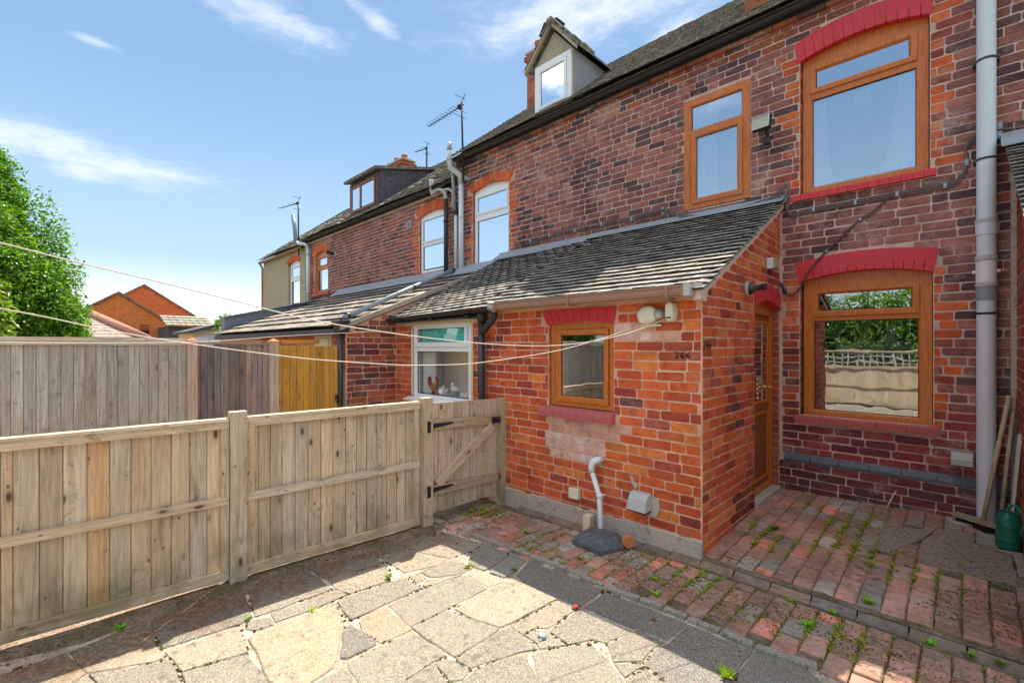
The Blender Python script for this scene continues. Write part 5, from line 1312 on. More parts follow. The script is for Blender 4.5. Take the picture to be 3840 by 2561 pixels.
ge = [fg(x).y for x in (335, 430, 512, 590, 662, 738, 812, 880, 945, 1005)]
for i, (a, b) in enumerate(zip(ge[:-1], ge[1:])):
    plank('gate_board', gate, fpt((a+b)/2, -.02+.003*(i % 2), .03+.02*(i/9)), fpt((a+b)/2, -.02+.003*(i % 2), 1.03-.002*i), FD, b-a-.004, .016, WOOD, wcol(.1, .2), tongue=.010)
def zg(x, y): return fg(x, y).z
plank('rail', gate, fpt(ge[0]+.01, .006, zg(340, 375)), fpt(ge[-1]-.01, .006, zg(1000, 310)), (0, 0, 1), .085, .035, WOOD, (.80, .74, .68))
plank('rail', gate, fpt(ge[0]+.01, .006, zg(350, 1015)), fpt(ge[-1]-.005, .006, zg(1010, 865)), (0, 0, 1), .085, .035, WOOD, (.86, .78, .74))
plank('brace', gate, fpt(fg(410).y, .006, zg(420, 950)), fpt(fg(950).y, .006, zg(940, 375)), FD, .085, .034, WOOD, (1.0, .95, .92))
for yy in (385, 1010):
    z = zg(340, yy)
    m = MB(); a = fpt(ge[0]-.035, .05, z-.045); m.prism([fpt(ge[0]-.045, .051, z-.05), fpt(ge[0]-.012, .051, z-.05), fpt(ge[0]-.012, .051, z+.05), fpt(ge[0]-.045, .051, z+.05)], fpt(0, .005)-fpt(0, 0))
    m.prism([fpt(ge[0]-.012, .028, z-.024), fpt(ge[0]+.24, .028, z-.006+.01), fpt(ge[0]+.24, .028, z+.006+.01), fpt(ge[0]-.012, .028, z+.024)], fpt(0, .007)-fpt(0, 0)); m.build('hinge', IRON, gate)
z = zg(990, 318); m = MB(); m.prism([fpt(ge[-1]-.09, .026, z-.03), fpt(ge[-1]+.01, .026, z-.03), fpt(ge[-1]+.01, .026, z+.03), fpt(ge[-1]-.09, .026, z+.03)], fpt(0, .008)-fpt(0, 0)); m.tube([fpt(ge[-1]-.03, .034, z), fpt(ge[-1]-.03, .06, z)], .03, 8); m.build('latch', IRON, gate)

# tall boundary fence beyond
XT = -5.5
tf = thing('tall_fence', 'tall silvery featheredge boundary fence at the left below the tree', 'fence', (XT, 0, 0))
def ty(zx): p = R1(zx, 700); return onX(p, XT).y
te = [ty(x) for x in (0, 66, 148, 228, 308, 385, 462, 535, 605, 672, 742, 808, 877, 935, 997, 1060, 1114, 1174)]
te = [te[0]-.083*k for k in range(30, 0, -1)]+te
for i, (a, b) in enumerate(zip(te[:-1], te[1:])):
    plank('fence_board', tf, (XT, (a+b)/2, -.1), (XT, (a+b)/2, 1.585+rnd.uniform(-.004, .004)), (0, 1, 0), b-a-.004, .018, WOODG, wcol(.16), taper=.005, tongue=.012)
plank('capping_rail', tf, (XT-.01, te[0], 1.61), (XT-.01, te[-1], 1.61), (1, 0, 0), .07, .03, WOODG, (1.5, 1.4, 1.2))
plank('rail', tf, (XT+.016, te[0], 1.575), (XT+.016, te[-1], 1.575), (0, 0, 1), .035, .014, WOODG, (1.2, 1.15, 1.05))
def bpost(lab, y0, y1, z1, col):
    o = plank('fence_post', None, (XT+.02, (y0+y1)/2, -.3), (XT+.02, (y0+y1)/2, z1), (0, 1, 0), y1-y0, .085, WOODG, col, label=lab); o['category'] = 'post'
    m = MB(); c = Vector((XT+.02, (y0+y1)/2, z1)); h = (y1-y0)/2+.006
    m.v = [tuple(c+Vector(q)) for q in ((-.05, -h, 0), (.05, -h, 0), (.05, h, 0), (-.05, h, 0), (0, 0, .035))]; m.f = [(0, 1, 4), (1, 2, 4), (2, 3, 4), (3, 0, 4), (3, 2, 1, 0)]; m.c = [None]*5
    cp = m.build('post_cap', TERR, None); attach_rot(cp, o)
def attach_rot(ch, par):
    ch.parent = par; bpy.context.view_layer.update(); ch.matrix_parent_inverse = par.matrix_world.inverted()
bpost('square fence post with pyramid cap between the silvery and the dark panel', ty(1174), ty(1236), 1.60, (1.15, .92, .78))
bpost('square fence post with pyramid cap beside the orange gate', ty(1690), ty(1745), 1.60, (1.15, 1.0, .88))
dk = thing('timber_fence', 'dark weathered fence panel between two capped posts', 'fence', (XT, 1.3, 0))
de = [ty(x) for x in (1240, 1262, 1302, 1345, 1388, 1440, 1508, 1548, 1583, 1620, 1655, 1690)]
for i, (a, b) in enumerate(zip(de[:-1], de[1:])):
    cc = (1, 1, .98) if i < 7 else (1.6, 1.45, 1.4); j = rnd.uniform(.85, 1.2)
    plank('fence_board', dk, (XT, (a+b)/2, -.1), (XT, (a+b)/2, 1.565+rnd.uniform(-.01, .01)), (0, 1, 0), b-a-.004, .016, WOODD, tuple(q*j for q in cc), taper=.005, tongue=.012)
plank('capping_rail', dk, (XT, de[0], 1.575), (XT, de[-1], 1.57), (1, 0, 0), .035, .018, WOODD, (1.6, 1.4, 1.2), rough=.006)
og = thing('side_gate', 'orange stained boarded gate with a black ring handle beside the brick corner', 'gate', (XT, 2.2, 0))
oe = [ty(x) for x in (1745, 1778, 1822, 1866, 1908, 1948, 1990, 2036, 2070, 2100, 2150)]
for i, (a, b) in enumerate(zip(oe[:-1], oe[1:])):
    plank('gate_board', og, (XT, (a+b)/2, -.1), (XT, (a+b)/2, 1.545+rnd.uniform(-.003, .003)), (0, 1, 0), b-a-.004, .016+.002*(i % 2), WOODO, wcol(.16), tongue=.012)
p = onX(R1(2118, 828), XT); ring = [(XT+.03, p.y+.028*math.cos(a*math.pi/6), p.z+.028*math.sin(a*math.pi/6)) for a in range(13)]
m = MB(); m.tube(ring, .006, 6, False); m.lathe((XT+.01, p.y, p.z+.022), [(.024, 0), (.024, .01), (.008, .015), (.008, .022), (0, .024)], 10, Vector((1, 0, 0))); m.build('ring_handle', IRON, og)
o = plank('trellis_strip', None, (XT-.35, 2.0, 1.60), (XT-.35, 2.45, 1.60), (0, 0, 1), .05, .02, WOODO, label='strip of brown bamboo screening behind the orange gate'); o['category'] = 'screen'

# ------------------------------------------------------------------ washing line reels and cords
def cord(lab, pts, r, anchorA, anchorB, group='washing lines'):
    A = Vector(anchorA); Bq = Vector(anchorB); dd = Vector((Bq.x-A.x, Bq.y-A.y, 0)); nn = Vector((dd.y, -dd.x, 0)).normalized(); out = []
    for u, v in pts:
        q = raydir(u, v); t = A.dot(nn)/Vector((q.x, q.y, 0)).dot(nn); out.append(Vector((q.x*t, q.y*t, EYE+q.z*t)))
    sm_ = []
    for i in range(len(out)-1):
        a0 = out[max(i-1, 0)]; a1 = out[i]; a2 = out[i+1]; a3 = out[min(i+2, len(out)-1)]
        for k in range(4):
            t = k/4; sm_.append(.5*((2*a1)+(a2-a0)*t+(2*a0-5*a1+4*a2-a3)*t*t+(3*a1-a0-3*a2+a3)*t**3))
    sm_.append(out[-1]); e = (sm_[0]-sm_[2]).normalized(); sm_.insert(0, sm_[0]+e*1.6)
    m = MB(); m.tube(sm_, r, 6); o = m.build('washing_line', LINE, None, smooth=True); tag(o, lab, 'washing line', group); return o
cord('highest washing line, crossing the tree and dropping to the oval reel', [(-20, 552), (100, 583), (200, 608), (300, 632), (400, 656), (500, 681), (620, 712), (700, 731), (800, 750), (900, 765), (1000, 778), (1100, 788), (1180, 793), (1260, 794), (1340, 787), (1420, 771), (1480, 752), (1532, 731)], .0028, (-1.566, 3.22, 1.7), (-2.75, -1.0, 1.9))
cord('washing line that runs lowest in front of the fence and rises to the round reel', [(-20, 704), (100, 727), (200, 748), (330, 773), (450, 791), (560, 806), (700, 823), (800, 831), (920, 838), (1000, 838), (1080, 835), (1180, 822), (1280, 805), (1380, 778), (1472, 746)], .0025, (-1.75, 3.2, 1.7), (-2.85, -1.0, 1.5))
cord('thin washing line level with the top of the tall fence', [(-20, 786), (150, 787), (300, 787), (478, 784), (633, 773), (760, 766), (905, 760)], .0022, (-5.40, 3.0, 1.6), (-3.3, -1.0, 1.5))
t = thing('line_reel', 'round cream washing line reel on the orange brick wall', 'line reel', (-1.75, YF, 1.75))
def rounded_blob(pts, y0, y1, mat, name, parent, inset=.02):
    c = sum((Vector(p) for p in pts), Vector((0, 0)))/len(pts); m = MB(); n = len(pts); L = [(y0, 0), (y0-(y0-y1)*.75, 0), (y0-(y0-y1)*.93, inset*.45), (y1, inset)]
    for y, d in L:
        for p in pts: q = Vector(p); v = (c-q); q = q+v.normalized()*d; m.v.append((q.x, y, q.y))
    for k in range(len(L)-1):
        for i in range(n): j = (i+1) % n; m.f.append((k*n+i, k*n+j, (k+1)*n+j, (k+1)*n+i))
    m.f.append(tuple((len(L)-1)*n+i for i in range(n))); m.c = [None]*len(m.f); o = m.build(name, mat, parent); smooth_by_angle(o, 35); return o
def ell(cx, cz, rx, rz, n=20, sq=2.4, tilt=0):
    out = []
    for k in range(n):
        a = 2*math.pi*k/n; c, s_ = math.cos(a), math.sin(a); x = rx*abs(c)**(2/sq)*(1 if c > 0 else -1); z = rz*abs(s_)**(2/sq)*(1 if s_ > 0 else -1)
        out.append((cx+x*math.cos(tilt)-z*math.sin(tilt), cz+x*math.sin(tilt)+z*math.cos(tilt)))
    return out
rounded_blob(ell(-1.758, 1.785, .080, .068, tilt=.25), YF-.01, YF-.075, CREAM, 'casing', t)
m = MB(); m.tube([(-1.675, YF-.02, 1.79), (-1.655, YF-.055, 1.79)], [.045, .040], 14); m.build('spool', METAL, t, smooth=True)
m = MB(); m.box((-1.83, YF-.022, 1.70), (-1.66, YF-.004, 1.715)); m.build('bracket', CREAM, t)
t = thing('line_reel', 'oval white washing line reel closest to the wall corner', 'line reel', (-1.566, YF, 1.8))
rounded_blob(ell(-1.566, 1.802, .036, .072, sq=2.8), YF-.01, YF-.085, CREAM, 'casing', t, .012)
m = MB(); m.box((-1.585, YF-.088, 1.752), (-1.550, YF-.083, 1.763)); m.build('cord_slot', GASKET, t)

# ------------------------------------------------------------------ pipes on the front of the extension
t = thing('waste_pipe', 'white waste pipe leaning down from the wall into the black drain cover', 'drainpipe', (-2.2, 3.2, 0))
pp = [onY(P_, 3.24) for P_ in (Zp(2100, 1600, 2.85)(335, 460), Zp(2100, 1600, 2.85)(420, 740), Zp(2100, 1600, 2.85)(500, 1135))]
pp[2] = pp[2]+Vector((0, -.09, .02))
m = MB(); m.tube(pp, .0215, 12); m.build('pipe', WPLA, t, smooth=True)
e = pp[0]; m = MB(); m.tube([(e.x+.055, YF+.01, e.z+.085), (e.x+.045, 3.262, e.z+.088), (e.x+.015, 3.245, e.z+.075), e+Vector((0, 0, .03)), e+Vector((.004, 0, -.02))], [.025, .027, .028, .027, .027], 12); m.build('elbow', WPLA, t, smooth=True)
c = pp[1]; m = MB(); m.tube([c+Vector((-.004, 0, .02)), c+Vector((.006, 0, -.02))], .027, 12); m.tube([c+Vector((.0, .02, 0)), c+Vector((.035, .04, .012))], .006, 6); m.build('pipe_clip', WPLA, t, smooth=True)
t = thing('drain_cover', 'black plastic hooded drain cover at the foot of the white waste pipe', 'drain cover', (-2.1, 3.05, 0))
dc = [(-2.22, 2.93), (-1.93, 2.90), (-1.86, 3.10), (-1.90, 3.20), (-2.20, 3.20), (-2.26, 3.10)]
def lid(pts, zb, zt, c):
    m = MB(); n = len(pts); c = Vector(c)
    for f, z in ((1.0, zb), (.98, zb+.035), (.60, zt)):
        for p in pts: q = c+(Vector(p)-c)*f; m.v.append((q.x, q.y if f > .7 else q.y+.02, z))
    for k in range(2):
        for i in range(n): j = (i+1) % n; m.f.append((k*n+i, k*n+j, (k+1)*n+j, (k+1)*n+i))
    m.f.append(tuple(2*n+i for i in range(n))); m.c = [None]*len(m.f); return m
lid(dc, -.01, .080, (-2.06, 3.07)).build('lid', simple('scuffed_black_plastic', (.085, .095, .11), .45, .3, 14, dirt=.35, dirtcol=(.30, .32, .34)), t)
t = thing('brick_end', 'round ended terracotta brick beside the drain cover', 'brick', (-1.84, 3.15, 0))
m = MB(); m.lathe((-1.86, 3.155, .05), [(.0, -.03), (.045, -.03), (.05, -.02), (.05, .02), (.045, .03), (0, .03)], 14, Vector((.75, -.66, 0))); o = m.build('stone', TERR, t, smooth=False)
t = thing('stone_block', 'small pale broken stone standing behind the drain cover', 'stone', (-2.27, 3.21, 0))
m = MB(); m.prism([(-2.31, 3.19, -.02), (-2.235, 3.18, -.02), (-2.24, 3.25, -.02), (-2.30, 3.26, -.02)], (.006, 0, .15)); m.build('stone', CREAMR, t)
t = thing('socket_box', 'small square off white junction box low on the extension wall', 'electrical box', (-2.46, 3.3, .25))
m = MB(); m.box((-2.52, YF-.05, .205), (-2.415, YF-.006, .295)); o = m.build('box', CREAM, t)
bv = o.modifiers.new('bevel', 'BEVEL'); bv.width = .006; bv.segments = 2
m = MB()
for ax, az in ((-2.51, .215), (-2.425, .215), (-2.51, .285), (-2.425, .285)): m.tube([(ax, YF-.050, az), (ax, YF-.053, az)], .004, 6)
m.build('screw', METAL, t)
t = thing('vent_cowl', 'grey metal vent cowl low on the extension wall right of the waste pipe', 'vent', (-1.82, 3.3, .3))
m = MB(); pf = [(YF-.006, .405), (YF-.045, .400), (YF-.085, .36), (YF-.105, .275), (YF-.006, .275)]
m.prism([(-1.90, y, z) for y, z in pf], (.155, 0, 0)); m.build('hood', PALEM, t)
m = MB(); m.box((-1.905, YF-.10, .262), (-1.740, YF-.01, .274)); m.build('flap', BPLA, t)
m = MB(); m.prism([(-1.78, YF-.006, .23), (-1.70, YF-.006, .235), (-1.67, YF-.006, .30), (-1.68, YF-.006, .37), (-1.74, YF-.006, .38)], (0, -.012, 0)); m.build('mortar_patch', CEMENT, t)
m = MB(); pt = [(-1.93, .52), (-1.90, .50), (-1.895, .47), (-1.86, .46), (-1.865, .43), (-1.885, .41), (-1.90, .44), (-1.92, .46)]
m.prism([(x, YF-.003, z) for x, z in pt], (0, -.008, 0)); o = m.build('mortar_smear', CEMENT, None); tag(o, 'ragged grey cement smear above the metal vent cowl', 'cement smear')

# ------------------------------------------------------------------ big soil pipe
t = thing('soil_pipe', 'thick pale grey soil pipe running the full height right of the windows', 'drainpipe', (.10, 5.14, 0))
cx, cy, r_ = .105, 5.145, .056
m = MB(); m.tube([(cx, cy, .10), (cx, cy, 4.95)], r_, 20, False); m.build('pipe', GPLA, t, smooth=True)
def zat(v): return onY(Dp(2262, v), cy).z
for va, vb, rr_, mt in ((510, 540, .062, GPLA), (588, 598, .066, PALEM), (600, 650, .060, WPLA), (652, 658, .066, PALEM), (660, 690, .061, GPLD), (504, 512, .066, PALEM)):
    m = MB(); m.tube([(cx, cy, zat(vb)), (cx, cy, zat(va))], rr_, 20); m.build('socket_collar', mt, t, smooth=False)
    smooth_by_angle(t.children[-1])
for v in (140, 367, 720):
    z = zat(v); m = MB(); m.tube([(cx, cy, z-.009), (cx, cy, z+.009)], .0585, 20); m.box((cx-.075, cy+.02, z-.008), (cx+.075, YM-.005, z+.008)); m.build('pipe_strap', BPLA, t)
z = zat(624)
for s_ in (-1, 1): m = MB(); m.tube([(cx+s_*.05, cy, z), (cx+s_*.078, cy-.005, z)], .013, 10); m.build('access_bolt', WPLA, t, smooth=True)

# ------------------------------------------------------------------ flues, soil pipes and aerials along the row
def pipe_thing(lab, parts, cat='drainpipe', name='soil_pipe'):
    t = thing(name, lab, cat, parts[0][2][0])
    for nm, mt, pts, r in parts: m = MB(); m.tube(pts, [q*.85 for q in r] if isinstance(r, list) else r*.85, 12); o = m.build(nm, mt, t, smooth=True)
    return t
pipe_thing('pale grey pipe with an offset bend rising past the eaves beside the white arched window', [
 ('pipe', GPLA, [(-6.31, 5.13, 2.52), (-6.31, 5.13, 4.40)], .052), ('bend', PALEM, [(-6.31, 5.13, 4.38), (-6.31, 5.12, 4.52), (-6.47, 5.02, 4.68), (-6.47, 5.0, 4.80)], .06),
 ('upper_pipe', GPLA, [(-6.47, 5.0, 4.78), (-6.47, 5.0, 5.0)], .050), ('collar', PALEM, [(-6.47, 5.0, 4.80), (-6.47, 5.0, 4.85)], .064), ('collar', GPLD, [(-6.47, 5.0, 4.98), (-6.47, 5.0, 5.02)], .058), ('cage', METAL, [(-6.47, 5.0, 5.01), (-6.47, 5.0, 5.09), (-6.47, 5.0, 5.12)], [.045, .04, .015]),
 ('collar', PALEM, [(-6.31, 5.13, 3.78), (-6.31, 5.13, 3.80)], .056)])
pipe_thing('slimmer pipe, dark above and pale below, close left of the pale grey pipe', [
 ('pipe', GPLA, [(-6.48, 5.15, 2.84), (-6.48, 5.15, 3.95)], .035), ('upper_pipe', GPLD, [(-6.48, 5.13, 3.95), (-6.48, 5.05, 4.85)], .036), ('junction', BPLA, [(-6.48, 5.15, 3.88), (-6.48, 5.14, 4.10)], .05), ('collar', PALEM, [(-6.48, 5.15, 2.98), (-6.48, 5.15, 3.02)], .04)])
pipe_thing('black soil pipe with crusted swan neck bends at its top beside the arched window', [
 ('pipe', BPLA, [(-6.76, 5.14, 2.78), (-6.76, 5.14, 4.25)], .046), ('bend', PALEM, [(-6.76, 5.14, 4.2), (-6.78, 5.14, 4.34), (-6.88, 5.12, 4.42), (-7.02, 5.11, 4.44)], .042), ('bend', PALEM, [(-7.0, 5.11, 4.43), (-7.12, 5.10, 4.40), (-7.16, 5.10, 4.50), (-7.15, 5.10, 4.66)], [.045, .05, .045, .05]),
 ('collar', PALEM, [(-6.76, 5.14, 4.22), (-6.76, 5.14, 4.25)], .056), ('collar', BPLA, [(-6.76, 5.14, 3.80), (-6.76, 5.14, 3.84)], .055), ('branch', PALEM, [(-6.86, 5.13, 4.40), (-6.66, 5.13, 4.38), (-6.56, 5.14, 4.30), (-6.53, 5.14, 4.02)], .028)])
pipe_thing('pale pipe with tilted grey top beside the green rendered wall', [
 ('pipe', GPLA, [(-12.98, 5.13, 2.64), (-12.98, 5.13, 4.25)], .062), ('collar', PALEM, [(-12.98, 5.13, 3.0), (-12.98, 5.13, 3.05)], .075), ('collar', PALEM, [(-12.98, 5.13, 4.05), (-12.98, 5.13, 4.1)], .072),
 ('bend', GPLA, [(-12.98, 5.13, 4.25), (-13.1, 5.1, 4.38), (-13.4, 5.05, 4.42), (-13.52, 5.0, 4.5)], .05), ('upper_pipe', GPLD, [(-13.5, 5.0, 4.44), (-13.60, 5.0, 4.90), (-13.72, 5.0, 5.28)], .065)])
def aerial(lab, base, top, tip, n, r=.012, cat='aerial'):
    t = thing('tv_aerial', lab, cat, base); base, top, tip = Vector(base), Vector(top), Vector(tip)
    m = MB(); m.tube([base, top+Vector((0, 0, .05))], r*1.4, 8); m.build('mast', IRON, t, smooth=True)
    m = MB(); m.tube([top+(top-tip)*.06, tip], r*.8, 6); m.build('boom', IRON, t, smooth=True)
    d_ = (tip-top); e = d_.normalized().cross(Vector((0, 0, 1))).normalized()
    for k in range(n):
        p = top+d_*(.15+.83*k/max(1, n-1)); L = .10*(1-.4*k/n); m = MB(); m.tube([p-e*L+Vector((0, 0, .02)), p+e*L+Vector((0, 0, .02))], r*.35, 5); m.build('aerial_element', IRON, t)
    m = MB(); p = top+d_*.06
    for s_ in (-1, 1): m.tube([p, p+Vector((.02, 0, .17*s_))-d_*.15], r*.5, 5); m.tube([p-e*.12+Vector((.02, 0, .17*s_)), p+e*.12+Vector((.02, 0, .17*s_))], r*.4, 5)
    m.obox(p, (.03, 0, 0), (0, .03, 0), (0, 0, .03)); m.build('reflector', IRON, t)
    m = MB(); m.box((base.x-.01, base.y+.02, base.z+.05), (base.x+.04, YM-.01, base.z+.10)) if base.z < 4.6 else None
    if base.z < 4.6: m.build('wall_bracket', PALEM, t)
aerial('tall television aerial on a mast in front of the eaves between the houses', (-6.21, 5.1, 4.38), (-6.26, 5.1, 5.72), (-7.28, 5.12, 5.72-.02), 11)
aerial('small aerial on the ridge beyond the dark dormer', (-11.45, 8.0, 6.6), (-11.45, 8.0, 7.42), (-12.05, 8.0, 7.48), 4, .016)
aerial('aerial above the pale pipe at the end of the row', (-13.56, 5.1, 4.12), (-13.60, 5.1, 5.62), (-15.1, 5.1, 5.78), 4, .015)

# ------------------------------------------------------------------ lamps, vents, boxes on the walls
t = thing('floodlight', 'square security floodlight between the two upstairs windows', 'light', (-1.45, 5.15, 3.7))
fc = Vector((-1.465, 5.05, 3.775)); fx = Vector((.085, -.02, -.005)); fz = Vector((.0, .015, .065)).normalized()*.068; fn = fx.cross(fz).normalized()
if fn.y > 0: fn = -fn
m = MB(); m.obox(fc, fx, fz, fn*.022); m.obox(fc+Vector((0, .045, 0)), fx*.6, fz*.7, fn*.03); m.build('housing', IRON, t)
m = MB()
for s_ in (-1, 1): m.obox(fc+fn*.026+fx*s_*.93, fx*.07, fz, fn*.006); m.obox(fc+fn*.026+fz*s_*.93, fx, fz*.07, fn*.006)
m.build('rim', METAL, t); m = MB(); m.obox(fc+fn*.023, fx*.88, fz*.88, fn*.002); m.build('lens', simple('yellowed_lamp_glass', (.42, .43, .27), .2, .2, 20), t)
m = MB(); m.tube([fc+Vector((.02, .06, -.05)), (-1.44, 5.16, 3.66), (-1.43, YM-.01, 3.68)], .018, 8); m.lathe((-1.44, 5.11, 3.60), [(.012, -.03), (.035, -.02), (.04, .01), (.03, .04), (0, .045)], 12); m.build('sensor', BPLA, t)
t = thing('security_camera', 'black dome lamp fitting on a round base above the side door', 'light', (XS, 4.28, 2.03))
q = onX(Zp(2580, 900, 2.614)(575, 480), XS)
m = MB(); m.lathe((XS+.004, q.y, q.z), [(.062, 0), (.062, .016), (.056, .022)], 20, Vector((1, 0, 0))); m.build('base_ring', PALEM, t)
m = MB(); m.lathe((XS+.02, q.y, q.z), [(.056, 0), (.050, .02), (.030, .035), (.024, .06), (.024, .10), (.028, .105), (.028, .135), (.020, .137), (.016, .125), (0, .12)], 20, Vector((1, 0, .05)).normalized()); m.build('lamp_body', BPLA, t, smooth=True); smooth_by_angle(t.children[-1])
t = thing('junction_box', 'cream and white box under the roof verge above the side door', 'electrical box', (XS, 4.9, 2.25))
q = onX(Zp(2580, 900, 2.614)(765, 235), XS); qa = onX(Zp(2580, 900, 2.614)(765, 185), XS).z; qb = onX(Zp(2580, 900, 2.614)(765, 280), XS).z
m = MB(); m.box((XS+.005, q.y, qb), (XS+.085, q.y+.09, qa)); m.build('box', simple('stained_cream_plastic', (.38, .33, .18), .5, .3, 20, dirt=.3, dirtcol=(.2, .17, .08)), t)
m = MB(); m.box((XS+.008, q.y-.010, qb-.004), (XS+.062, q.y-.0005, qa+.004)); m.build('lid', WPLA, t)
t = thing('weather_socket', 'grey outdoor socket cover low on the wall left of the soil pipe', 'electrical box', (-.03, 5.15, .65))
sx0, sx1, sz0, sz1 = -.095, .035, .585, .70
m = MB(); m.box((sx0, YM-.075, sz0), (sx1, YM-.046, sz1)); m.build('box', simple('faded_grey_green_plastic', (.40, .43, .37), .5, .1, 9), t)
m = MB(); m.prism([(sx0+.006, YM-.076, sz1-.01), (sx0+.006, YM-.10, sz0+.055), (sx0+.006, YM-.095, sz0+.01), (sx0+.006, YM-.076, sz0+.006)], (sx1-sx0-.012, 0, 0)); m.build('lid', PALEM, t)
for lab, q0, rr_ in (('round black lamp on the far brick wall beside the brown window', onY(Zp(900, 500, 2.091)(748, 945), YM), .06),):
    t = thing('wall_lamp', lab, 'light', q0); m = MB(); m.lathe((q0.x, YM-.005, q0.z), [(.07, 0), (.07, .02), (.05, .03)], 12, Vector((0, -1, 0))); m.build('base', PALEM, t)
    m = MB(); m.tube([(q0.x, YM-.03, q0.z), (q0.x-.12, YM-.16, q0.z+.04)], [.04, .055], 10); m.build('lamp_head', IRON, t)
q0 = onY(Zp(900, 500, 2.091)(1333, 725), YM); t = thing('wall_vent', 'small louvred vent left of the arched window on the next house', 'vent', q0)
m = MB(); m.box((q0.x-.09, YM-.03, q0.z-.07), (q0.x+.09, YM-.006, q0.z+.07)); m.build('vent_frame', PALEM, t)
for k in range(4): m = MB(); m.box((q0.x-.07, YM-.042, q0.z-.055+k*.03), (q0.x+.07, YM-.031, q0.z-.04+k*.03)); m.build('louvre', GPLD, t)

# ------------------------------------------------------------------ cables
def catmull(pts, k=5):
    out = []
    for i in range(len(pts)-1):
        a0 = pts[max(i-1, 0)]; a1 = pts[i]; a2 = pts[i+1]; a3 = pts[min(i+2, len(pts)-1)]
        for j in range(k): t = j/k; out.append(.5*((2*a1)+(a2-a0)*t+(2*a0-5*a1+4*a2-a3)*t*t+(3*a1-a0-3*a2+a3)*t**3))
    return out+[pts[-1]]
Z6 = Zp(2400, 0, 1.6326); Z5 = Zp(2900, 900, 2.2404); Z2 = Zp(2400, 650, 3.137); Z7 = Zp(1800, 750, 2.612)
def cable(lab, pts, r=.007, Y=YM-.014, mat=None, n=1, gap=.016, group='cables clipped along the wall'):
    t = thing('wall_cable', lab, 'cable', pts[0], group)
    for k in range(n):
        P = catmull([Vector((p.x, Y-(.004*k), p.z+gap*(k-(n-1)/2))) for p in pts]); m = MB(); m.tube(P, r, 6); m.build('cable', mat or CABLE, t, smooth=True)
    return t
def clips(t, pts, s=.022):
    for p in pts: m = MB(); m.box((p.x-s*.5, YM-.032, p.z-s), (p.x+s*.5, YM-.006, p.z+s)); m.build('cable_clip', GPLD, t); m = MB(); m.tube([(p.x, YM-.032, p.z), (p.x, YM-.036, p.z)], .005, 6); m.build('screw', WPLA, t)
P6 = lambda *q: [onY(Z6(*p), YM-.012) for p in q]
A6 = P6((2060, 840), (2010, 880), (1990, 940), (2005, 1000), (1985, 1060), (1930, 1120), (1870, 1140), (1720, 1165), (1575, 1190), (1440, 1218), (1320, 1240), (1190, 1262), (1065, 1285), (980, 1310), (930, 1325), (900, 1290), (885, 1235))
t = cable('bundle of grey cables curving from the soil pipe under the large upper window', A6, .0065, n=3, gap=.017); clips(t, P6((2000, 998), (1868, 1138), (1575, 1190), (1320, 1240), (1065, 1283)), .024)
A6b = P6((1575, 1195), (1500, 1235), (1430, 1300), (1350, 1345), (1290, 1400), (1215, 1470))+[onY(Z5(*p), YM-.012) for p in ((450, 95), (400, 150), (330, 230), (260, 335), (215, 420), (160, 465), (110, 455))]
t = cable('pair of brown cables running diagonally down over the lower red arch', A6b, .0055, Y=YM-.022, n=2, gap=.015, mat=simple('brown_cable', (.14, .07, .06), .5)); clips(t, P6((1350, 1345),)+[onY(Z5(450, 95), YM-.012)], .014)
A6c = P6((870, 1230), (860, 1190), (880, 1150), (905, 1140), (920, 1180), (910, 1215), (890, 1190), (870, 1160), (850, 1180), (830, 1195), (790, 1210))
t = cable('looped cable knot at the top corner of the lean-to roof', A6c, .006, Y=YM-.03, n=2, gap=.02); clips(t, P6((895, 1230), (795, 1210)), .02)
A7 = [onY(Z2(*p), YM-.03) for p in ((1640, 300), (1500, 330), (1300, 390), (1000, 470), (800, 510), (600, 520), (450, 480), (290, 450), (150, 480), (0, 520))]
t = cable('grey cables sagging along the lead flashing under the narrow window', A7, .006, Y=YM-.03, n=3, gap=.022); clips(t, [onY(Z2(280, 470), YM)], .03)
A8 = [onY(Z7(*p), YM-.012) for p in ((1810, 110), (1640, 150), (1490, 190), (1350, 215), (1200, 245), (1060, 270), (940, 300), (800, 330), (690, 360), (600, 385), (500, 410), (400, 425), (330, 435))]
t = cable('cable tray of dark cables above the flashing on the neighbouring house', A8, .006, n=3, gap=.03, mat=CABLE); clips(t, [onY(Z7(*p), YM) for p in ((1800, 95), (1495, 190), (1200, 240), (940, 300), (690, 350), (505, 405))], .028)
A9 = [onY(Zp(3540, 350, 1.493)(*p), YM-.012) for p in ((285, 185), (360, 182), (450, 172), (520, 170))]; t = cable('grey cables leaving the soil pipe to the right', A9, .007, n=2, gap=.05); clips(t, [onY(Zp(3540, 350, 1.493)(312, 187), YM), onY(Zp(3540, 350, 1.493)(310, 240), YM)], .03)
t = thing('conduit', 'short black curved conduit entering the wall beside the side door arch', 'conduit', (-1.30, 5.2, 2.08))
cq = [onY(Zp(2580, 900, 2.614)(*p), YM-.03) for p in ((870, 410), (905, 430), (940, 480), (960, 530))]; m = MB(); m.tube(catmull(cq), .013, 10); m.build('elbow', BPLA, t, smooth=True)
Bq = Zp(900, 500, 2.091); A10 = [onY(Bq(*p), YM-.014) for p in ((1360, 1160), (1200, 1200), (1060, 1235), (900, 1265), (775, 1250), (560, 1300))]
t = cable('dark cables clipped above the flashing of the far house', A10, .007, n=2, gap=.04, mat=CABLED); clips(t, [onY(Bq(*p), YM) for p in ((1355, 1160), (1280, 1180), (1205, 1195), (1130, 1215), (985, 1250), (900, 1262))], .022)

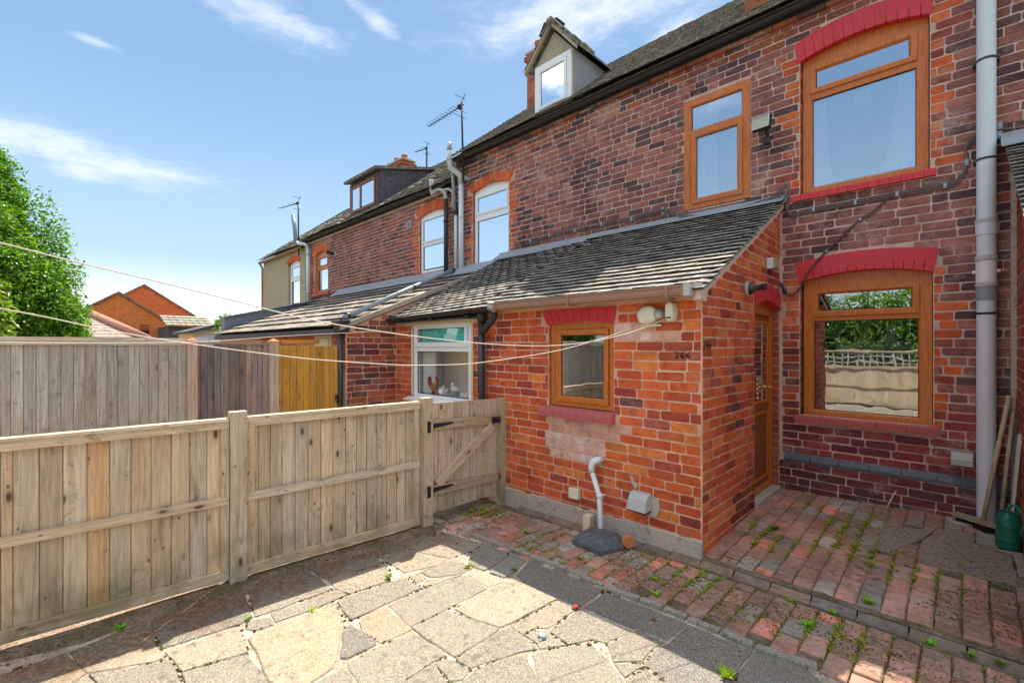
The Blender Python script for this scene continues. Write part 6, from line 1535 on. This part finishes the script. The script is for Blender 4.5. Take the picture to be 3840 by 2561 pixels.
# ------------------------------------------------------------------ tools in the corner
def stick(name, lab, a, b, r, mat, cat='broom handle'):
    m = MB(); m.tube([a, Vector(a).lerp(Vector(b), .5)+Vector((.003, 0, 0)), b], r, 10); return m
zb_ = gzp(.1, 5.0)
t = thing('broom', 'yard broom with dark bristles leaning in the corner beside the soil pipe', 'broom', (.1, 5.0, zb_))
ta = onY(Dp(2317, 908), 5.13); tb = onZ(Dp(2272, 1197), zb_+.085)
tb = Vector((.085, 5.02, zb_+.075)); m = MB(); m.tube([tb, ta], .0145, 10); m.build('handle', WOODG, t, smooth=True, color=(1.1, .95, .75))
ha, hb = onZ(Dp(2215, 1192), zb_+.06), onZ(Dp(2300, 1218), zb_+.06)
hd = (hb-ha).normalized(); c = (ha+hb)/2; c = Vector((.09, 5.0, zb_+.07)); nn = Vector((-hd.y, hd.x, 0))
m = MB(); m.obox(c, hd*.19, nn*.032, Vector((0, 0, .014))); m.build('head', WOODG, t, color=(.8, .7, .55))
m = MB()
for k in range(240): p = c+hd*rnd.uniform(-.185, .185)+nn*rnd.uniform(-.028, .028)-Vector((0, 0, .012)); m.tube([p, p+Vector((rnd.uniform(-.008, .008), rnd.uniform(-.012, .004), -.058))], .0022, 3, False)
m.build('bristles', IRON, t, kind='stuff')
t = thing('rake', 'long wooden tool handle leaning in the corner behind the watering can', 'tool handle', (.2, 5.1, zb_)); a = onY(Dp(2331, 896), 5.17)
m = MB(); m.tube([(.175, 5.06, zb_+.01), a], .014, 10); m.build('handle', WOODG, t, smooth=True, color=(1.0, .85, .7))
m = MB(); m.obox((.17, 5.04, zb_+.02), (.06, .02, 0), (-.006, .02, 0), (0, 0, .012)); m.build('head', IRON, t)
t = thing('spare_board', 'narrow pale board leaning against the right wall', 'board', (.24, 4.95, zb_))
o = plank('board', t, (.215, 4.86, zb_+.05), (.262, 4.80, zb_+.78), (0, 1, 0), .09, .016, WOODG, (1.3, 1.3, 1.35))
t = thing('watering_can', 'dark green plastic watering can at the right edge', 'watering can', (.215, 4.80, zb_))
cc = Vector((.205, 4.74, gzp(.2, 4.74)+.012))
m = MB(); m.lathe(cc, [(0, .0), (.060, .0), (.066, .008), (.064, .05), (.067, .055), (.067, .065), (.063, .07), (.063, .15), (.067, .155), (.067, .165), (.064, .17), (.062, .20), (.050, .232), (.046, .24), (.050, .245), (.046, .250), (.040, .246), (.040, .16), (.0, .16)], 24); o = m.build('body', GREENP, t, smooth=True); smooth_by_angle(o, 35)
m = MB(); m.tube(catmull([cc+Vector((-.005, .045, .235)), cc+Vector((.01, .06, .28)), cc+Vector((.04, .06, .285)), cc+Vector((.068, .03, .22)), cc+Vector((.070, .02, .12))]), .010, 8); m.build('handle', GREENP, t, smooth=True)
m = MB(); m.tube([cc+Vector((.05, -.02, .06)), cc+Vector((.075, -.06, .22))], [.016, .010], 10); m.build('spout', GREENP, t, smooth=True)
t = thing('drain_cover', 'flat pale round drain cover by the foot of the soil pipe', 'lid', (-.02, 5.10, zb_)); m = MB(); m.lathe((-.03, 5.10, gzp(0, 5.1)+.006), [(0, .012), (.085, .012), (.095, .006), (.095, -.01)], 20); m.build('plate', CEMENT, t)

# ------------------------------------------------------------------ china on the neighbour's window sill
zs_ = .947; ys_ = YF+.075
E_ = Zp(1500, 1150, 3.92)
def ex(x): return onY(E_(x, 1200), ys_).x
t = thing('rooster_figure', 'painted china cockerel on the white window sill', 'ornament', (ex(490), ys_, zs_)); x0 = ex(490); k = .9
def blob(name, mat, c, s, parent, seg=12):
    m = MB(); c = Vector(c); prof = [(math.sin(a*math.pi/8), -math.cos(a*math.pi/8)) for a in range(9)]
    for r_, z_ in prof:
        for q in range(seg): a = 2*math.pi*q/seg; m.v.append((c.x+r_*math.cos(a)*s[0], c.y+r_*math.sin(a)*s[1], c.z+z_*s[2]))
    for i in range(8):
        for q in range(seg): j = (q+1) % seg; m.f.append((i*seg+q, i*seg+j, (i+1)*seg+j, (i+1)*seg+q)); m.c.append(None)
    return m.build(name, mat, parent, smooth=True)
blob('body', ROOSTO, (x0, ys_, zs_+.085), (.055, .035, .042), t); 
m = MB(); m.tube([(x0+.03, ys_, zs_+.10), (x0+.06, ys_, zs_+.15), (x0+.065, ys_, zs_+.185)], [.035, .024, .018], 10); m.build('neck', ROOSTO, t, smooth=True)
blob('head', ROOSTR, (x0+.07, ys_, zs_+.19), (.022, .018, .02), t); m = MB(); m.prism([(x0+.045, ys_-.004, zs_+.20), (x0+.085, ys_-.004, zs_+.20), (x0+.08, ys_-.004, zs_+.225), (x0+.06, ys_-.004, zs_+.215), (x0+.05, ys_-.004, zs_+.23)], (0, .008, 0)); m.build('comb', ROOSTR, t)
m = MB(); m.tube(catmull([Vector(p) for p in ((x0-.03, ys_, zs_+.09), (x0-.07, ys_, zs_+.13), (x0-.085, ys_, zs_+.18), (x0-.07, ys_, zs_+.215))]), [.03]*5+[.028]*5+[.02]*5+[.01], 8); m.build('tail', ROOSTR, t, smooth=True)
m = MB(); m.tube([(x0, ys_, zs_), (x0, ys_, zs_+.06)], [.03, .012], 8); m.build('foot', ROOSTR, t, smooth=True)
x1 = ex(640); t = thing('teapot', 'small round white china teapot on the window sill', 'teapot', (x1, ys_, zs_))
m = MB(); m.lathe((x1, ys_, zs_), [(0, 0), (.035, 0), (.055, .025), (.062, .055), (.052, .085), (.03, .10), (.035, .104), (.015, .118), (.006, .122), (.010, .130), (0, .138)], 16); m.build('body', CHINA, t, smooth=True)
m = MB(); m.tube([(x1+.05, ys_, zs_+.04), (x1+.08, ys_, zs_+.07), (x1+.09, ys_, zs_+.10)], [.014, .009, .007], 8); m.build('spout', CHINA, t, smooth=True); m = MB(); m.tube(catmull([Vector(p) for p in ((x1-.05, ys_, zs_+.08), (x1-.085, ys_, zs_+.085), (x1-.085, ys_, zs_+.05), (x1-.055, ys_, zs_+.035))]), .007, 6); m.build('handle', CHINA, t, smooth=True)
x2 = ex(790); t = thing('hen_dish', 'white china hen on a blue lattice basket', 'ornament', (x2, ys_, zs_))
blob('basket', CHINAB, (x2, ys_, zs_+.03), (.085, .05, .04), t); blob('body', CHINA, (x2+.02, ys_, zs_+.095), (.07, .04, .035), t); blob('head', CHINA, (x2-.02, ys_, zs_+.135), (.028, .022, .04), t)
m = MB(); m.box((x2-.10, ys_-.05, zs_), (x2+.11, ys_+.05, zs_+.02)); m.build('base', CHINA, t)
for xx, lab in ((ex(925), 'small white china jug with a pointed lip beside the hen'), (ex(985), 'small white china jug at the end of the sill')):
    t = thing('china_jug', lab, 'jug', (xx, ys_, zs_)); m = MB(); m.lathe((xx, ys_, zs_), [(0, 0), (.025, 0), (.036, .02), (.034, .04), (.024, .055), (.004, .075)], 12); m.build('body', CHINA, t, smooth=True)

# ------------------------------------------------------------------ small things on the ground
def stone(lab, p, s, mat, cat='stone', name='pebble'):
    m = MB(); c = Vector(p)
    for i in range(7):
        for q in range(10):
            ph = math.pi*i/6; a = 2*math.pi*q/10; v = Vector((math.sin(ph)*math.cos(a), math.sin(ph)*math.sin(a), math.cos(ph))); f = 1+.15*mnoise.noise(v*1.7+c*9); m.v.append((c.x+v.x*s[0]*f, c.y+v.y*s[1]*f, c.z+s[2]*.8+v.z*s[2]*f))
    for i in range(6):
        for q in range(10): j = (q+1) % 10; m.f.append((i*10+q, i*10+j, (i+1)*10+j, (i+1)*10+q)); m.c.append(None)
    o = m.build(name, mat, None, smooth=True); tag(o, lab, cat); return o
PEB = simple('blue_grey_pebble', (.30, .34, .33), .5, .1, 20)
stone('smooth blue grey pebble lying on a slab in the sun', onG(T3(1368, 1110), .012), (.028, .022, .014), PEB)
stone('tiny pebble touching the larger smooth pebble', onG(T3(1352, 1140), .012), (.009, .009, .006), PEB)
stone('small brown stone stuck in the paving joint', onG(T4(745, 800), .006), (.016, .012, .010), simple('rust_stone', (.20, .09, .04), .8))
stone('round brown stone in a paving joint near the bottom', onG(T3(1820, 1190), .006), (.015, .012, .008), MATS['rust_stone'])
q = onG(T3(1690, 828), .014); m = MB()
for k in range(7): a = rnd.uniform(0, 6.28); m.obox(q+Vector((rnd.uniform(-.012, .012), rnd.uniform(-.008, .008), .006+.002*k)), (.009*math.cos(a), .014*math.sin(a), 0), (-.008*math.sin(a), .008*math.cos(a), .004), (0, 0, .0015))
tag(m.build('red_scrap', simple('red_plastic', (.40, .03, .03), .4, .1), None), 'crumpled scrap of red plastic at the corner of a paving slab', 'litter')
# ------------------------------------------------------------------ leaves and weeds
def leafquad(m, p, dirv, nrm, L, Wd, col, fold=.25):
    dirv = dirv.normalized(); s = dirv.cross(nrm)
    if s.length < 1e-3: s = Vector((1, 0, 0))
    s.normalize(); n = s.cross(dirv); i = len(m.v)
    m.v += [tuple(p), tuple(p+dirv*L*.45+s*Wd*.5+n*Wd*fold), tuple(p+dirv*L), tuple(p+dirv*L*.45-s*Wd*.5+n*Wd*fold)]
    m.f += [(i, i+1, i+2), (i, i+2, i+3)]; m.c += [col, col]
def rvec():
    while True:
        v = Vector((rnd.uniform(-1, 1), rnd.uniform(-1, 1), rnd.uniform(-1, 1)))
        if .05 < v.length < 1: return v.normalized()
def foliage(name, parent, blobs, dens, L, mat=None, inner=.55, cols=None, kind=None, droop=.5):
    # blobs: (centre, radii); leaves sit in clumps through the outer part of each blob
    m = MB(); cols = cols or [(1, 1, 1), (1.25, 1.2, 1.0), (.75, .85, .8), (1.5, 1.35, .9), (.55, .65, .6)]
    for c, rad in blobs:
        c = Vector(c); rad = Vector(rad); area = 4*math.pi*((rad.x*rad.y+rad.y*rad.z+rad.x*rad.z)/3); n = int(area*dens)
        for _ in range(n):
            v = rvec(); f = rnd.uniform(inner, 1)**.5
            lump = 1+.22*mnoise.noise(Vector((v.x, v.y, v.z))*2.6+c)+.10*mnoise.noise(v*7+c)
            p = c+Vector((v.x*rad.x, v.y*rad.y, v.z*rad.z))*f*lump
            if any((Vector(((p.x-c2[0])/r2[0], (p.y-c2[1])/r2[1], (p.z-c2[2])/r2[2]))).length < .62 for c2, r2 in blobs if Vector(c2) != c): continue
            k = rnd.choice(cols); kk = rnd.uniform(.8, 1.15); col = tuple(q*kk for q in k)
            for _2 in range(2):
                d_ = (v*.7+rvec()*.9+Vector((0, 0, -droop))).normalized(); leafquad(m, p+rvec()*L*.5, d_, (v+Vector((0, 0, .6))+rvec()*.5), L*rnd.uniform(.7, 1.25), L*rnd.uniform(.45, .65), col)
    return m.build(name, mat or LEAF, parent, kind=kind)
def branches(parent, base, tips, r0):
    m = MB(); base = Vector(base)
    for i, tpt in enumerate(tips):
        tpt = Vector(tpt); mid = base.lerp(tpt, .5)+Vector((rnd.uniform(-.1, .1), rnd.uniform(-.1, .1), .1)); P = catmull([base, mid, tpt], 4); m = MB(); m.tube(P, [r0*(1-.8*k/(len(P)-1)) for k in range(len(P))], 7); m.build('trunk' if i == 0 else 'limb', BARK, parent, smooth=True)
tr = thing('leafy_tree', 'dense bright green ivy-like tree rising behind the tall fence at the left edge', 'tree', (-7.6, -1.3, 0))
bl = [((-7.6, -1.35, 2.2), (1.2, 1.55, 1.5)), ((-7.5, -.55, 1.6), (1.0, .95, 1.1)), ((-7.6, -.75, 2.4), (1.0, .75, .95)), ((-7.7, -1.2, 3.3), (.9, 1.0, .9)), ((-7.8, -1.8, 4.0), (1.0, 1.1, .9)), ((-7.5, -2.4, 2.6), (1.2, 1.2, 1.6)), ((-7.5, -.25, 1.45), (.8, .62, .65))]
foliage('crown', tr, bl, 1500, .048, inner=.72)
foliage('bright_spray', tr, [((-6.55, -.62, 1.75), (.35, .42, .28)), ((-6.6, -.5, 2.05), (.3, .25, .25))], 700, .065, mat=WEED, cols=[(1.0, 1.2, .9), (.8, 1.1, .8)])
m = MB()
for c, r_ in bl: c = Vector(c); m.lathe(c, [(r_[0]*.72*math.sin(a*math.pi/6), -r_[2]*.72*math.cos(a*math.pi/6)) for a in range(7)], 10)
m.build('shade_core', simple('inner_shade_green', (.035, .06, .015), 1.0), tr)  # dark solid cores in tree and hedge, inner shade put into the colour
branches(tr, (-7.6, -1.3, -.3), [(-7.7, -1.4, 3.6), (-7.5, -.4, 2.0), (-7.5, -2.3, 3.0)], .16)
fb = thing('round_bush', 'small far treetop just above the lead covered wall', 'tree', (-30, 9, 2)); q = onX(Dp(528, 742), -26)
foliage('crown', fb, [((q.x, q.y, q.z-.45), (1.0, .75, .75)), ((q.x, q.y+.5, q.z-.6), (.8, .6, .5))], 60, .2); m = MB(); m.tube([(q.x, q.y, -.3), (q.x, q.y, q.z)], .15, 6); m.build('trunk', BARK, fb)

# weeds: moss and small leaves in the joints
def tuft(m, p, n, L, col, spread=1.0):
    for _ in range(n):
        a = rnd.uniform(0, 6.283); el = rnd.uniform(.15, 1.2); d_ = Vector((math.cos(a)*spread, math.sin(a)*spread, el)); leafquad(m, p+Vector((rnd.uniform(-.01, .01), rnd.uniform(-.01, .01), 0)), d_, Vector((0, 0, 1))-d_*.3, L*rnd.uniform(.5, 1.3), L*.35, tuple(c*rnd.uniform(.75, 1.25) for c in col))
moss = MB(); YEL = (1.2, 1.0, .35); GR = (.8, 1.0, .6); RED = (.9, .42, .22)
i = 0; x = -1.36
while x < .27:
    for _ in range(70):
        y = rnd.uniform(3.36, 4.9)
        k = mnoise.noise(Vector((x*2.3, y*1.6, 4.0)))
        if k > -.02 and x > -.95 or k > .28: tuft(moss, Vector((x+rnd.gauss(0, .007+.012*max(0, k)), y, gzp(x, y)+.004)), 6 if k < .25 else 9, .019+.022*max(0, k), rnd.choice([YEL, YEL, GR]))
    x += .1115
x = -3.4
while x < .9:
    for _ in range(46):
        y = rnd.uniform(2.3 if x > -.3 else 2.62, 3.18); k = mnoise.noise(Vector((x*1.9, y*2.2, 9.0)))
        if k > -.12: tuft(moss, Vector((x+rnd.gauss(0, .008+.012*max(0, k)), y, zA(x, y)+.004)), 5 if k < .25 else 8, .017+.022*max(0, k), rnd.choice([YEL, GR, RED] if k < .2 else [YEL, GR]))
    x += .1115
for a, b in zip(KP[:-1], KP[1:]):
    for _ in range(int((b-a).length*160)):
        p = a.lerp(b, rnd.random()); k = mnoise.noise(Vector((p.x*3, 0, 1)))
        if k > -.1: tuft(moss, Vector((p.x+rnd.gauss(0, .006), p.y+.028*rnd.choice((-1, 1))+rnd.gauss(0, .005), p.z+.004)), 3, .012, GR)
for _ in range(900):
    x = rnd.uniform(-3.4, .6); y = 3.175+rnd.gauss(0, .010)
    if mnoise.noise(Vector((x*3, 2, 2))) > .0: tuft(moss, Vector((x, y, zA(x, y)+.004)), 3, .011, rnd.choice([GR, YEL, RED]))
tag(moss.build('moss', WEED, None), kind='stuff', label='yellow green moss and tiny weeds in the brick joints')
# moss and grit in the joints of the crazy paving
mj = MB()
for col, pts in slabs:
    P = [onG(p) for p in pts]
    for a, b in zip(P, P[1:]+P[:1]):
        for _ in range(int((b-a).length*26)):
            p = a.lerp(b, rnd.random())
            if mnoise.noise(Vector((p.x*2.7, p.y*2.7, 5))) > .05: 
                s = rnd.uniform(.004, .010); an = rnd.uniform(0, 3); mj.cur = rnd.choice([(.35, .30, .18), (.30, .12, .06), (.12, .09, .07)]); mj.obox(p+Vector((rnd.gauss(0, .005), rnd.gauss(0, .005), -.002)), (s*math.cos(an), s*math.sin(an), 0), (-s*.6*math.sin(an), s*.6*math.cos(an), 0), (0, 0, .006))
for _ in range(4200):
    x = rnd.uniform(-1.3, .26); y = rnd.uniform(3.35, 5.2)
    if mnoise.noise(Vector((x*1.3, y*1.5, 7)))+.45*(x+.5) > .22:
        s = rnd.uniform(.0015, .0045); an = rnd.uniform(0, 3); mj.cur = rnd.choice([(.5, .44, .28), (.4, .30, .22), (.8, .72, .5), (.3, .24, .16)]); mj.obox((x, y, gzp(x, y)+.009), (s*math.cos(an), s*math.sin(an), 0), (-s*.6*math.sin(an), s*.6*math.cos(an), 0), (0, 0, .003))
for _ in range(2600):
    x = rnd.uniform(-3.35, .5); y = rnd.uniform(2.6, 3.18)
    if mnoise.noise(Vector((x*1.7, y*2.5, 17))) > -.05:
        s = rnd.uniform(.0015, .004); an = rnd.uniform(0, 3); mj.cur = rnd.choice([(.5, .44, .28), (.4, .30, .22), (.9, .8, .55), (.3, .24, .16)]); mj.obox((x, y, zA(x, y)+.012), (s*math.cos(an), s*math.sin(an), 0), (-s*.6*math.sin(an), s*.6*math.cos(an), 0), (0, 0, .003))
tag(mj.build('joint_debris', WEED, None), kind='stuff', label='brown moss and crumbs in the paving joints')
# dead leaves and grit along the fence and by the gate
lt = MB()
for _ in range(1500):
    y = rnd.uniform(-1.5, 3.15); off = abs(rnd.gauss(0, .07))+.03; p = fpt(y, off, 0); 
    if y > 2.2: p.x += rnd.uniform(0, .5)*rnd.random()
    p.z = zA(p.x, p.y)+.004; s = rnd.uniform(.006, .016)
    leafquad(lt, p, rvec()+Vector((0, 0, .2)), Vector((0, 0, 1)), s*1.6, s, rnd.choice([(.9, .6, .4), (.5, .3, .2), (1.4, 1.0, .7), (.3, .18, .12)]), .3)
LITT = leafmat('dry_leaf_litter', (.28, .17, .09), (.14, .08, .05), .1)
tag(lt.build('leaf_litter', LITT, None), kind='stuff', label='dead leaves and crumbs along the foot of the fence')
dsh = sheet('dirt_strip', -3.62, -3.28, -3.9, 2.5, .012, DIRT, .05, zf=lambda x, y: zA(x, y)-max(0, (x-(-3.50+.078*y+mnoise.noise(Vector((x*3, y*4, 0)))*.12))*.25))
dsh['kind'] = 'structure'
weeds = [(T2, 770, 390, .030, YEL, 'yellow weed at the foot of the fence'), (T2, 1690, 560, .035, GR, 'leafy weed growing out of the sunlit joint'), (T2, 1680, 60, .05, GR, 'weed rising beside the gate post'), (T2, 340, 950, .022, GR, 'tiny green weed at a white mortar joint'), (T1, 1180, 680, .04, (.6, 1.3, .5), 'bright green two leaved seedling in the shade by the fence'), (T2, 960, 870, .03, (1.6, 1.6, 1.0), 'pale dried weed on the sunlit slab'), (T3, 1735, 380, .04, YEL, 'round yellow green weed clump on the brick path'), (T3, 1100, 480, .03, GR, 'green weed at the edge of the shadow'), (T3, 660, 450, .03, YEL, 'straggly weed on a pale slab'), (T3, 1090, 300, .03, GR, 'low weed beside the edging stones'), (T3, 1220, 130, .04, GR, 'weed near the gate on the brick path'), (T4, 750, 370, .032, (.8, 1.4, .5), 'bright star shaped weed on the path'), (T4, 770, 540, .042, (1, 1.3, .5), 'large star shaped weed on the path'), (T4, 1540, 1440, .055, (1.2, 1.3, .6), 'spiky pale green weed at the bottom edge'), (T4, 2260, 610, .04, GR, 'weed beside the channel bricks'), (T5, 880, 780, .045, (.9, 1.3, .5), 'broad leaved weed on the patio edge'), (T5, 310, 1000, .045, (.7, 1.4, .4), 'fresh green weed in the path joint'), (T5, 560, 890, .04, (.8, 1.3, .5), 'weed lying across the channel'), (T5, 1480, 1170, .035, (.7, 1.4, .4), 'small leafy weed against the channel on the right'), (T5, 1850, 1280, .04, GR, 'spreading weed near the right bottom'), (T5, 2130, 1350, .035, GR, 'weed at the bottom right corner'), (Zp(2500, 1700, 1.7545), 705, 500, .045, (.5, .6, .3), 'dark weed tuft near the side door')]
for T, x, y, L, col, lab in weeds:
    p = onG(T(x, y), .006); m = MB(); tuft(m, p+Vector((0, 0, .008)), 26, L, col); o = m.build('weed', WEED, None, loc=p); tag(o, lab, 'weed', 'weeds in the paving')
q = onY(Zp(2500, 1700, 1.7545)(1500, 300), 5.15); m = MB(); m.tube(catmull([Vector((q.x-.05, 5.12, gzp(q.x, 5.1)+.01)), Vector((q.x-.01, 5.13, q.z+.03)), Vector((q.x+.012, 5.14, q.z+.075))]), .005, 6); tag(m.build('cable_end', LINE, None, smooth=True), 'short pale cable end sticking up at the foot of the wall', 'cable')

# ------------------------------------------------------------------ houses beyond the gardens
TG = Zp(0, 550, 1.96)
def gable_house(name, lab, X, apex, left, right, mat_col, window_=None, zb=-.3):
    t = thing(name, lab, 'house', (X, onX(apex, X).y, 0)); A = onX(apex, X); Lp = onX(left, X); Rp = onX(right, X)
    sl = (A.z-Rp.z)/(Rp.y-A.y); Lz = Lp.z; zl_ = min(Lz, Rp.z)-.8; yl = A.y-(A.z-zl_)/sl; yr = A.y+(A.z-zl_)/sl
    m = MB(); m.prism([(X, yl, zb), (X, yr, zb), (X, yr, zl_), (X, A.y, A.z), (X, yl, zl_)], (-9, 0, 0)); w_ = m.build('wall', mortarmat('far_mortar_'+str(int(-X)), (.72, .30, .14), .1), t)
    def blk(z):
        b = []
        if z > zl_: h = (A.z-z-.02)/sl; b += [(yl-1, A.y-h), (A.y+h, yr+1)]
        if window_:
            if window_[2] < z < window_[3]: b.append((window_[0], window_[1]))
        return b
    zmin = max(zb, EYE-.1)
    cs = courses(yl, yr, zmin, A.z, blk, colf=lambda u, z, r: tuple(q*r.uniform(.88, 1.12) for q in mat_col), seed=61)
    lay_bricks(w_, wallitems((X+.004, 0, 0), AY, OUTS, cs), B_OBJ, FARB, 0)
    m = MB()
    for s_ in (-1, 1):
        yy = yl-.25 if s_ < 0 else yr+.25; zz = A.z-abs(yy-A.y)*sl
        n = 26
        for k in range(n):
            a = Vector((X+.08, A.y, A.z+.10)).lerp(Vector((X+.08, yy, zz+.10)), k/n); b = Vector((X+.08, A.y, A.z+.10)).lerp(Vector((X+.08, yy, zz+.10)), (k+1.05)/n); m.cur = tuple(q*rnd.uniform(.8, 1.15) for q in (1.3, .62, .45))
            m.prism([tuple(a), tuple(b), tuple(b-Vector((0, 0, .09))), tuple(a-Vector((0, 0, .09)))], (-9.2, 0, 0))
    m.build('roof', TILE_S, t)
    return t, w_, A
g1, w_, A1 = gable_house('gable_house', 'bright orange brick gable beyond the fence with a small dark window', -24, TG(872, 1082), TG(640, 1190), TG(1380, 1385), (.90, .26, .065), window_=None)
pa, pb = onX(TG(1025, 1350), -24), onX(TG(1095, 1400), -24)
g = frame_ring((-24+.01, 0, 0), AY, OUTS, pa.y, pb.y, pa.z-1.2, pa.z, .09, 0, .03); g.build('window_frame', GASKET, g1); m = MB(); m.box((-23.99, pa.y+.08, pa.z-1.1), (-23.975, pb.y-.08, pa.z-.08)); m.build('pane', GLASSUP, g1)
for k in range(7): m = MB(); yy = pa.y+(pb.y-pa.y)*k/7; m.box((-23.995, yy+.01, pa.z+.02), (-23.97, yy+(pb.y-pa.y)/7-.01, pa.z+.24)); m.build('arch_brick', B_OBJ, g1, color=(.5, .1, .03))
g2, w_, A2 = gable_house('gable_house', 'darker orange brick gable house standing taller behind the first', -30, TG(1060, 1025), TG(905, 1090), TG(1425, 1248), (.72, .19, .06))
# low tiled roof between them and the extension row
t = thing('tiled_outbuilding', 'low outbuilding with a grey tiled roof right of the orange gables', 'building', (-22, 5, 0))
a, b, c_, d_ = [onX(TG(*p), X) for p, X in (((1170, 1240), -23), ((1510, 1255), -23), ((1530, 1322), -21.5), ((1310, 1326), -21.5))]
yl, yr, zt_, ze_ = a.y, b.y, a.z, c_.z
m = MB(); m.box((-25, yl+.1, -.3), (-21.7, yr-.1, ze_-.02)); m.build('wall', DARKP, t)
m = MB()
for k in range(4):
    for j in range(7):
        x0 = -21.5-1.5*k/4; x1_ = -21.5-1.5*(k+1.15)/4; z0 = ze_+(zt_-ze_)*k/4+.04; z1_ = ze_+(zt_-ze_)*(k+1.15)/4; y0 = yl+(yr-yl)*j/7; m.cur = tuple(q*rnd.uniform(.9, 1.3) for q in (1.15, 1.05, .9)); m.prism([(x0, y0+.01, z0), (x1_, y0+.01, z1_), (x1_, y0+.01, z1_-.05), (x0, y0+.01, z0-.05)], (0, (yr-yl)/7-.02, 0))
m.build('roof', TILE_S, t)
t = thing('tiled_outbuilding', 'pink tiled hipped roof with a rounded terracotta ridge behind the tall fence', 'building', (-14, 1, 0))
ra, rb = onX(TG(660, 1215), -15), onX(TG(1080, 1402), -12)
m = MB(); m.box((-15.5, -3.5, -.3), (-12.5, rb.y-.3, 1.45)); m.build('wall', CREAMR, t)
PT = simple('pink_grey_roof_tile', (.36, .25, .215), .9, .2, 5, .4, 30)
# sloping face below the hip ridge, rows run level
n = 9; hip = []
for k in range(n+1): hip.append(rb.lerp(ra, k/n))
for k in range(n):
    p, q_ = hip[k], hip[k+1]; w0 = 14; y = p.y-.02
    for j in range(w0):
        ya = p.y-.36*j; yb2 = ya-.35; m = MB()
        m.prism([(p.x, ya, p.z-.06), (p.x, yb2, p.z-.06), (q_.x, yb2, q_.z-.075), (q_.x, ya, q_.z-.075)], (.02, 0, -.03)); m.build('roof_tile', PT, t, color=(1, 1, 1))
m = MB(); m.tube([rb+Vector((0, 0, -.02)), ra+Vector((0, 0, -.02))], .085, 10); m.build('ridge_tile', simple('dull_terracotta', (.42, .20, .14), .8, .15, 8), t, smooth=True)
# white boarded shed between the gables and the extension row
t = thing('garden_shed', 'small white boarded shed with a mossy felt roof behind the capped fence post', 'shed', (-11.8, 2.0, 0)); TS = Zp(700, 1150, 3.918)
Xs = -12.2; p0 = onX(TS(100, 400), Xs); p1 = onX(TS(500, 330), Xs); zt = onX(TS(300, 345), Xs).z
h = (1.78-.0)
for k in range(11):
    z0 = .1+k*.15; m = MB(); 
    if z0 > zt-.02: break
    m.prism([(Xs, p0.y, z0), (Xs+.02, p0.y, z0), (Xs+.008, p0.y, z0+.147), (Xs, p0.y, z0+.147)], (0, p1.y-p0.y, 0)); m.build('cladding_board', UPVC, t)
m = MB(); m.box((Xs-1.6, p0.y, -.1), (Xs-.002, p1.y, zt)); m.build('wall', CREAMR, t)
g = frame_ring((Xs+.02, 0, 0), AY, OUTS, p0.y+.25, p0.y+1.15*.8, zt-.6, zt-.12, .04, 0, .02); g.build('window_frame', UPVC, t)
ra_, rb_ = onX(TS(20, 385), Xs+.1), onX(TS(470, 280), Xs+.1); m = MB(); m.prism([(Xs+.12, ra_.y, ra_.z-.02), (Xs+.12, rb_.y, rb_.z-.02), (Xs+.12, rb_.y, rb_.z+.04), (Xs+.12, ra_.y, ra_.z+.04)], (-1.8, 0, 0)); m.build('roof', DARKP, t)

# ------------------------------------------------------------------ the garden behind the camera, seen in the window glass
bf = thing('back_fence', 'pale timber fence with a trellis top closing the garden, seen reflected in the glass', 'fence', (-1.5, -4.1, 0))
x = -3.7
while x < 2.4: plank('fence_board', bf, (x, -4.1, -.05), (x, -4.1, 1.05), (1, 0, 0), .118, .014, WOOD, wcol(.1, .4), taper=.004); x += .12
for z in (.05, .55, 1.04, 1.42): plank('rail', bf, (-3.75, -4.07, z), (2.4, -4.07, z), (0, 0, 1), .06, .035, WOOD, (.9, .85, .8))
x = -3.7
while x < 2.4: plank('trellis_lath', bf, (x, -4.085, 1.07), (x, -4.085, 1.45), (1, 0, 0), .03, .012, WOODG); x += .15
for z in (1.16, 1.27, 1.36): plank('trellis_lath', bf, (-3.75, -4.095, z), (2.4, -4.095, z), (0, 0, 1), .025, .012, WOODG)
hd_ = thing('garden_hedge', 'tall green hedge beyond the back fence, seen reflected in the glass', 'hedge', (-2, -6.5, 0))
foliage('hedge_leaves', hd_, [((-3.6+k*1.5, -6.4+rnd.uniform(-.3, .3), 1.9+rnd.uniform(-.2, .3)), (1.0, .9, 1.5)) for k in range(5)], 130, .12)
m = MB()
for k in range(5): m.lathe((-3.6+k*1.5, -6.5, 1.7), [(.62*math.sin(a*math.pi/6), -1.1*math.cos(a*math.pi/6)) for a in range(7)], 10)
m.build('shade_core', MATS['inner_shade_green'], hd_)
